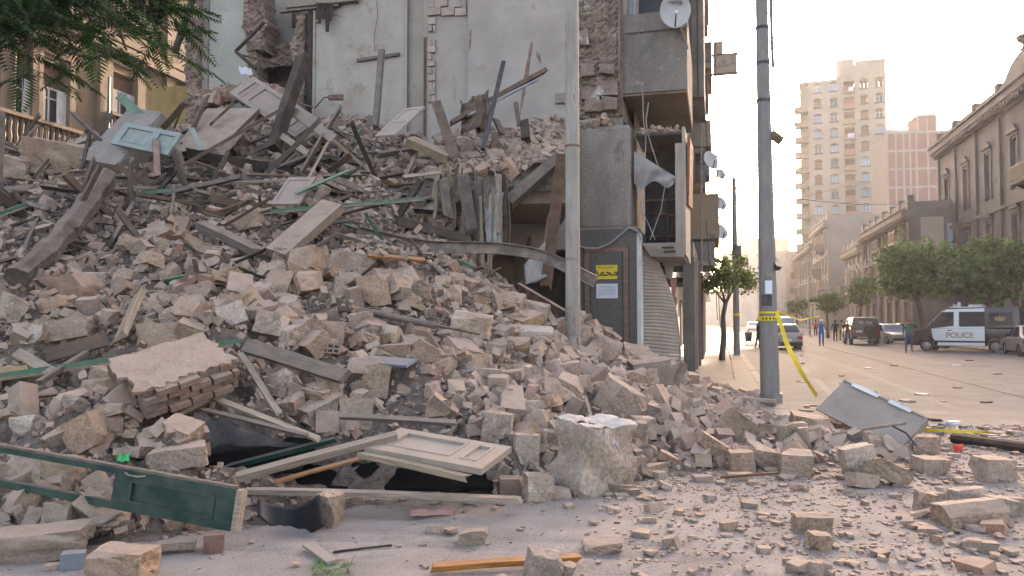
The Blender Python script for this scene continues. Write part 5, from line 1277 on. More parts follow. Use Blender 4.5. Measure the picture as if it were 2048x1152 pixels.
qa = quats(len(allp)); nf_ = len(sg1)+len(sg2); yw = rng.uniform(0, np.pi, nf_); tl_ = rng.normal(0, .16, nf_)
qa[-nf_:] = np.stack([np.cos(yw)*np.cos(tl_/2), np.cos(yw)*np.sin(tl_/2), np.sin(yw)*np.sin(tl_/2), np.sin(yw)*np.cos(tl_/2)], 1); sc[-nf_:, 2] *= .75
mass('rubble', allp, sc, tints(len(allp)), 'rubble', quat=qa, kind='stuff', label='small stones and mortar crumbs covering the heap and road')
# debris on the shelf and on the sign box and column
n = 1700; X_ = rng.uniform(sx0+.1, sx1-.1, n); Y_ = rng.uniform(sy0+.1, sy1, n); k_ = X_ < .0765*Y_; X_, Y_ = X_[k_], Y_[k_]; n = len(X_); s_ = np.clip(rng.lognormal(-2.5, .5, n), .04, .28)
mass('crumbs', np.c_[X_, Y_, shz(X_, Y_)+s_*.15], s_[:, None]*np.stack([rng.uniform(.8, 1.5, n), rng.uniform(.7, 1.1, n), rng.uniform(.4, .9, n)], 1), tints(n), 'rubble', kind='stuff', label='crumbs and stones lying on the sagging floor slab')
n = 260; L_ = rng.uniform(SB0, SB1-.1, n); A_ = rng.uniform(AW+.15, AW+1.8, n); q = np.array([tuple(ST(l, a, z1s+.07)) for l, a in zip(L_, A_)]); s_ = rng.uniform(.04, .13, n); q[:, 2] += rng.uniform(0, .12, n)
mass('crumbs', q, s_[:, None]*rng.uniform(.6, 1.3, (n, 3)), tints(n), 'rubble', kind='stuff', label='crumbs lying on top of the torn sign box')
n = 160; L_ = rng.uniform(lu(1160), lu(1225), n); A_ = rng.uniform(AW-.1, AW+.8, n); q = np.array([tuple(ST(l, a, zv(250)+.03)) for l, a in zip(L_, A_)]); q[:, 2] += rng.uniform(0, .3, n)*((L_-lu(1160))/(lu(1225)-lu(1160)))
mass('crumbs', q, rng.uniform(.05, .2, n)[:, None]*rng.uniform(.6, 1.3, (n, 3)), tints(n), 'rubble', kind='stuff', label='broken bricks lying on top of the concrete column')
n = 420; t_ = rng.random((n, 2)); q = np.array([tuple(FA(395+185*a+10*b, 200-40*a*(1-a)*2+18*b-18*abs(a-.5), AW-.3-1.3*b)) for a, b in t_]); 
mass('crumbs', q, rng.uniform(.06, .3, n)[:, None]*rng.uniform(.6, 1.3, (n, 3)), tints(n, .45)*.8, 'rubble', kind='stuff', label='reddish broken bricks heaped below the torn doorway')
# ------------------------------------------------------------------ timber, doors, steel in the heap
_P = P
def PH(u, v, y):
    """like P, but never below the heap: things lie on the stones"""
    if y < 19.5 and -200 < u < 1500 and v < 1010:
        s = S(u, v); cl = .22 if v > 500 else .14
        if s.y-cl < y and s.y < 19: y = max(s.y-cl, y-1.6)
    return _P(u, v, y)
def beam_mesh(mb, A, B, w, t, roll=0.0, seg=4, warp=.0, rag=.0, T=None, rs=random):
    """timber from A to B: w across, t thick, splintered ends, slightly warped"""
    A, B = Vector(A), Vector(B); x = (B-A).normalized(); up = Vector((0, 0, 1))
    if abs(x.z) > .95: up = Vector((0, 1, 0))
    y = up.cross(x).normalized(); z = x.cross(y)
    q = Quaternion(x, roll); y = q @ y; z = q @ z; L = (B-A).length; rings = []
    for i in range(seg+1):
        s = i/seg; off = z*(warp*L*math.sin(math.pi*s)) + y*(warp*.5*L*math.sin(2*math.pi*s))
        ring = []
        for a, b in ((-1, -1), (1, -1), (1, 1), (-1, 1)):
            e = 0
            if i == 0: e = rs.uniform(0, rag)
            if i == seg: e = -rs.uniform(0, rag)
            ring.append(A+x*(L*s+e)+off+y*(a*w/2)+z*(b*t/2))
        rings.append(ring)
    vs = [tuple(p) for r in rings for p in r]; fs = [(0, 3, 2, 1), tuple(4*seg+k for k in range(4))]
    for i in range(seg):
        for k in range(4): fs.append((4*i+k, 4*i+(k+1) % 4, 4*i+4+(k+1) % 4, 4*i+4+k))
    mb.add(vs, fs, T)
def clear_line(a, b, clr=.10):
    """ends of a long piece, pulled out of the heap along the lines of sight until it lies on the stones"""
    for k in range(26):
        A, B = _P(a[0], a[1], a[2]-.08*k), _P(b[0], b[1], b[2]-.08*k)
        ts = np.linspace(.03, .97, 14); q = np.array([tuple(A.lerp(B, t)) for t in ts])
        if np.mean(q[:, 2] > H(q[:, 0], q[:, 1])+clr) > .9: break
    return A, B
def plank(name, A, B, w, t, m, label, cat='plank', roll=0.0, group=None, warp=.004, rag=.03, seg=4):
    # built along local x so that the grain runs with the timber
    A, B = Vector(A), Vector(B); L = (B-A).length; mb = MB(); beam_mesh(mb, (-L/2, 0, 0), (L/2, 0, 0), w, t, roll, seg, warp, rag)
    me = mesh_of(name, mb, m); bm = bmesh.new(); bm.from_mesh(me); bmesh.ops.recalc_face_normals(bm, faces=bm.faces); bm.to_mesh(me); bm.free()
    o = bpy.data.objects.new(name, me); COL.objects.link(o); o.location = (A+B)/2
    x = (B-A).normalized(); up = Vector((0, 0, 1)) if abs(x.z) < .95 else Vector((0, 1, 0)); y = up.cross(x).normalized(); z = x.cross(y)
    o.rotation_euler = Matrix((x, y, z)).transposed().to_euler()
    return meta(o, label, cat, group)
def short5(s):
    w = s.split()[:5]
    while w[-1] in ('on', 'the', 'a', 'at', 'of', 'in', 'lying', 'leaning', 'standing', 'and', 'with', 'left', 'right', 'to'): w.pop()
    return ' '.join(w)
GW = 'timbers in the rubble heap'
# u0,v0,dy0, u1,v1,dy1, width px, thickness ratio, material, roll, label ; dy = offset in depth from the heap surface under the pixel
def seat(u, v, dy, lift):
    if dy is None: return None
    s = S(u, v); return P(u, v, s.y+dy)
for (u0, v0, y0, u1, v1, y1, wp, th, m, roll, lab) in TIM:
    A, B = clear_line((u0, v0, y0), (u1, v1, y1)) if v0 > 330 and v0 < 1030 and not (850 < u0 < 1130 and v0 < 480) else (PH(u0, v0, y0), PH(u1, v1, y1))
    ym = (y0+y1)/2
    # keep the lower end on the heap
    lo = A if A.z < B.z else B
    w = wp*ym/FPX
    plank('timber', A, B, w, max(w*th, .012), m, lab, 'timber' if th > .45 else 'board', roll, GW, rag=w*.7)
hl = random.Random(12)
for k in range(20):
    u = 872+k*7.4+hl.uniform(-3, 3); v0, v1 = hl.uniform(318, 372), hl.uniform(415, 545) if k > 6 else hl.uniform(400, 460); y = 16.05+hl.uniform(-.25, .2); m = hl.choice(('wood_pale', 'wood_grey', 'wood_grey', 'wood_pale', 'wood_brown')); w = hl.choice((.03, .05, .08, .13))
    plank('hanging_lath', P(u, v0, y), P(u+hl.uniform(-22, 16), v1, y-hl.uniform(0, .3)), w, .018, m, '%s %s lath hanging over the cavity, number %s from the left' % ('wide' if w > .07 else 'narrow', {'wood_pale': 'pale', 'wood_grey': 'grey', 'wood_brown': 'brown'}[m], ('one', 'two', 'three', 'four', 'five', 'six', 'seven', 'eight', 'nine', 'ten', 'eleven', 'twelve', 'thirteen', 'fourteen', 'fifteen', 'sixteen', 'seventeen', 'eighteen', 'nineteen', 'twenty')[k]), 'lath', hl.uniform(0, 1.2), 'laths hanging over the dark cavity', .03, .12, 5)
# random laths and planks in the upper heap
lp, lu_, lv_ = on_heap(1900, zmin=.6)
sel = np.nonzero((lv_ > 285) & (lv_ < 590) & (lu_ < 1010) & (rng.random(len(lp)) < np.clip((640-lv_)/250, .1, 1)))[0][:285]
for k, i in enumerate(sel):
    L = random.uniform(.45, 1.9)*(1 if k % 3 else 1.3); az = random.uniform(0, 6.28); el = random.gauss(.12, .28)
    d = Vector((math.cos(az)*math.cos(el), math.sin(az)*math.cos(el)*.8, math.sin(el)+.2*math.sin(az)))
    c = Vector(lp[i])+Vector((0, -.05, random.uniform(.03, .16))); w = random.choice((.04, .05, .07, .09, .14))
    m = random.choices(('wood_grey', 'wood_pale', 'wood_dark', 'wood_brown', 'paint_green', 'steel_dusty'), (.46, .16, .14, .14, .04, .06))[0]
    tone = {'wood_grey': 'dusty grey', 'wood_pale': 'pale', 'wood_dark': 'dark', 'wood_brown': 'brown', 'paint_green': 'green painted', 'steel_dusty': 'dusty metal'}[m]
    j = int(np.argmin([math.hypot((t[0]+t[3])/2-lu_[i], (t[1]+t[4])/2-lv_[i]) for t in TIM])); nm = short5(TIM[j][10]); t_ = TIM[j]
    side = 'left of' if lu_[i] < (t_[0]+t_[3])/2-40 else ('right of' if lu_[i] > (t_[0]+t_[3])/2+40 else ('above' if lv_[i] < (t_[1]+t_[4])/2 else 'below'))
    plank('lath', c-d*L/2, c+d*L/2, w, random.choice((.02, .03, .045)), m, '%s %s %s %s the %s' % ('long' if L > 1.5 else ('short' if L < .9 else 'middling'), tone, 'board' if w > .08 else 'lath', side, nm), 'lath', random.uniform(0, 3), 'laths scattered over the upper heap', .01, .08, 3)
big_, bu, bv_ = on_heap(1400, zmin=.8); sel = np.nonzero((bv_ > 290) & (bv_ < 500) & (bu < 990))[0][:95]
for k, i in enumerate(sel):
    L = random.uniform(.9, 2.5); az = random.uniform(0, 6.28); el = random.choice((random.uniform(.35, 1.15), random.gauss(.1, .2), random.gauss(.1, .2)))
    d = Vector((math.cos(az)*math.cos(el), math.sin(az)*math.cos(el)*.5, math.sin(el))); c = Vector(big_[i])+Vector((0, -.1, .05+max(0, d.z)*L*.35)); w = random.choice((.07, .09, .12, .18))
    m = random.choices(('wood_grey', 'wood_dark', 'wood_brown', 'wood_pale', 'steel_dusty'), (.4, .26, .2, .1, .04))[0]
    tone = {'wood_grey': 'dusty grey', 'wood_pale': 'pale', 'wood_dark': 'dark', 'wood_brown': 'brown', 'steel_dusty': 'metal'}[m]
    j = int(np.argmin([math.hypot((t[0]+t[3])/2-bu[i], (t[1]+t[4])/2-bv_[i]) for t in TIM])); nm = short5(TIM[j][10])
    plank('plank', c-d*L/2, c+d*L/2, w, random.choice((.03, .05, .07)), m, '%s %s plank %s near the %s' % ('long' if L > 1.6 else 'short', tone, 'sticking up' if el > .35 else 'lying', nm), 'plank', random.uniform(0, 3), 'planks sticking out of the upper heap', .012, .12, 4)
# a mass of tiny splinters
n = 2600; sp, su, sv_ = on_heap(9000, zmin=.4); ok = (sv_ < 600) & (rng.random(len(sp)) < .5); sp = sp[ok][:n]; n = len(sp)
box_t = [(np.array([(i*.5, j*.5, k*.5) for i in (-1, 1) for j in (-1, 1) for k in (-1, 1)]), np.array([(0, 1, 3), (0, 3, 2), (4, 6, 7), (4, 7, 5), (0, 4, 5), (0, 5, 1), (2, 3, 7), (2, 7, 6), (0, 2, 6), (0, 6, 4), (1, 5, 7), (1, 7, 3)]))]
az = rng.uniform(0, 2*np.pi, n); el = rng.normal(0, .3, n)
qz = np.c_[np.cos(az/2), np.zeros(n), np.zeros(n), np.sin(az/2)]; qy = np.c_[np.cos(el/2), np.zeros(n), np.sin(el/2), np.zeros(n)]
def qmul(a, b):
    w = a[:, 0]*b[:, 0]-np.sum(a[:, 1:]*b[:, 1:], 1); v = a[:, :1]*b[:, 1:]+b[:, :1]*a[:, 1:]+np.cross(a[:, 1:], b[:, 1:]); return np.c_[w, v]
M['splinter'] = mat('splinter', (.25, .205, .165), (.16, .13, .105), scale=8, bump=.2, tint=True, dust=.3)
sp[:, 2] += rng.uniform(.0, .08, n)
tt = np.repeat(rng.choice([.35, .6, .9, 1.1, 1.35], n)[:, None], 3, 1)*np.where(rng.random(n)[:, None] < .25, np.array([[1, .78, .62]]), np.array([[1, 1, 1]]))
mass('splinters', sp, np.c_[rng.uniform(.12, .55, n), rng.uniform(.012, .05, n), rng.uniform(.006, .02, n)], tt, 'splinter', quat=qmul(qz, qy), temps=box_t, kind='stuff', label='splinters and lath ends strewn over the upper heap')
# thin roots and wires of the smashed reed ceiling
wb = MB(); rs = random.Random(77)
for k in range(70):
    u, v = rs.uniform(300, 480), rs.uniform(400, 480); p = S(u, v, .02); d = Vector((rs.gauss(0, 1), rs.gauss(0, .6)-.3, rs.uniform(.3, 1.4))).normalized(); L = rs.uniform(.2, .55)
    wb.tube([p, p+d*L*.5+Vector((rs.gauss(0, .03), 0, 0)), p+d*L+Vector((rs.gauss(0, .12), 0, -.06))], .005, 3, caps=False)
mk('reeds', wb, 'wood_pale', kind='stuff', label='bristling reeds and wires of the smashed ceiling left of the centre', fix=False)

M['bark_dusty'] = mat('bark_dusty', (.17, .138, .11), (.075, .06, .048), scale=3, bump=.9, bscale=16, dust=.3)
# the fat bent log on the left
lg = MB(); c = [(212, 352, 14.4), (178, 405, 13.4), (140, 455, 12.4), (90, 510, 11.5), (32, 556, 10.9)]
pts_ = [PH(*t) for t in c]; lg.tube([pts_[0]]+[pts_[i].lerp(pts_[i+1], s) for i in range(4) for s in (.25, .5, .75, 1)], [.19+.02*math.sin(i*1.7)+.025*((i*7) % 5)/5-.003*i for i in range(17)], 7)
for i, v in enumerate(lg.v): q = fbm(np.array([v[0]*6+v[2]*4]), np.array([v[1]*5+(i % 7)*1.7]), 3)[0]-.5; lg.v[i] = (v[0]+q*.11, v[1], v[2]+q*.11)
mk('log', lg, 'bark_dusty', label='fat dusty bent log slanting down the left flank', cat='log', sharp=18)
# long green bars
def gbar(A, B, w, lab):
    r = empty('green_bar', (A+B)/2, lab, 'bar'); x = (B-A)
    L = x.length; T = Matrix.Translation((A+B)/2 - wloc(r)) @ Matrix((x.normalized(), Vector((0, 0, 1)).cross(x).normalized(), x.normalized().cross(Vector((0, 0, 1)).cross(x).normalized()))).transposed().to_4x4()
    mb = MB(); mb.bx(-L/2, L/2, -w*.5, w*.5, -w*.1, w*.5, T); mk('painted_rail', mb, 'paint_green', parent=r, local=True)
    mb = MB(); mb.bx(-L/2+.02, L/2-.1, -w*.62, w*.3, -w*.5, -w*.101, T); mk('bare_edge', mb, 'wood_pale', parent=r, local=True); return r
gbar(*clear_line((508, 427, 13.6), (856, 397, 14.2)), .075, 'thin green painted rail lying level across the upper centre')
gbar(*clear_line((-15, 756, 8.8), (484, 684, 9.5)), .085, 'long green painted rail crossing the left lower heap')
gbar(*clear_line((-10, 432, 13.4), (70, 404, 14.0)), .08, 'short green rail at the upper left frame edge')
plank('board', PH(236, 190, 16.9), PH(322, 268, 16.3), .19, .03, 'paint_green', 'green painted board standing on edge at the upper left', 'board', 1.2, GW)
plank('board', PH(590, 388, 13.9), PH(700, 340, 14.6), .06, .03, 'paint_green', 'green edged lath right of the long pale board', 'lath', .6, GW)
# steel
def channel(name, pts, h, fl, t, m, label, cat='steel beam'):
    """steel channel swept along a bent line; flanges point to the camera"""
    mb = MB(); prof = [(-fl, h/2), (0, h/2), (0, -h/2), (-fl, -h/2), (-fl, -h/2+t), (-t, -h/2+t), (-t, h/2-t), (-fl, h/2-t)]
    n = len(prof); vs = []; fs = []
    for i, p in enumerate(pts):
        tn = (pts[min(i+1, len(pts)-1)]-pts[max(i-1, 0)]).normalized(); sd = tn.cross(Vector((0, 0, 1))).normalized(); up = sd.cross(tn)
        if sd.y < 0: sd = -sd
        for a, b in prof: vs.append(tuple(p+sd*a+up*b*(1 if up.z > 0 else -1)))
    for i in range(len(pts)-1):
        for k in range(n): fs.append((i*n+k, i*n+(k+1) % n, (i+1)*n+(k+1) % n, (i+1)*n+k))
    fs += [tuple(range(n)), tuple((len(pts)-1)*n+k for k in range(n))]
    mb.add(vs, fs); return mk(name, mb, m, label=label, cat=cat)
def curve(pp, k=5):
    out = []
    for i in range(len(pp)-1):
        a, b, c_, d = pp[max(i-1, 0)], pp[i], pp[i+1], pp[min(i+2, len(pp)-1)]
        for s in np.linspace(0, 1, k, endpoint=False): out.append(.5*((2*b)+(-a+c_)*s+(2*a-5*b+4*c_-d)*s*s+(-a+3*b-3*c_+d)*s**3))
    return out+[pp[-1]]
channel('steel_beam', curve([PH(716, 465, 13.7), PH(846, 492, 13.9), PH(993, 497, 14.3), PH(1080, 511, 14.5), PH(1140, 537, 14.4), PH(1192, 563, 14.2)]), .21, .09, .018, 'steel_dusty', 'long bent steel channel reaching across to the lamp pole')
channel('steel_beam', [PH(1038, 578, 14.8), PH(1132, 634, 13.9)], .24, .1, .02, 'rust', 'short rusty steel channel sloping down behind the lamp pole')
plank('steel_sheet', PH(703, 718, 9.9), PH(826, 727, 9.7), .20, .03, 'steel_blue', 'blue grey folded sheet metal in the lower centre', 'sheet metal', .35)
plank('steel_plate', PH(805, 354, 15.2), PH(880, 345, 15.5), .16, .02, 'steel_dusty', 'flat grey steel plate near the heap top', 'steel plate', .5)
def rod(pts, r, m, label, cat='rod', name='rod'):
    mb = MB(); mb.tube(pts, r, 8); return mk(name, mb, m, label=label, cat=cat, smooth=False, sharp=40)
rod([PH(1007, 124, 18.2), PH(966, 299, 17.0)], .056, 'steel_dark', 'black round pole standing tilted before the grey wall', 'pole', 'pole')
rod([PH(718, 620, 10.9), PH(872, 652, 10.6)], .045, 'wood_grey', 'grey round pole buried on the middle slope', 'pole', 'pole')
rod([PH(860, 648, 10.6), PH(960, 668, 10.4)], .018, 'rust', 'thin rusty rod at the end of the buried pole')
rod([PH(819, 476, 13.8), PH(878, 548, 13.2)], .022, 'steel_dark', 'dark rod leaning into the cavity')
rod([PH(560, 128, 20.4), PH(476, 108, 20.1), PH(470, 103, 20.1)], .03, 'wood_brown', 'dark bent lath hooked in the torn doorway', 'lath', 'lath')
rod([PH(528, 45, 20.4), PH(471, 103, 20.1)], .045, 'wood_dark', 'dark broken lath pointing up in the torn doorway', 'lath', 'lath')
rod([PH(473, 104, 20.1), PH(512, 138, 19.9)], .045, 'wood_dark', 'dark broken lath pointing down in the torn doorway', 'lath', 'lath')
rod([PH(388, -10, 21.8), PH(350, 104, 21.2)], .09, 'wood_dark', 'dark pole leaning on the torn wall edge at upper left', 'pole', 'pole')
rod([PH(598, 206, 18.5), PH(630, 216, 18.3), PH(648, 195, 18.3), PH(668, 192, 18.3)], .018, 'rust', 'bent iron bracket before the white wall', 'bracket', 'iron_bracket')
mb = MB(); a = PH(672, 196, 18.3); mb.bx(a.x-.17, a.x+.16, 18.25, 18.35, a.z-.05, a.z+.07, jit=.01); mk('iron_plate', mb, 'rust', label='small rusty plate on the bent iron bracket', cat='plate')
# panelled doors ------------------------------------------------------------
def door(name, A, B, C, th, m, label, panels, cat='door', extra=None):
    """A origin, B end of length, C end of width; panels as fractions x0,x1,y0,y1"""
    L = (B-A).length; T = frame(A, B, C); x = (B-A).normalized(); W = abs((C-A).dot((T.to_3x3() @ Vector((0, 1, 0)))))
    r = empty(name, (A+B)/2, label, cat); Tl = Matrix.Translation(-r.location) @ T
    mb = MB(); opened = []
    xs = sorted({0, 1, *[p[0] for p in panels], *[p[1] for p in panels]}); ys = sorted({0, 1, *[p[2] for p in panels], *[p[3] for p in panels]})
    for i in range(len(xs)-1):
        for j in range(len(ys)-1):
            cx, cyy = (xs[i]+xs[i+1])/2, (ys[j]+ys[j+1])/2
            if any(p[0] < cx < p[1] and p[2] < cyy < p[3] for p in panels): continue
            mb.bx(xs[i]*L, xs[i+1]*L, ys[j]*W, ys[j+1]*W, -th/2, th/2, Tl)
    mk('leaf_frame', mb, m, parent=r, local=True, fix=True)
    for p in panels:
        x0, x1, y0, y1 = p[0]*L, p[1]*L, p[2]*W, p[3]*W
        mb = MB(); mb.bx(x0, x1, y0, y1, -th*.2, th*.12, Tl); pn = mk('panel', mb, m, parent=r, local=True)
        mb = MB(); e = .025; k = th*.5+.008
        mb.bx(x0, x1, y0, y0+e, th*.121, k, Tl); mb.bx(x0, x1, y1-e, y1, th*.121, k, Tl); mb.bx(x0, x0+e, y0+e+.001, y1-e-.001, th*.121, k, Tl); mb.bx(x1-e, x1, y0+e+.001, y1-e-.001, th*.121, k, Tl)
        mk('moulding', mb, m, parent=r, local=True)
    return r, Tl, L, W
dr, Tl, L, W = door('green_door', P(-60, 961, 6.6), P(466, 1062, 6.1), P(-60+25, 886, 6.6), .055, 'paint_dkgreen', 'long fallen dark green door on edge at lower left', [(.02, .56, .18, .86), (.62, .93, .2, .80)])
for ch in list(dr.children):                                  # the left bay has lost its filling
    if ch.name.startswith(('panel', 'moulding')) and ch.location.x < dr.children[0].location.x-.2: bpy.data.objects.remove(ch)
mb = MB(); mb.bx(L+.001, L+.045, .0, W, -.045, .04, Tl); mk('end_rail', mb, 'wood_pale', parent=dr, local=True)
mb = MB(); mb.bx(.02, L-.02, W+.001, W+.02, -.03, .028, Tl); mk('dusty_top_edge', mb, 'wood_grey', parent=dr, local=True)
hm = MB(); hm.tube([Tl @ Vector((L*.60, W*.93, .04)), Tl @ Vector((L*.62, W*.9, .065)), Tl @ Vector((L*.655, W*.9, .065)), Tl @ Vector((L*.675, W*.93, .04))], .009, 6); mk('handle', hm, 'steel_dusty', parent=dr, local=True)
door('panelled_door', PH(728, 900, 7.55), PH(963, 944, 7.05), PH(806, 862, 8.1), .06, 'paint_beige', 'pale panelled door lying on the rubble edge left of the largest block', [(.12, .68, .22, .84), (.76, .90, .22, .84)])
plank('board', PH(716, 908, 7.5), PH(942, 958, 7.0), .10, .05, 'wood_pale', 'splintered underlay board beneath the pale panelled door', 'board', 0, GW, rag=.12)
door('panelled_door', PH(459, 187, 18.3), PH(590, 276, 17.2), PH(513, 158, 18.5), .06, 'paint_tan', 'brown panelled door leaning diagonally at the heap top', [(.08, .16, .12, .88), (.24, .62, .12, .88), (.70, .78, .12, .88), (.84, .97, .12, .88)])
door('panelled_door', PH(222, 288, 15.8), PH(336, 312, 15.4), PH(202, 236, 16.2), .06, 'paint_teal', 'pale turquoise panelled door lying at the upper left', [(.1, .56, .18, .85), (.66, .94, .18, .85)])
door('panelled_door', PH(750, 274, 17.4), PH(812, 218, 18.4), PH(792, 269, 17.2), .05, 'paint_beige', 'small cream panelled door leaning before the white wall', [(.08, .46, .14, .86), (.54, .92, .14, .86)])
door('cupboard_door', PH(540, 410, 13.8), PH(578, 356, 14.6), PH(596, 412, 13.7), .04, 'paint_tan', 'small brown framed hatch in the upper centre', [(.12, .88, .12, .88)])
# wall fragment of real bricks with a plaster skin ---------------------------
A, B, C = PH(290, 838, 8.0), PH(476, 772, 8.35), PH(384, 742, 9.1)
T = frame(A, B, C); L = (B-A).length
bw = empty('brick_wall_fragment', A, 'tilted fragment of brick wall with plaster skin in the left centre', 'wall fragment'); Tl = Matrix.Translation(-bw.location) @ T
D = .75; hgt = .30
mb = MB(); mb.bx(.02, L-.02, .02, D-.02, .01, hgt-.02, Tl); mk('mortar_core', mb, 'mortar', parent=bw, local=True)
mb = MB(); rk = random.Random(3)
mb.grid(lambda i, j: (-.02+(L+.03)*i+(rk.uniform(-.06, .03) if i in (0, 1) else 0), -.02+(D+.02)*j+(rk.uniform(-.02, .07) if j == 0 else 0), hgt+.012+.05*(fbm(np.array([i*7.]), np.array([j*5.]), 4)[0]-.4)), 22, 14, Tl)
ob_ = mk('plaster_skin', mb, 'stone', parent=bw, local=True, fix=False); q_ = ob_.modifiers.new('s', 'SOLIDIFY'); q_.thickness = .03
nb = 9; rows = 4; rs = random.Random(9)
for r_ in range(rows):
    x = -(.11 if r_ % 2 else 0)
    while x < L:
        x0, x1 = max(x, 0), min(x+.215, L); 
        if x1-x0 > .05 and rs.random() > .06:
            mb = MB(); e = rs.uniform(-.05, .06); mb.bx(x0+.006, x1-.006, -.02+e, .12, r_*hgt/rows+.006, (r_+1)*hgt/rows-.008, Tl, jit=.004); mk('brick', mb, 'brick_dusty' if rs.random() < .75 else 'brick', parent=bw, local=True)
        x += .225
for r_ in range(rows):
    for k in range(3):
        mb = MB(); e = rs.uniform(-.02, .02); mb.bx(-.02+e, .12, .14+k*.2, .14+k*.2+.185, r_*hgt/rows+.006, (r_+1)*hgt/rows-.008, Tl, jit=.004); mk('brick', mb, 'brick', parent=bw, local=True)
# perforated bricks
def hollow_brick(p, rot, label):
    r = empty('hollow_brick', p, label, 'brick', 'perforated bricks'); r.rotation_euler = rot
    mb = MB(); w, d, h = .24, .2, .13
    mb.bx(-w/2, w/2, -d/2+.02, d/2, 0, h)
    for i in range(4): mb.bx(-w/2+i*.0733, -w/2+i*.0733+.02, -d/2, -d/2+.019, 0, h)
    for j in range(3): mb.bx(-w/2+.021, w/2-.021, -d/2, -d/2+.018, j*.055, j*.055+.02)
    mk('clay_body', mb, 'brick_dusty', parent=r, local=True)
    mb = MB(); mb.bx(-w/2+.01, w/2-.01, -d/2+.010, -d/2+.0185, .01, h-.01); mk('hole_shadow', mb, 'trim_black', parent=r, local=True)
for u, v, rz, lab in ((658, 712, .3, 'perforated clay brick in the lower centre above the frame rail'), (345, 645, -.4, 'perforated clay brick on the left centre slope'), (1500, 915, .6, 'perforated clay brick on the right fringe'), (22, 668, .2, 'perforated clay brick at the left edge')):
    hollow_brick(S(u, v, .02), (R(-8), R(6), rz), lab)
# concrete slab in the centre
yq = S(560, 500).y; A, B, C = P(527, 494, yq-.3), P(570, 504, yq-.45), P(682, 414, yq+.55)
T = frame(A, B, C); L = (B-A).length; W = (C-A).length
mb = MB(); nx_ = 4; mb.bx(0, L*1.05, 0, W, -.17, 0, T, jit=.03); o = mk('concrete_slab', mb, 'concrete', label='long grey concrete slab lying in the centre of the heap', cat='slab')
# broken wall pieces upper left
for k, (a, b, c_, th, m, lab) in enumerate(((PH(222, 330, 15.6), PH(150, 318, 16.0), PH(236, 236, 16.6), .5, 'conc_pale', 'big broken wall piece with blue paint at the upper left'), (PH(441, 304, 16.4), PH(338, 300, 16.6), PH(408, 228, 17.6), .2, 'concrete', 'dusty grey wall slab leaning at the upper left'))):
    T = frame(a, b, c_); L = (b-a).length; W = (c_-a).length; mb = MB(); mb.bx(0, L, 0, W, 0, th, T, jit=.09); ob = mk('wall_piece', mb, m, label=lab, cat='wall piece')
    if k == 0:
        mb = MB(); mb.bx(L*.55, L*.98, W*.72, W*.99, th, th+.03, T, jit=.03); mb2 = MB(); mk('blue_paint', mb, 'paint_teal', parent=ob); mb2.bx(L*.5, L*.97, W*.02, W*.35, th, th+.025, T, jit=.03); mk('blue_paint', mb2, 'paint_teal', parent=ob)
for u0, v0, u1, v1, y, m, lab in ((60, 292, 190, 350, 16.8, 'stone', 'large pale slab hump at the far upper left'), (-20, 318, 60, 370, 16.4, 'stone', 'pale slab hump cut by the left frame edge')):
    c = P((u0+u1)/2, (v0+v1)/2, y); place_stone(with_mat(SLB[2], m), c, ((u1-u0)*y/FPX, 1.0, (v1-v0)*y/FPX*1.2), (.2, .15, .3), 'wall_piece', label=lab, cat='wall piece')
# cloth and plastic -----------------------------------------------------------
def sheetgrid(name, cs, nu, nv, m, amp, seed, label, cat, freq=7, **kw):
    rs = random.Random(seed); ph = [rs.uniform(0, 6) for _ in range(6)]
    def f(i, j):
        p = (cs[0].lerp(cs[1], i)).lerp(cs[3].lerp(cs[2], i), j)
        n_ = math.sin(i*freq+ph[0]+j*2)*.5+math.sin(j*freq*.8+ph[1]-i*3)*.3+math.sin((i+j)*freq*2.1+ph[2])*.2
        return tuple(p+Vector((n_*amp*.4, -n_*amp, n_*amp*.6)))
    mb = MB(); mb.grid(f, nu, nv); o = mk(name, mb, m, label=label, cat=cat, smooth=True, fix=False)
    so_ = o.modifiers.new('s', 'SOLIDIFY'); so_.thickness = .004; return o
sheetgrid('plastic_film', [PH(386, 826, 8.3), PH(470, 850, 8.1), PH(600, 890, 7.8), PH(420, 905, 8.0)], 26, 14, 'film', .05, 3, 'crumpled clear plastic film over the black hollow at left', 'plastic film', 9)
sheetgrid('plastic_bag', [PH(238, 898, 7.5), PH(262, 894, 7.5), PH(258, 922, 7.35), PH(232, 924, 7.35)], 12, 12, 'green_plastic', .03, 5, 'bright green crumpled plastic bag above the green door', 'bag', 11)
sheetgrid('pink_cloth', [G(818, 1016, .05), G(905, 1012, .07), G(908, 1029, .02), G(820, 1033, .02)], 24, 8, 'cloth_pink', .02, 6, 'dusty pink cloth lying on the road before the floor board', 'cloth', 12)
sheetgrid('rag', [PH(918, 205, 17.9), PH(975, 186, 18.0), PH(985, 268, 17.3), PH(922, 262, 17.4)], 22, 20, 'cloth_dark', .13, 8, 'dark tangled rags caught behind the black pole', 'rags', 13)
sheetgrid('rag', [PH(942, 195, 17.85), PH(968, 190, 17.8), PH(976, 262, 17.2), PH(946, 256, 17.3)], 12, 14, 'wood_brown', .07, 9, 'brown torn upholstery within the dark rags', 'rags', 7)
sheetgrid('curtain_scrap', [PH(968, 395, 15.85), PH(1006, 385, 15.9), PH(1000, 490, 15.8), PH(975, 500, 15.7)], 14, 18, 'cloth_grey', .07, 12, 'torn whitish fabric strips hanging over the dark cavity', 'fabric', 16)
sheetgrid('cloth_scrap', [PH(476, 132, 19.7), PH(502, 138, 19.7), PH(506, 150, 19.5), PH(480, 148, 19.5)], 10, 6, 'cloth_white', .04, 14, 'small white crumpled cloth below the torn doorway', 'cloth', 12)
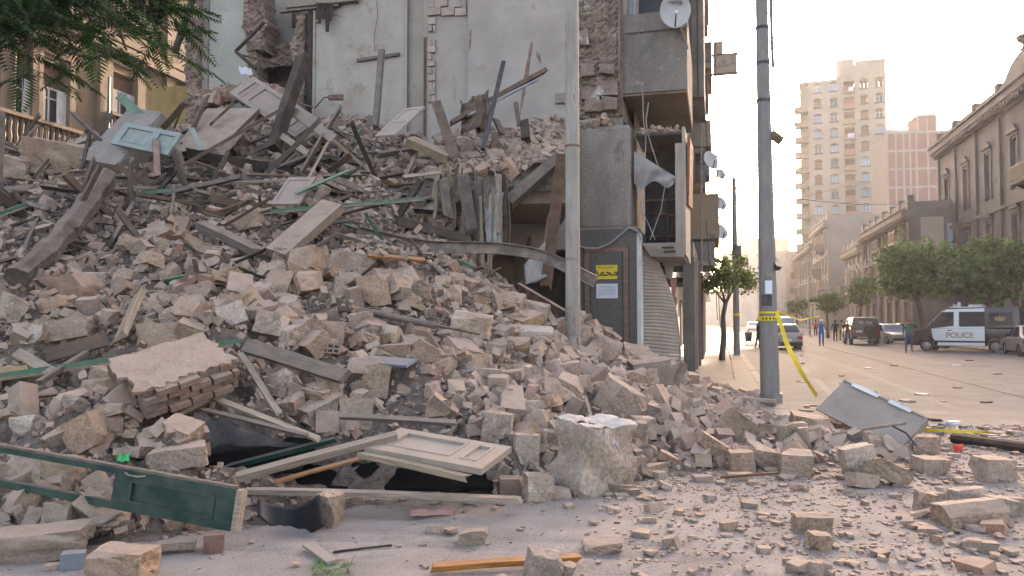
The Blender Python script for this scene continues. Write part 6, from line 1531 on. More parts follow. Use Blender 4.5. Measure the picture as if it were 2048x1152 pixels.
sheetgrid('blue_sheet', [PH(1048, 530, 15.9), PH(1092, 480, 16.6), PH(1094, 555, 16.0), PH(1050, 570, 15.8)], 10, 10, 'cloth_grey', .06, 15, 'grey plastic sheet inside the cavity beside the leaning pole', 'sheet', 6)
sheetgrid('red_scrap', [PH(1905, 890, 9.2), PH(1926, 888, 9.2), PH(1924, 902, 9.1), PH(1908, 903, 9.1)], 6, 6, 'tape_red', .02, 15, 'small bright red scrap on the right road', 'scrap', 9)
sheetgrid('shade_sheet', [G(560, 982, .04), G(985, 982, .04), _P(990, 900, 8.7), _P(570, 892, 8.7)], 30, 14, 'hollow_shade', .04, 21, 'added black sheet painting in the deep shade under the pale panelled door', 'shade sheet', 8)  # sheet added to stand in for the dark void under the door
sheetgrid('shade_sheet', [_P(405, 950, 7.45), _P(600, 945, 7.4), _P(640, 880, 8.4), _P(410, 855, 8.4)], 18, 10, 'hollow_shade', .03, 22, 'added black sheet painting in the deep shade behind the clear film', 'shade sheet', 8)  # second added sheet, its black replaces the shade of the left hollow
# black plastic fender
fm = MB()
def fend(i, j):
    u = 515+ (125+10*j)*i; v = 998 + 30*math.sin(i*2.2)*(1-.2*j) - 34*i*i*(1-j) + j*(34+18*math.sin(math.pi*i)) ; 
    p = P(u, v, 6.45+.25*(1-i)+.22*math.sin(math.pi*(i*.8+.1)) - .12*j); return tuple(p)
fm.grid(fend, 18, 10); o = mk('car_fender', fm, 'black_plastic', label='curved black plastic fender piece on the road before the boulder', cat='fender', smooth=True, fix=False); so_ = o.modifiers.new('s', 'SOLIDIFY'); so_.thickness = .012
# tiles and small things in front
plank('tile', G(616, 1089, .03), G(666, 1124, .02), .085, .02, 'panel_grey', 'grey tile lying on the foreground road', 'tile', .1, rag=0)
plank('tile', G(315, 1092, .06), G(392, 1086, .06), .12, .05, 'concrete', 'thick grey tile on the front edge of the heap', 'tile', .0, rag=0)
plank('masonry_brick', G(408, 1086, .07), G(448, 1083, .07), .12, .13, 'brick', 'brown brick with white seam right of the thick grey tile', 'brick', .0, rag=0)
plank('metal_box', G(123, 1122, .06), G(171, 1118, .06), .11, .11, 'steel_blue', 'small blue grey box at the lower left', 'box', 0, rag=0)
place_stone(with_mat(SLB[1], 'concrete'), G(1088, 1134, .10), (.22, .16, .22), (.3, .1, .4), 'masonry_chunk', label='grey stone resting on the bright orange board', cat='stone')
place_stone(with_mat(STN[3], 'concrete'), G(1133, 1138, .05), (.12, .10, .09), (.3, .1, 1.4), 'masonry_chunk', label='small grey stone touching the right end of the orange board', cat='stone')
# grass tuft
gb = MB(); rs = random.Random(4)
for k in range(160):
    p = G(rs.uniform(622, 702), rs.uniform(1124, 1152), .003); az = rs.uniform(0, 6.28); d = Vector((math.cos(az), math.sin(az), rs.uniform(.1, .7)))*rs.uniform(.03, .09); s_ = Vector((-d.y, d.x, 0)).normalized()*.004
    gb.add([p-s_, p+s_, p+d*.6+s_*.7, p+d], [(0, 1, 2, 3)])
M['grass'] = mat('grass', (.09, .2, .04), (.05, .12, .02), bump=0)
mk('grass_tuft', gb, 'grass', kind='stuff', label='little green weed tuft on the foreground road', fix=False)
# ------------------------------------------------------------------ poles
def pole(name, base, r0, r1, h, m, label, lean=(0, 0), n=20):
    root = empty(name, base, label, 'pole')
    mb = MB(); k = 10; mb.tube([Vector((lean[0]*t, lean[1]*t, -.3+(h+.3)*t)) for t in np.linspace(0, 1, k)], [r0+(r1-r0)*t for t in np.linspace(0, 1, k)], n)
    mk('shaft', mb, m, parent=root, local=True, smooth=False, sharp=40); return root
pb = P(1146, 705, 13.2); pb.z = float(H(pb.x, pb.y))-.6
lp1 = pole('lamp_pole', pb, .125, .105, 9.5, 'pole_grey', 'pale rusty steel lamp pole rising from the rubble before the granite pier')
for z, rr, m in ((3.5+.4, .118, 'rust'), (2.02, .121, 'concrete')):
    mb = MB(); mb.tube([Vector((0, 0, z)), Vector((0, 0, z+.035))], rr+.006, 20); mk('band', mb, m, parent=lp1, local=True)
# white paint remnant low on the pole
mb = MB(); mb.tube([Vector((0, 0, .75)), Vector((0, 0, 1.25))], [.1265, .1255], 20, caps=False); mk('paint_patch', mb, 'conc_pale', parent=lp1, local=True, sharp=40)
b2 = G(1541, 818)
lp2 = pole('street_pole', b2, .185, .088, 11.0, 'pole_dark', 'big dark grey street pole wrapped with yellow tape', (-.10, 0), 24)
yb = b2.y
def on_pole(v): return P(1541, v, yb).z - b2.z
mb = MB(); mb.tube([Vector((.01, 0, 0)), Vector((.01, 0, .3))], [.215, .21], 20); mk('base_collar', mb, 'pole_dark', parent=lp2, local=True, sharp=40)
mb = MB(); mb.tube([P(1546, 135, yb)-b2, P(1543, 60, yb)-b2, P(1541, -60, yb)-b2], .035, 8); mk('conduit', mb, 'pole_dark', parent=lp2, local=True)
for v in (60, 130, 205):
    mb = MB(); z = on_pole(v); mb.tube([Vector((-.10*z/11, 0, z)), Vector((-.10*z/11, 0, z+.06))], .187-.0088*z+.004, 20); mk('clamp', mb, 'steel_dark', parent=lp2, local=True)
for v0, v1, du, m, wdt in ((562, 588, 6, 'paper', .16), (545, 556, 10, 'conc_pale', .14), (590, 612, -8, 'steel_dark', .2)):
    z0, z1 = on_pole(v1), on_pole(v0); mb = MB(); rr = .176
    mb.grid(lambda i, j: (-.07+rr*math.sin((i-.5)*wdt/rr+du*.02), -rr*math.cos((i-.5)*wdt/rr+du*.02)-.003, z0+(z1-z0)*j), 8, 3); mk('sticker', mb, m, parent=lp2, local=True)
def lump(p, d, m, label, cat, seed):
    o = place_stone(with_mat(STN[seed % 16], m), p, d, (seed, seed*.7, seed*.3), cat.replace(' ', '_'), label=label, cat=cat); return o
lump(P(1552, 275, yb-.05), (.16, .16, .26), 'facade_ochre', 'sunlit dusty cable box on the right side of the big pole', 'cable box', 4)
lump(P(1551, 525, yb), (.09, .12, .55), 'steel_dark', 'black rag hanging on the right side of the big pole', 'rag', 6)
b3 = G(1474, 715)
lp3 = pole('street_pole', b3, .15, .10, 8.2, 'pole_dark', 'slim far street pole with a cross arm behind the young tree', (-.05, 0), 14)
mb = MB(); z = P(1470, 376, b3.y).z; mb.bx(-.1, .95, -.03, .03, z-.03, z+.03); mk('cross_arm', mb, 'iron', parent=lp3, local=True)
mb = MB(); mb.bx(-.14, .2, -.16, .16, P(0, 520, b3.y).z, P(0, 490, b3.y).z); mk('junction_box', mb, 'steel_dark', parent=lp3, local=True)
mb = MB(); mb.tube([Vector((-.08, 0, z-.2)), Vector((-.08, 0, z+.7))], .02, 6); mk('insulator_pin', mb, 'iron', parent=lp3, local=True)
for u, v, y, h, r, lab in ((1758, 640, 62, 6.8, .11, 'pale grey lamp post in front of the big right trees'), (1619, 640, 95, 7.0, .10, 'thin distant lamp post left of the dark off road car')):
    b = P(u, v, y); b.z = 0; pole('lamp_post', b, r*1.2, r, h, 'pole_grey', lab)
# wires
def wire(pts, sag, r, label, m='cable_dark'):
    A, B = pts; mb = MB(); mb.tube([A.lerp(B, t)-Vector((0, 0, sag*4*t*(1-t))) for t in np.linspace(0, 1, 24)], r, 4)
    mk('wire', mb, m, label=label, cat='wire')
wire((P(1535, 30, yb), P(1580, -80, yb+6)), .1, .012, 'short wire leaving the big pole top to the right')
wire((P(1612, -30, 24), P(1590, 90, 30)), .3, .012, 'loose wire end hanging at the top of the sky')
wire((P(1470, 376, b3.y), P(1900, 392, 75)), .8, .02, 'sagging tram wire crossing in front of the cream tower')
wire((P(1560, 400, 60), P(1720, 360, 100)), .3, .02, 'second tram wire below the cream tower windows')
wire((P(1395, 0, 25), P(1435, 640, 34)), -.3, .015, 'thin cable running down in front of the left houses')
mb = MB(); mb.tube([P(1412, 440, 26), P(1418, 520, 26), P(1437, 590, 27), P(1440, 650, 27), P(1462, 720, 27), P(1472, 772, 20)], .014, 5); mk('cable', mb, 'cable_dark', label='black cable hanging down past the young street tree', cat='cable')
# yellow tape
def tape(name, pts, w, label, tw=0.0):
    mb = MB(); n = len(pts)
    def f(i, j):
        k = i*(n-1); a = int(min(k, n-2)); p = pts[a].lerp(pts[a+1], k-a); t = (pts[a+1]-pts[a]).normalized()
        s_ = t.cross(Vector((0, 1, 0))).normalized(); ang = tw*i*6+.5*math.sin(i*9); s_ = s_*math.cos(ang)+t.cross(s_)*math.sin(ang); return tuple(p+s_*(j-.5)*w)
    mb.grid(f, n*4, 1); r = mk(name, mb, 'yellow', label=label, cat='tape', fix=False); return r
tp = [P(1552, 622, yb-.1), P(1562, 650, yb-.3), P(1575, 690, yb-.5), P(1595, 730, yb-.9), P(1615, 764, yb-1.3), P(1634, 792, yb-1.9)]
t1 = tape('barrier_tape', curve(tp, 4), .085, 'yellow barrier tape hanging from the big pole to the ground', .25)
t2 = tape('barrier_tape', curve([G(1815, 856, .05), G(1870, 862, .02), G(1960, 866, .015), G(2060, 869, .012)], 4), .07, 'yellow barrier tape lying on the road at right', .1)
t3 = tape('barrier_tape', [P(1552, 621, yb-.1), P(1600, 640, yb+8), P(1640, 633, yb+20)], .05, 'thin yellow tape stretched back from the big pole', .0)
for v, h in ((625, .035), (637, .085)):
    z = on_pole(v)-h/2; mb = MB(); mb.lathe([(.183, 0), (.184, h)], 26, Matrix.Translation((-.03, 0, z))); mk('tape_band', mb, 'yellow', parent=lp2, local=True)
for k in range(5):
    z = on_pole(637); a = -.9+k*.36; mb = MB(); mb.grid(lambda i, j: (-.03+.186*math.sin(a+.2*i), -.186*math.cos(a+.2*i), z-.022+.04*j), 3, 1); mk('tape_print', mb, 'ink', parent=lp2, local=True)
z = P(1474, 632, b3.y).z; mb = MB(); mb.lathe([(.15, 0), (.15, .12)], 14, Matrix.Translation((0, 0, z))); mk('tape_band', mb, 'yellow', parent=lp3, local=True)
# ------------------------------------------------------------------ grey panel, pipes on the right fringe
A, B, C = P(1632, 818, 11.6), P(1794, 900, 10.6), P(1657, 757, 11.9)
T = frame(A, B, C); L = (B-A).length; W = .62
gp = empty('metal_board', A, 'large flat grey metal panel lying tilted on the rubble fringe', 'panel'); Tl = Matrix.Translation(-A) @ T
mb = MB(); mb.bx(0, L, 0, W, -.03, .0, Tl); mk('sheet', mb, 'panel_grey', parent=gp, local=True)
mb = MB(); mb.bx(0, L, W+.001, W+.03, -.1, .02, Tl); mk('edge_flange', mb, 'panel_grey', parent=gp, local=True)
mb = MB(); mb.bx(L+.001, L+.03, 0, W, -.1, .02, Tl); mk('edge_flange', mb, 'panel_grey', parent=gp, local=True)
for a, b in ((.12, .45), (.58, .84)):
    mb = MB(); mb.bx(a*L, b*L, W-.03, W+.035, .021, .035, Tl); mk('mounting_strip', mb, 'frame_white', parent=gp, local=True)
rod([P(1664, 869, 10.3), P(1740, 856, 10.1), P(1810, 846, 10.2)], .022, 'wood_pale', 'thin pole leaning across the grey panel', 'pole', 'pole')
rod([P(1785, 852, 10.0), P(1812, 866, 9.9), P(1832, 890, 9.7)], .012, 'cable_dark', 'dark bent hose at the right corner of the grey panel', 'hose', 'hose')
rod([G(1905, 876, .07), G(2075, 898, .07)], .07, 'wood_dark', 'dark brown pipe lying on the road at the right edge', 'pipe', 'pipe')
pr = rod([G(1438, 796, .22), G(1552, 805, .2)], .062, 'concrete', 'grey flanged pipe lying at the foot of the big pole', 'pipe', 'pipe')
# scattered litter on the road beyond
rs = random.Random(31)
for k in range(30):
    u, v = rs.uniform(1600, 2040), rs.uniform(712, 850); p = G(u, v, .012)
    m, nm, lab = rs.choice((('paper', 'paper_scrap', 'white scrap'), ('wood_brown', 'wood_scrap', 'brown splinter'), ('stone', 'road_stone', 'small stone'), ('concrete', 'plaster_scrap', 'grey crumb'), ('steel_blue', 'metal_scrap', 'blue grey scrap')))
    o = place_stone(with_mat(SLB[k % 6], m), p, (rs.uniform(.1, .34), rs.uniform(.08, .25), rs.uniform(.02, .07)), (0, 0, rs.uniform(0, 6)), nm, label='%s of litter on the %s road%s' % (lab, 'far' if v < 760 else 'nearer', ' towards the van' if u > 1800 else ' beside the tape'), cat='litter', group='litter on the road')
lump(G(1747, 797, .05), (.3, .2, .12), 'trim_black', 'black bag lying on the road behind the grey panel', 'bag', 5)

# ------------------------------------------------------------------ trees
def leaf_cloud(center, rad, n, size, seed, clumps=44, flat=.8):
    r = np.random.default_rng(seed); clumps = 20 if n < 5000 else 52
    cc = r.normal(size=(clumps, 3)); cc /= np.linalg.norm(cc, axis=1, keepdims=True); cc *= r.uniform(.25, .92, (clumps, 1)); cc = cc*np.array(rad)
    w = r.uniform(.4, 1.3, clumps); k = r.choice(clumps, n, p=w/w.sum())
    p = cc[k]+r.normal(size=(n, 3))*np.array(rad)*.17*w[k][:, None]; p = p+np.array(center)
    nrm = r.normal(size=(n, 3))+np.array([0, 0, .7]); nrm /= np.linalg.norm(nrm, axis=1, keepdims=True)
    t = np.cross(nrm, r.normal(size=(n, 3))); t /= np.linalg.norm(t, axis=1, keepdims=True); b = np.cross(nrm, t)
    s_ = size*r.uniform(.6, 1.3, n)[:, None]
    V = np.stack([p-t*s_, p+b*s_*.45+nrm*s_*.1, p+t*s_, p-b*s_*.45+nrm*s_*.1], 1).reshape(-1, 3); F_ = np.arange(n*4).reshape(n, 4)
    ti = r.uniform(.65, 1.35, n)*np.repeat(r.uniform(.75, 1.25, clumps)[None], 1, 0)[0][k]
    tc = np.stack([ti*r.uniform(.9, 1.25, n), ti, ti*.9], 1); return V, F_, np.repeat(tc, 4, 0), cc+np.array(center)
def tree(base, th, rt, cz, rad, n, size, m, label, seed, lean=(0, 0)):
    root = empty('street_tree', base, label, 'tree', 'street trees')
    V, F_, tc, cc = leaf_cloud((lean[0], lean[1], cz), rad, n, size, seed)
    link('crown', fast_mesh('crown', V, F_, m, tc), root)
    rs = random.Random(seed); mb = MB(); top = Vector((lean[0]*.7, lean[1]*.7, th))
    mb.tube([Vector((0, 0, -.1)), Vector((lean[0]*.2+.04, 0, th*.4)), Vector((lean[0]*.4-.03, .02, th*.75)), top], [rt*1.15, rt, rt*.85, rt*.75], 9)
    mk('trunk', mb, 'bark', parent=root, local=True, smooth=True)
    for c in cc[::5]:
        mb = MB(); mid = top.lerp(Vector(c), .5)+Vector((rs.gauss(0, .1), rs.gauss(0, .1), .1)); mb.tube([top-Vector((0, 0, .1)), mid, Vector(c)], [rt*.45, rt*.28, rt*.08], 6); mk('limb', mb, 'bark', parent=root, local=True, smooth=True)
    return root
tb_ = G(1443, 721, .12); yy = tb_.y
tree(tb_, 2.3, .11, P(1457, 556, yy).z-.12, (1.05, 1.0, .95), 3600, .085, 'leaf_street', 'young leafy street tree on the left pavement', 3, (.28, 0))
def tree_at(u, y, v0, v1, wpx, n, label, seed, m='leaf_dark', size=.13, ub=None):
    b = P(ub or u, 640, y); b.z = .05; zc = P(u, (v0+v1)/2, y).z; rz = (v1-v0)/2*y/FPX; rx = wpx/2*y/FPX; lx = P(u, 640, y).x-b.x
    tree(b, max(1.6, zc-rz*.75), .05*rx+.06, zc, (rx*.92, rx*.85, rz*.95), n, size, m, label, seed, (lx, 0))
tree_at(1828, 50, 482, 612, 168, 15000, 'left of the two big dark crowned trees over the police van', 11, size=.17, ub=1850)
tree_at(1972, 46, 474, 612, 200, 18000, 'right big dark crowned tree reaching the frame edge', 12, size=.17, ub=1985)
tree_at(1655, 76, 582, 630, 74, 3500, 'round green tree left of the dark off road car', 13, size=.17)
tree_at(1722, 70, 556, 622, 72, 4000, 'darker tree between the round green tree and the big crowns', 14, size=.17)
tree_at(1594, 100, 596, 630, 56, 2200, 'farthest small hazy tree at the street end', 15, size=.2)
# overhanging feathery branch, upper left
FT = empty('feather_leaved_tree', (-7.6, 6.6, 0), 'feathery leaved tree overhanging the upper left corner', 'tree')
mb = MB(); mb.tube([(0, 0, -.2), (.1, 0, 3), (.4, .1, 5.2), (1.0, .2, 6.4)], [.2, .17, .14, .1], 10); mk('trunk', mb, 'bark', parent=FT, local=True, smooth=True)
def frond_mesh(seed, L=.5):
    rs = random.Random(seed); V = []; F_ = []; n = 17
    for k in range(n):
        t = (k+.6)/n; x = L*t; z = -.28*L*t*t; ln = L*.30*math.sin(math.pi*(.12+.80*t))**.7
        for s in (-1, 1):
            d = Vector((.45, s, -.28+rs.uniform(-.15, .15))).normalized(); b = Vector((x, 0, z)); w_ = Vector((.012*L/.5, 0, 0)); tip = b+d*ln; mid = b+d*ln*.5+Vector((0, 0, .012)); i = len(V)
            V += [b-w_*.3, mid-w_, tip, mid+w_]; F_.append((i, i+1, i+2, i+3))
    me = bpy.data.meshes.new('frond'); V += [Vector((0, .004, 0)), Vector((0, -.004, 0)), Vector((L*.5, -.003, -.07*L)), Vector((L*.5, .003, -.07*L)), Vector((L, 0, -.28*L))]; i = len(V)-5
    F_ += [(i, i+1, i+2, i+3), (i+3, i+2, i+4)]
    me.from_pydata([tuple(v) for v in V], [], F_); me.materials.append(M['leaf_fern'])
    at = me.color_attributes.new('tint', 'FLOAT_COLOR', 'POINT'); br = rs.uniform(.55, 1.35); at.data.foreach_set('color', [br*1.0, br, br*.9, 1]*len(V)); return me
FR = [frond_mesh(k, .34+.03*(k % 5)) for k in range(12)]
rs = random.Random(8)
sh_ = lambda L: [[(u*.93-12, v-20, y) for u, v, y in t] for t in L]
twigs = sh_([[(-60, -40, 6.0), (60, -10, 5.9), (130, 40, 5.8), (170, 120, 5.7)], [(-60, -30, 5.6), (40, 20, 5.5), (80, 90, 5.5), (60, 160, 5.4)], [(60, -60, 6.1), (180, -10, 6.0), (250, 50, 5.9), (285, 120, 5.8)],
         [(120, -60, 6.2), (250, -20, 6.1), (320, 30, 6.1), (365, 110, 6.0)], [(-60, -60, 5.6), (-10, 0, 5.5), (10, 60, 5.4)], [(150, -70, 6.3), (280, -40, 6.3), (350, -5, 6.3), (372, 50, 6.2)], [(90, -40, 6.6), (170, 10, 6.6), (215, 70, 6.5)], [(-20, -60, 6.4), (90, -30, 6.4), (120, 10, 6.4)]])
FSKIP = .34
joint = Vector((-6.6, 6.8, 6.4))
for tw in twigs:
    pp = curve([P(*t) for t in tw], 5); mb = MB(); mb.tube([q-FT.location for q in [joint]+pp], [.05]+[.022*(1-.7*i/len(pp)) for i in range(len(pp))], 6); mk('twig', mb, 'bark', parent=FT, local=True)
    for i, q in enumerate(pp):
        for r_ in range(4 if i > 2 else 3):
            if rs.random() < FSKIP: continue
            o = bpy.data.objects.new('frond', rs.choice(FR)); COL.objects.link(o); o.parent = FT
            o.location = q-FT.location+Vector((rs.gauss(0, .06), rs.gauss(0, .12), rs.gauss(0, .04)))
            d = Vector((rs.gauss(.35, .8), rs.gauss(-.1, .6), rs.uniform(-.8, .25))).normalized(); o.rotation_euler = d.to_track_quat('X', 'Z').to_euler(); k = rs.uniform(.65, 1.1); o.scale = (k, k, k)
mb = MB(); mb.tube([P(380, 18, 6.9), P(340, 22, 6.8), P(300, 42, 6.7), P(270, 60, 6.6)], [.03, .026, .02, .012], 7); mb.v = [tuple(Vector(v)-FT.location) for v in mb.v]; mk('twig', mb, 'bark', parent=FT, local=True)

# ------------------------------------------------------------------ vehicles (local x forward, y left, z up)
M['car_grey'] = mat('car_grey', (.16, .165, .17), None, rough=.35, bump=0, scale=1, dust=.45, spec=.5)
M['car_black'] = mat('car_black', (.02, .021, .024), None, rough=.3, bump=0, scale=1, dust=.15, spec=.5)
M['car_navy'] = mat('car_navy', (.012, .013, .022), None, rough=.3, bump=0, scale=1, dust=.04, spec=.5)
M['car_white'] = mat('car_white', (.66, .68, .68), (.6, .62, .62), rough=.35, bump=0, scale=1, dust=.05, spec=.5)
M['car_silver'] = mat('car_silver', (.36, .37, .38), None, rough=.35, metal=.2, bump=0, scale=1, dust=.25)
M['taxi'] = mat('taxi', (.62, .25, .02), None, rough=.4, bump=0, scale=1, dust=.15)
M['tyre'] = mat('tyre', (.025, .024, .023), None, rough=.9, bump=.1, dust=.3)
M['rim'] = mat('rim', (.33, .33, .33), None, rough=.4, metal=.5, bump=0)
M['lamp_glass'] = mat('lamp_glass', (.55, .56, .55), None, rough=.15, bump=0, spec=.5)
M['lamp_red'] = mat('lamp_red', (.35, .02, .015), None, rough=.2, bump=0, spec=.5)
M['lamp_orange'] = mat('lamp_orange', (.6, .25, .02), None, rough=.2, bump=0)
M['gold'] = mat('gold', (.42, .30, .14), None, rough=.5, bump=0)
M['skin'] = mat('skin', (.30, .18, .12), None, rough=.6, bump=0)
def arc(cx, r, n=7, z0=.0): return [(cx+r*math.cos(math.pi*(1-k/n)), z0+r*math.sin(math.pi*(1-k/n))) for k in range(n+1)]
def wheel(root, x, y, r, side, w=.2):
    e = bpy.data.objects.new('wheel', None); COL.objects.link(e); e.parent = root; e.location = (x, y, r); e.empty_display_size = .1
    T = Matrix.Rotation(R(90), 4, 'X')
    mb = MB(); mb.lathe([(r*.6, -w/2), (r*.93, -w/2), (r, -w*.3), (r, w*.3), (r*.93, w/2), (r*.6, w/2)], 24, T); mk('tyre', mb, 'tyre', parent=e, local=True, sharp=35)
    mb = MB(); mb.lathe([(r*.62, -w*.42), (r*.55, -w*.25), (r*.25, -w*.30), (r*.2, -w*.36), (.001, -w*.36)], 20, T); mb.lathe([(r*.62, w*.42), (r*.55, w*.25), (r*.25, w*.30), (r*.2, w*.36), (.001, w*.36)], 20, T); mk('rim', mb, 'rim', parent=e, local=True, sharp=35)
    for k in range(5):
        a = k*2*math.pi/5; mb = MB(); s = -1 if side < 0 else 1; mb.box((math.cos(a)*r*.4, s*w*.31, math.sin(a)*r*.4), (r*.13, .012, r*.13)); mk('rim_hole', mb, 'tyre', parent=e, local=True)
def vehicle(name, label, loc, heading, lower, upper, w, wt, zb, body_m, wheels, r, side_windows, front_glass, rear_glass, roof_m=None, group=None, cat='car'):
    """lower/upper: side outlines (x,z) clockwise from rear bottom; upper starts and ends on the belt line zb"""
    root = empty(name, loc, label, cat, group, rz=math.atan2(heading.y, heading.x))
    def wy(z, zt_): return w/2 if z <= zb+.001 else w/2-(w/2-wt/2)*(z-zb)/(zt_-zb)
    def shell(nm, outl, m, top):
        mb = MB(); n = len(outl)
        vs_ = [(x, wy(z, top), z) for x, z in outl]+[(x, -wy(z, top), z) for x, z in outl]
        mb.add(vs_, [tuple(range(n)), tuple(range(2*n-1, n-1, -1))]+[(k, (k+1) % n, n+(k+1) % n, n+k) for k in range(n)])
        o = mk(nm, mb, m, parent=root, local=True); b = o.modifiers.new('b', 'BEVEL'); b.width = .045; b.segments = 3; b.limit_method = 'ANGLE'; b.angle_limit = R(28)
        for p in o.data.polygons: p.use_smooth = True
        return o
    top = max(z for x, z in upper)
    shell('body', lower, body_m, top); shell('cabin', upper, roof_m or body_m, top)
    for nm, poly in side_windows:
        for s in (1, -1):
            mb = MB(); n = len(poly); mb.add([(x, s*(wy(z, top)+.006), z) for x, z in poly]+[(x, s*(wy(z, top)-.02), z) for x, z in poly], [tuple(range(n)), tuple(range(2*n-1, n-1, -1))]+[(k, (k+1) % n, n+(k+1) % n, n+k) for k in range(n)]); mk(nm, mb, 'glass_dark', parent=root, local=True)
    for nm, ((x0, z0), (x1, z1)), inset, m in (('windscreen', front_glass, .1, 'glass_blue'), ('rear_window', rear_glass, .1, 'glass_dark')):
        if x0 is None: continue
        d = Vector((z1-z0, 0, -(x1-x0))); d.normalize(); d = d if (d.x > 0) == (nm == 'windscreen') else -d
        mb = MB(); q = []
        for (x, z) in ((x0, z0), (x1, z1)):
            yy_ = wy(z, top)-inset
            q += [Vector((x, yy_, z))+d*.008, Vector((x, -yy_, z))+d*.008]
        mb.add(q+[p-d*.03 for p in q], [(0, 1, 3, 2), (4, 6, 7, 5), (0, 2, 6, 4), (1, 5, 7, 3), (0, 4, 5, 1), (2, 3, 7, 6)]); mk(nm, mb, m, parent=root, local=True)
    for x in wheels:
        for s in (1, -1): wheel(root, x, s*(w/2-.11), r, s)
    return root
def boxes(root, lst):
    for nm, m, b in lst: mb = MB(); mb.bx(*b); mk(nm, mb, m, parent=root, local=True)
# police van: rear at x=-2.6, front at x=2.7
def outline(xr, xf, zl, belt_r, belt_f, wheels, r, nose):
    a = [(xr, zl)]+[q for wx in sorted(wheels) for q in arc(wx, r*1.12, 8, zl)]+[(xf, zl)]
    return a+nose+[(xr, belt_r)]
fw, rw = G(1856, 702.5), G(1990, 705.5)
ctr = (fw+rw)/2; hd = (fw-rw).normalized(); left = Vector((-hd.y, hd.x, 0))
low = outline(-2.75, 2.45, .32, 1.25, 1.25, (-1.62, 1.62), .36, [(2.52, .45), (2.5, .95), (2.35, 1.12), (1.72, 1.25)])
upp = [(-2.75, 1.25), (1.72, 1.25), (1.55, 1.38), (.78, 2.25), (.45, 2.36), (-2.5, 2.40), (-2.72, 2.30)]
van = vehicle('police_van', 'white and navy police van parked side on at the right', ctr-left*.85, hd, low, upp, 1.95, 1.72, 1.25, 'car_navy', (-1.62, 1.62), .34,
              [('side_window', [(1.28, 1.30), (1.36, 1.42), (.80, 2.08), (.30, 2.10), (.30, 1.42)]), ('side_window', [(.02, 1.42), (.02, 2.12), (-1.15, 2.12), (-1.15, 1.38), (-.1, 1.36)]), ('side_window', [(-1.35, 1.42), (-1.35, 2.10), (-2.4, 2.08), (-2.4, 1.42)])],
              ((1.60, 1.40), (.84, 2.22)), ((-2.76, 1.45), (-2.74, 2.15)), cat='van')
wv = .975
def vpanel(nm, poly, m, off=.008, s=1):
    mb = MB(); n = len(poly)
    yf = lambda z: (wv if z <= 1.25 else wv-(wv-.86)*(z-1.25)/(2.40-1.25))
    mb.add([(x, s*(yf(z)+off), z) for x, z in poly]+[(x, s*(yf(z)-.01), z) for x, z in poly], [tuple(range(n)), tuple(range(2*n-1, n-1, -1))]+[(k, (k+1) % n, n+(k+1) % n, n+k) for k in range(n)]); return mk(nm, mb, m, parent=van, local=True)
for s in (1, -1):
    vpanel('white_door_panel', [(1.38, 1.23), (1.30, .75), (1.2, .60), (-1.15, .60), (-1.15, 1.245), (.3, 1.245)], 'car_white', .006, s)
    vpanel('white_sill_panel', [(1.05, .50), (-1.15, .50), (-1.15, .34), (1.1, .34)], 'car_white', .006, s)
    vpanel('white_upper_panel', [(1.42, 1.255), (1.28, 1.255), (.28, 1.38), (.28, 2.13), (.86, 2.14), (.62, 2.27), (-1.15, 2.32), (-1.15, 2.14), (.04, 2.14), (.04, 1.36), (-.1, 1.34), (-1.15, 1.36), (-1.15, 1.255)], 'car_white', .004, s)
boxes(van, [('roof_panel', 'car_white', (-1.15, .5, -.80, .80, 2.36, 2.405)), ('bumper', 'black_plastic', (2.4, 2.62, -.9, .9, .34, .62)), ('headlight', 'lamp_glass', (2.36, 2.53, .6, .9, .82, 1.02)), ('headlight', 'lamp_glass', (2.36, 2.53, -.9, -.6, .82, 1.02)), ('grille', 'black_plastic', (2.49, 2.53, -.5, .5, .7, .95)),
            ('mirror', 'black_plastic', (1.18, 1.32, 1.0, 1.18, 1.32, 1.62)), ('mirror', 'black_plastic', (1.18, 1.32, -1.18, -1.0, 1.32, 1.62)), ('door_handle', 'black_plastic', (.38, .58, .98, 1.0, 1.12, 1.17)), ('step', 'black_plastic', (.5, 1.05, .75, 1.02, .2, .28)),
            ('light_bar', 'lamp_glass', (.2, .42, -.4, .4, 2.42, 2.54)), ('roof_camera', 'frame_white', (.0, .14, .5, .66, 2.40, 2.66)), ('roof_box', 'frame_white', (-1.0, -.35, -.5, .5, 2.41, 2.52))])
text('lettering', 'POLICE', .40, Matrix.Translation((.02, wv+.012, .88)) @ Matrix.Rotation(math.pi, 4, 'Z') @ Matrix.Rotation(R(90), 4, 'X'), 'gold', van, bold=.012)
mb = MB(); ex, ez = -1.85, 1.72; yq = wv-(wv-.86)*(ez-1.25)/1.15+.012
for s in (-1, 1):
    for k in range(4): x0 = ex+s*(.085+.045*k); mb.add([(x0, yq, ez+.17-.012*k), (x0+s*.035, yq, ez+.15-.012*k), (x0+s*.03, yq, ez-.16+.06*k), (x0+s*.004, yq, ez-.13+.06*k)], [(0, 1, 2, 3)])
mb.add([(ex-.06, yq, ez-.18), (ex+.06, yq, ez-.18), (ex+.07, yq, ez+.08), (ex, yq, ez+.25), (ex-.07, yq, ez+.08)], [(0, 1, 2, 3, 4)]); mk('eagle_emblem', mb, 'gold', parent=van, local=True, fix=False)
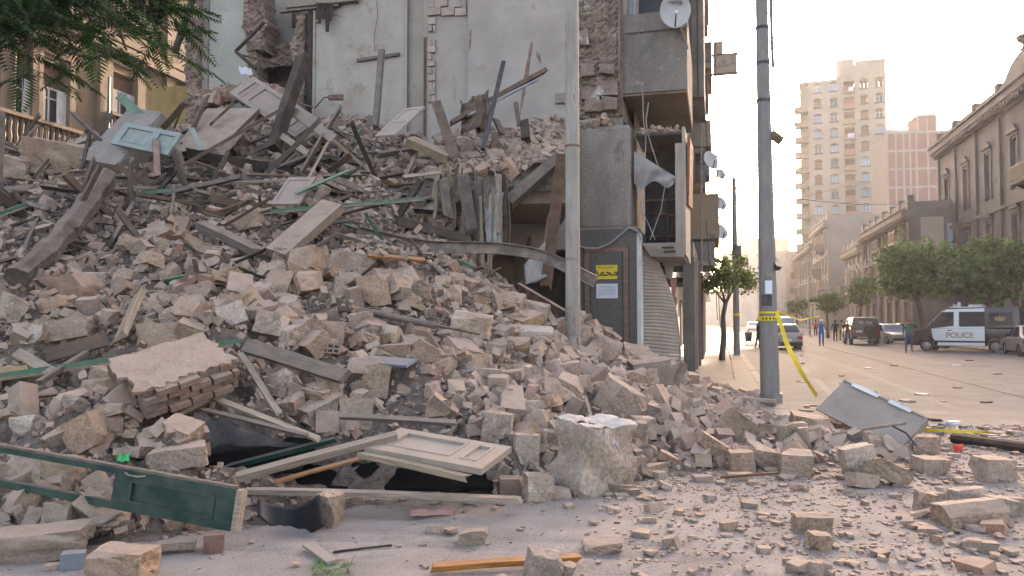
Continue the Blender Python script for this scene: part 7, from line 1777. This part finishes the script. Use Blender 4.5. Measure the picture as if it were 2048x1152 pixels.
# saloon at the right edge, dusty
low = outline(-2.15, 2.15, .22, .82, .82, (-1.32, 1.3), .34, [(2.2, .4), (2.15, .66), (1.9, .76), (.95, .86)]); low[-1] = (-2.1, .88); 
upp = [(-2.1, .88), (.95, .86), (.35, 1.36), (-.1, 1.44), (-.9, 1.42), (-1.6, .98)]
zb_ = .9
def saloon(label, loc, hd, m, group='parked cars', name='parked_car', hatch=False):
    lo = list(low); up_ = list(upp) if not hatch else [(-2.0, .88), (.95, .86), (.35, 1.36), (-.1, 1.46), (-1.3, 1.44), (-1.85, .98)]
    c = vehicle(name, label, loc, hd, lo, up_, 1.7, 1.28, .87, m, (-1.32, 1.3), .31, [('side_window', [(.78, .9), (.3, 1.32), (-.12, 1.38), (-.12, .9)]), ('side_window', [(-.2, .9), (-.2, 1.38), (-.85, 1.36), (-1.3, .98), (-1.3, .9)])],
                ((.88, .90), (.4, 1.34)), ((-1.58, 1.0), (-.95, 1.39)) if not hatch else ((-1.83, 1.0), (-1.36, 1.41)), group=group)
    boxes(c, [('headlight', 'lamp_glass', (2.05, 2.19, .5, .8, .56, .68)), ('headlight', 'lamp_glass', (2.05, 2.19, -.8, -.5, .56, .68)), ('tail_light', 'lamp_red', (-2.17, -2.1, .55, .82, .62, .78)), ('tail_light', 'lamp_red', (-2.17, -2.1, -.82, -.55, .62, .78)), ('number_plate', 'frame_white', (-2.18, -2.14, -.22, .22, .5, .62)), ('bumper', 'black_plastic', (-2.24, -2.1, -.8, .8, .26, .46)), ('bumper', 'black_plastic', (2.1, 2.25, -.8, .8, .24, .44)), ('mirror', 'black_plastic', (.62, .74, .83, .98, .9, 1.02)), ('mirror', 'black_plastic', (.62, .74, -.98, -.83, .9, 1.02))])
    return c
f1, f2 = G(2001, 707.5), G(2041, 714)
saloon('dusty grey saloon car parked at the right frame edge before the van', (f1+f2)/2+Vector((.9, -.2, 0)), (f1-f2).normalized(), 'car_grey')
hb_ = G(1578, 700); saloon('dusty dark grey hatchback parked just right of the big pole', hb_+SV*2.0+NV*(-.1), SV, 'car_grey', hatch=True)
# dark off road car seen from behind with spare wheel
sv0 = G(1732, 690); svl = outline(-2.1, 2.2, .4, 1.05, 1.05, (-1.3, 1.35), .42, [(2.25, .55), (2.2, 1.0), (1.0, 1.08)])
suv = vehicle('off_road_car', 'black off road car with spare wheel seen from behind in mid street', sv0+SV*2.1, SV, svl, [(-2.1, 1.05), (1.0, 1.08), (.55, 1.78), (.3, 1.86), (-1.95, 1.88), (-2.08, 1.7)], 1.85, 1.5, 1.06, 'car_black', (-1.3, 1.35), .38,
              [('side_window', [(.8, 1.12), (.5, 1.7), (-.3, 1.74), (-.3, 1.12)]), ('side_window', [(-.4, 1.12), (-.4, 1.74), (-1.8, 1.74), (-1.8, 1.12)])], ((.95, 1.12), (.6, 1.74)), ((-2.11, 1.12), (-2.095, 1.72)), cat='car')
T = Matrix.Rotation(R(90), 4, 'Y'); mb = MB(); mb.lathe([(.1, -.12), (.33, -.12), (.36, -.05), (.36, .06), (.33, .1), (.1, .1), (.001, .1)], 22, Matrix.Translation((-2.24, -.25, 1.02)) @ T); mk('spare_wheel', mb, 'tyre', parent=suv, local=True, sharp=35)
boxes(suv, [('tail_light', 'lamp_red', (-2.16, -2.08, .72, .88, .8, 1.02)), ('tail_light', 'lamp_red', (-2.16, -2.08, -.88, -.72, .8, 1.02)), ('bumper', 'black_plastic', (-2.3, -2.1, -.9, .9, .42, .62)), ('number_plate', 'frame_white', (-2.17, -2.12, .22, .62, .86, .98)), ('bumper_strip', 'frame_white', (-2.315, -2.301, -.1, .6, .5, .55)), ('roof_rail', 'steel_dusty', (-1.8, .2, .62, .66, 1.89, 1.95)), ('roof_rail', 'steel_dusty', (-1.8, .2, -.66, -.62, 1.89, 1.95)), ('mirror', 'black_plastic', (.6, .75, .93, 1.12, 1.15, 1.35)), ('mirror', 'black_plastic', (.6, .75, -1.12, -.93, 1.15, 1.35))])
text('lettering', 'PO  LICE', .22, Matrix.Translation((-2.125, 0, 1.52)) @ Matrix.Rotation(-R(90), 4, 'Z') @ Matrix.Rotation(R(90), 4, 'X'), 'frame_white', suv)
saloon('silver police pickup style car behind the walking man in green', G(1788, 688)+SV*1.5, (SV*-1+NV*.25).normalized(), 'car_silver')
tx = saloon('black and orange taxi roof showing behind the silver car', G(1775, 672)+SV*4, SV, 'car_black', name='taxi'); boxes(tx, [('orange_roof', 'taxi', (-.85, -.05, -.62, .62, 1.43, 1.50)), ('roof_sign', 'frame_white', (-.45, -.3, -.25, .25, 1.505, 1.62))])
saloon('dark car parked half hidden between taxi and police van', G(1822, 682)+SV*2, SV, 'car_black')
saloon('pale car parked in the sunny haze left of the big pole', G(1508, 664)+SV*2, (-SV), 'car_white')
# white minibus far down the street
mbus = outline(-2.3, 2.3, .35, 1.1, 1.1, (-1.4, 1.4), .36, [(2.4, .5), (2.35, 1.05), (2.1, 1.1)])
vehicle('minibus', 'white minibus coming up the street behind the grey hatchback', G(1577, 668)+SV*2.4, -SV, mbus, [(-2.3, 1.1), (2.1, 1.1), (1.75, 1.95), (1.5, 2.1), (-2.2, 2.12)], 1.8, 1.55, 1.1, 'car_white', (-1.4, 1.4), .33, [('side_window', [(1.9, 1.18), (1.65, 1.85), (-2.0, 1.85), (-2.0, 1.18)])], ((2.06, 1.18), (1.78, 1.88)), (((None, 0), (0, 0))), cat='minibus')

# ------------------------------------------------------------------ people
def person(loc, face, label, top, legs, head='skin', hat=None, h=1.72, stride=.12, arms=(.08, .08), bend=0.0, shoes='trim_black'):
    """one continuous skin mesh; clothing colours by region; cap and hair as children"""
    root = empty('person', loc, label, 'person', rz=math.atan2(face.y, face.x)-R(90)); k = h/1.75
    J = {'pel': (0, 0, .95), 'bel': (0, .02, 1.12), 'che': (0, .03+bend, 1.34), 'nk': (0, .03+bend, 1.49), 'hd': (0, .05+bend, 1.60), 'ht': (0, .04+bend, 1.73)}
    E = [('pel', 'bel'), ('bel', 'che'), ('che', 'nk'), ('nk', 'hd'), ('hd', 'ht')]; Rr = {'pel': (.15, .115), 'bel': (.145, .105), 'che': (.165, .115), 'nk': (.055, .055), 'hd': (.085, .1), 'ht': (.06, .07)}
    for s, n in ((-1, 'l'), (1, 'r')):
        f = stride*s
        for nm, p, r, prev in (('hip', (s*.1, 0, .9), (.095, .095), 'pel'), ('kn', (s*.11, f*.7+.02, .50), (.065, .065), 'hip'), ('an', (s*.115, f-.04, .10), (.045, .045), 'kn'), ('to', (s*.125, f+.12, .035), (.04, .035), 'an'),
                               ('sh', (s*.19, .02+bend, 1.41), (.062, .062), 'che'), ('el', (s*.25, -f*.4+bend*.6-.01, 1.14), (.045, .045), 'sh'), ('wr', (s*.26, -f*.7+arms[0 if s < 0 else 1]*1.5+bend*.4+.05, .90+arms[0 if s < 0 else 1]), (.03, .03), 'el'), ('ha', (s*.255, -f*.8+arms[0 if s < 0 else 1]*1.8+.08, .82+arms[0 if s < 0 else 1]), (.038, .022), 'wr')):
            J[nm+n] = p; Rr[nm+n] = r; E.append(((prev if prev in ('pel', 'che') else prev+n), nm+n))
        hp = Vector(J['ha'+n])
        for q, (dx, ln) in enumerate(((-.028, .06), (-.01, .075), (.01, .07), (.028, .055))):
            J['f%d%s' % (q, n)] = tuple(hp+Vector((dx*.6, dx+.01, -ln-.02))); Rr['f%d%s' % (q, n)] = (.009, .009); E.append(('ha'+n, 'f%d%s' % (q, n)))
        J['th'+n] = tuple(hp+Vector((-s*.03, .05, -.01))); Rr['th'+n] = (.01, .01); E.append(('wr'+n, 'th'+n))
    names = list(J); me = bpy.data.meshes.new('body'); me.from_pydata([tuple(Vector(J[n])*k) for n in names], [(names.index(a), names.index(b)) for a, b in E], [])
    o = bpy.data.objects.new('body', me); COL.objects.link(o)
    sk = o.modifiers.new('skin', 'SKIN'); sk.use_smooth_shade = True
    for i, n in enumerate(names): me.skin_vertices[0].data[i].radius = (Rr[n][0]*k, Rr[n][1]*k); me.skin_vertices[0].data[i].use_root = (n == 'pel')
    sb = o.modifiers.new('sub', 'SUBSURF'); sb.levels = 1; sb.render_levels = 1
    dg = bpy.context.evaluated_depsgraph_get(); em = bpy.data.meshes.new_from_object(o.evaluated_get(dg)); bpy.data.objects.remove(o)
    for m in (top, legs, 'skin', shoes): em.materials.append(M[m])
    for p in em.polygons:
        c = p.center/k; hand = abs(c.x) > .2 and c.z < 1.0+.1
        p.material_index = 2 if (c.z > 1.49 or (abs(c.x) > .205 and c.z < (1.02 if True else 0))) else (0 if c.z > .97 else (3 if c.z < .09 else 1)); p.use_smooth = True
    b = bpy.data.objects.new('body', em); COL.objects.link(b); b.parent = root
    hz_ = 1.66*k; hy = (.045+bend)*k
    if hat:
        mb = MB(); mb.lathe([(.135, -.03), (.112, -.02), (.115, .02), (.09, .08), (.04, .11), (.001, .115)], 14, Matrix.Translation((0, hy, hz_))); mb.bx(-.07, .07, .09, .19, -.03, -.018, Matrix.Translation((0, hy, hz_))); mk('cap', mb, hat, parent=root, local=True, smooth=True)
    else:
        mb = MB(); mb.lathe([(.098, -.05), (.106, 0), (.085, .07), (.04, .1), (.001, .105)], 14, Matrix.Translation((0, hy-.015, hz_-.01))); mk('hair', mb, 'trim_black', parent=root, local=True, smooth=True)
    for s in (-1, 1):
        mb = MB(); mb.box((s*.033*k, hy+.098*k, 1.625*k), (.022, .012, .012)); mk('eye', mb, 'trim_black', parent=root, local=True)
    return root
M['coverall'] = mat('coverall', (.05, .13, .34), None, bump=.2); M['shirt_green'] = mat('shirt_green', (.05, .13, .09), None, bump=.2); M['jeans'] = mat('jeans', (.04, .06, .13), None, bump=.2)
M['cloth_black'] = mat('cloth_black', (.02, .021, .025), None, bump=.2); M['shirt_red'] = mat('shirt_red', (.42, .05, .04), None, bump=.2); M['shirt_grey'] = mat('shirt_grey', (.22, .22, .23), None, bump=.2); M['cap_red'] = mat('cap_red', (.26, .05, .05), None, bump=.1)
def at_feet(u, v): return G(u, v, .0)
person(at_feet(1643, 692.5), -SV, 'person in blue coveralls and white helmet walking in mid street', 'coverall', 'coverall', hat='frame_white', h=1.74, stride=.08)
person(at_feet(1818, 706), (NV*-.3-SV).normalized(), 'person in green shirt and jeans walking before the police van', 'shirt_green', 'jeans', hat='cap_red', h=1.72, stride=.3, arms=(.2, .12))
person(at_feet(1696, 690), (-NV*.5-SV).normalized(), 'person in black beside the rear of the off road car', 'cloth_black', 'jeans', hat='frame_white', h=1.72, stride=.06)
person(at_feet(1671, 684), -SV, 'person in black vest standing right of the blue coveralls', 'cloth_black', 'cloth_black', hat=None, h=1.7, stride=.1)
person(at_feet(1681, 681), (NV-SV).normalized(), 'person bending in dark clothes behind the black vest', 'shirt_grey', 'cloth_black', h=1.7, bend=.12)
person(at_feet(1631, 672), -SV, 'person in red shirt far behind the blue coveralls at left', 'shirt_red', 'cloth_black', h=1.7)
person(at_feet(1655, 671), -SV, 'person in red top far behind the blue coveralls at right', 'shirt_red', 'jeans', h=1.7)
person(at_feet(1516, 700), NV, 'dark person half hidden behind the big pole', 'cloth_black', 'cloth_black', h=1.75, arms=(.3, .1))
person(G(1398, 694, .125), (NV-SV).normalized(), 'dark person standing in the shade of the left shop fronts', 'cloth_black', 'cloth_black', h=1.74)
drv = person(tuple(ctr-left*.85+hd*.55+left*.35+Vector((0, 0, .62))), hd, 'person in white shirt driving inside the police van', 'frame_white', 'cloth_black', h=1.15, stride=.02, arms=(.3, .3))
# bucket, barrier
bk = G(1497, 690, 0); r_ = empty('waste_bin', bk, 'dark hanging waste bin left of the big pole', 'bin'); mb = MB(); mb.lathe([(.001, .25), (.2, .25), (.27, .85), (.29, .86), (.26, .84), (.19, .3), (.001, .3)], 18); mk('tub', mb, 'steel_dark', parent=r_, local=True, sharp=40)
mb = MB(); mb.tube([(.3, 0, 0), (.42, 0, .6), (.36, 0, 1.0), (.2, 0, 1.08)], .022, 6); mk('bracket', mb, 'iron', parent=r_, local=True); mb = MB(); mb.tube([(-.12, 0, 0), (-.1, 0, .3)], .03, 6); mk('foot', mb, 'iron', parent=r_, local=True)
for k, u in enumerate((1600, 1588)):
    b = G(u, 676 if k == 0 else 672); r_ = empty('crowd_barrier', b, ('nearer steel crowd barrier behind the grey hatchback', 'farther steel crowd barrier behind the grey hatchback')[k], 'barrier', 'crowd barriers'); mb = MB(); mb.tube([(-1, 0, 0), (-1, 0, 1.0), (-.9, 0, 1.1), (.9, 0, 1.1), (1, 0, 1.0), (1, 0, 0)], .022, 6); mk('frame_tube', mb, 'pole_grey', parent=r_, local=True)
    for x in np.arange(-.85, .9, .17): mb = MB(); mb.tube([(x, 0, .2), (x, 0, 1.09)], .009, 4); mk('bar', mb, 'pole_grey', parent=r_, local=True)
# small blue shop plate at the left arcade
mb = MB(); a = FA(1385, 610, 36); b = FA(1406, 588, 36); mb.box(((a.x+b.x)/2, a.y, (a.z+b.z)/2), (b.x-a.x, .06, b.z-a.z)); mk('shop_sign', mb, 'glass_blue', label='small blue shop plate under the left arcade', cat='sign')
# ------------------------------------------------------------------ dusty air
hz = bpy.data.materials.new('haze'); hz.use_nodes = True; N = hz.node_tree.nodes; L = hz.node_tree.links
N.remove(N['Principled BSDF']); pv = N.new('ShaderNodeVolumePrincipled')
pv.inputs['Color'].default_value = (.96, .95, .95, 1); pv.inputs['Density'].default_value = .00055; pv.inputs['Anisotropy'].default_value = .45
L.new(pv.outputs[0], N['Material Output'].inputs['Volume'])
mb = MB(); mb.bx(-430, 430, -70, 710, -1.2, 62); hb = mk('haze', mb, hz, kind='stuff', label='thin dusty haze filling the street')
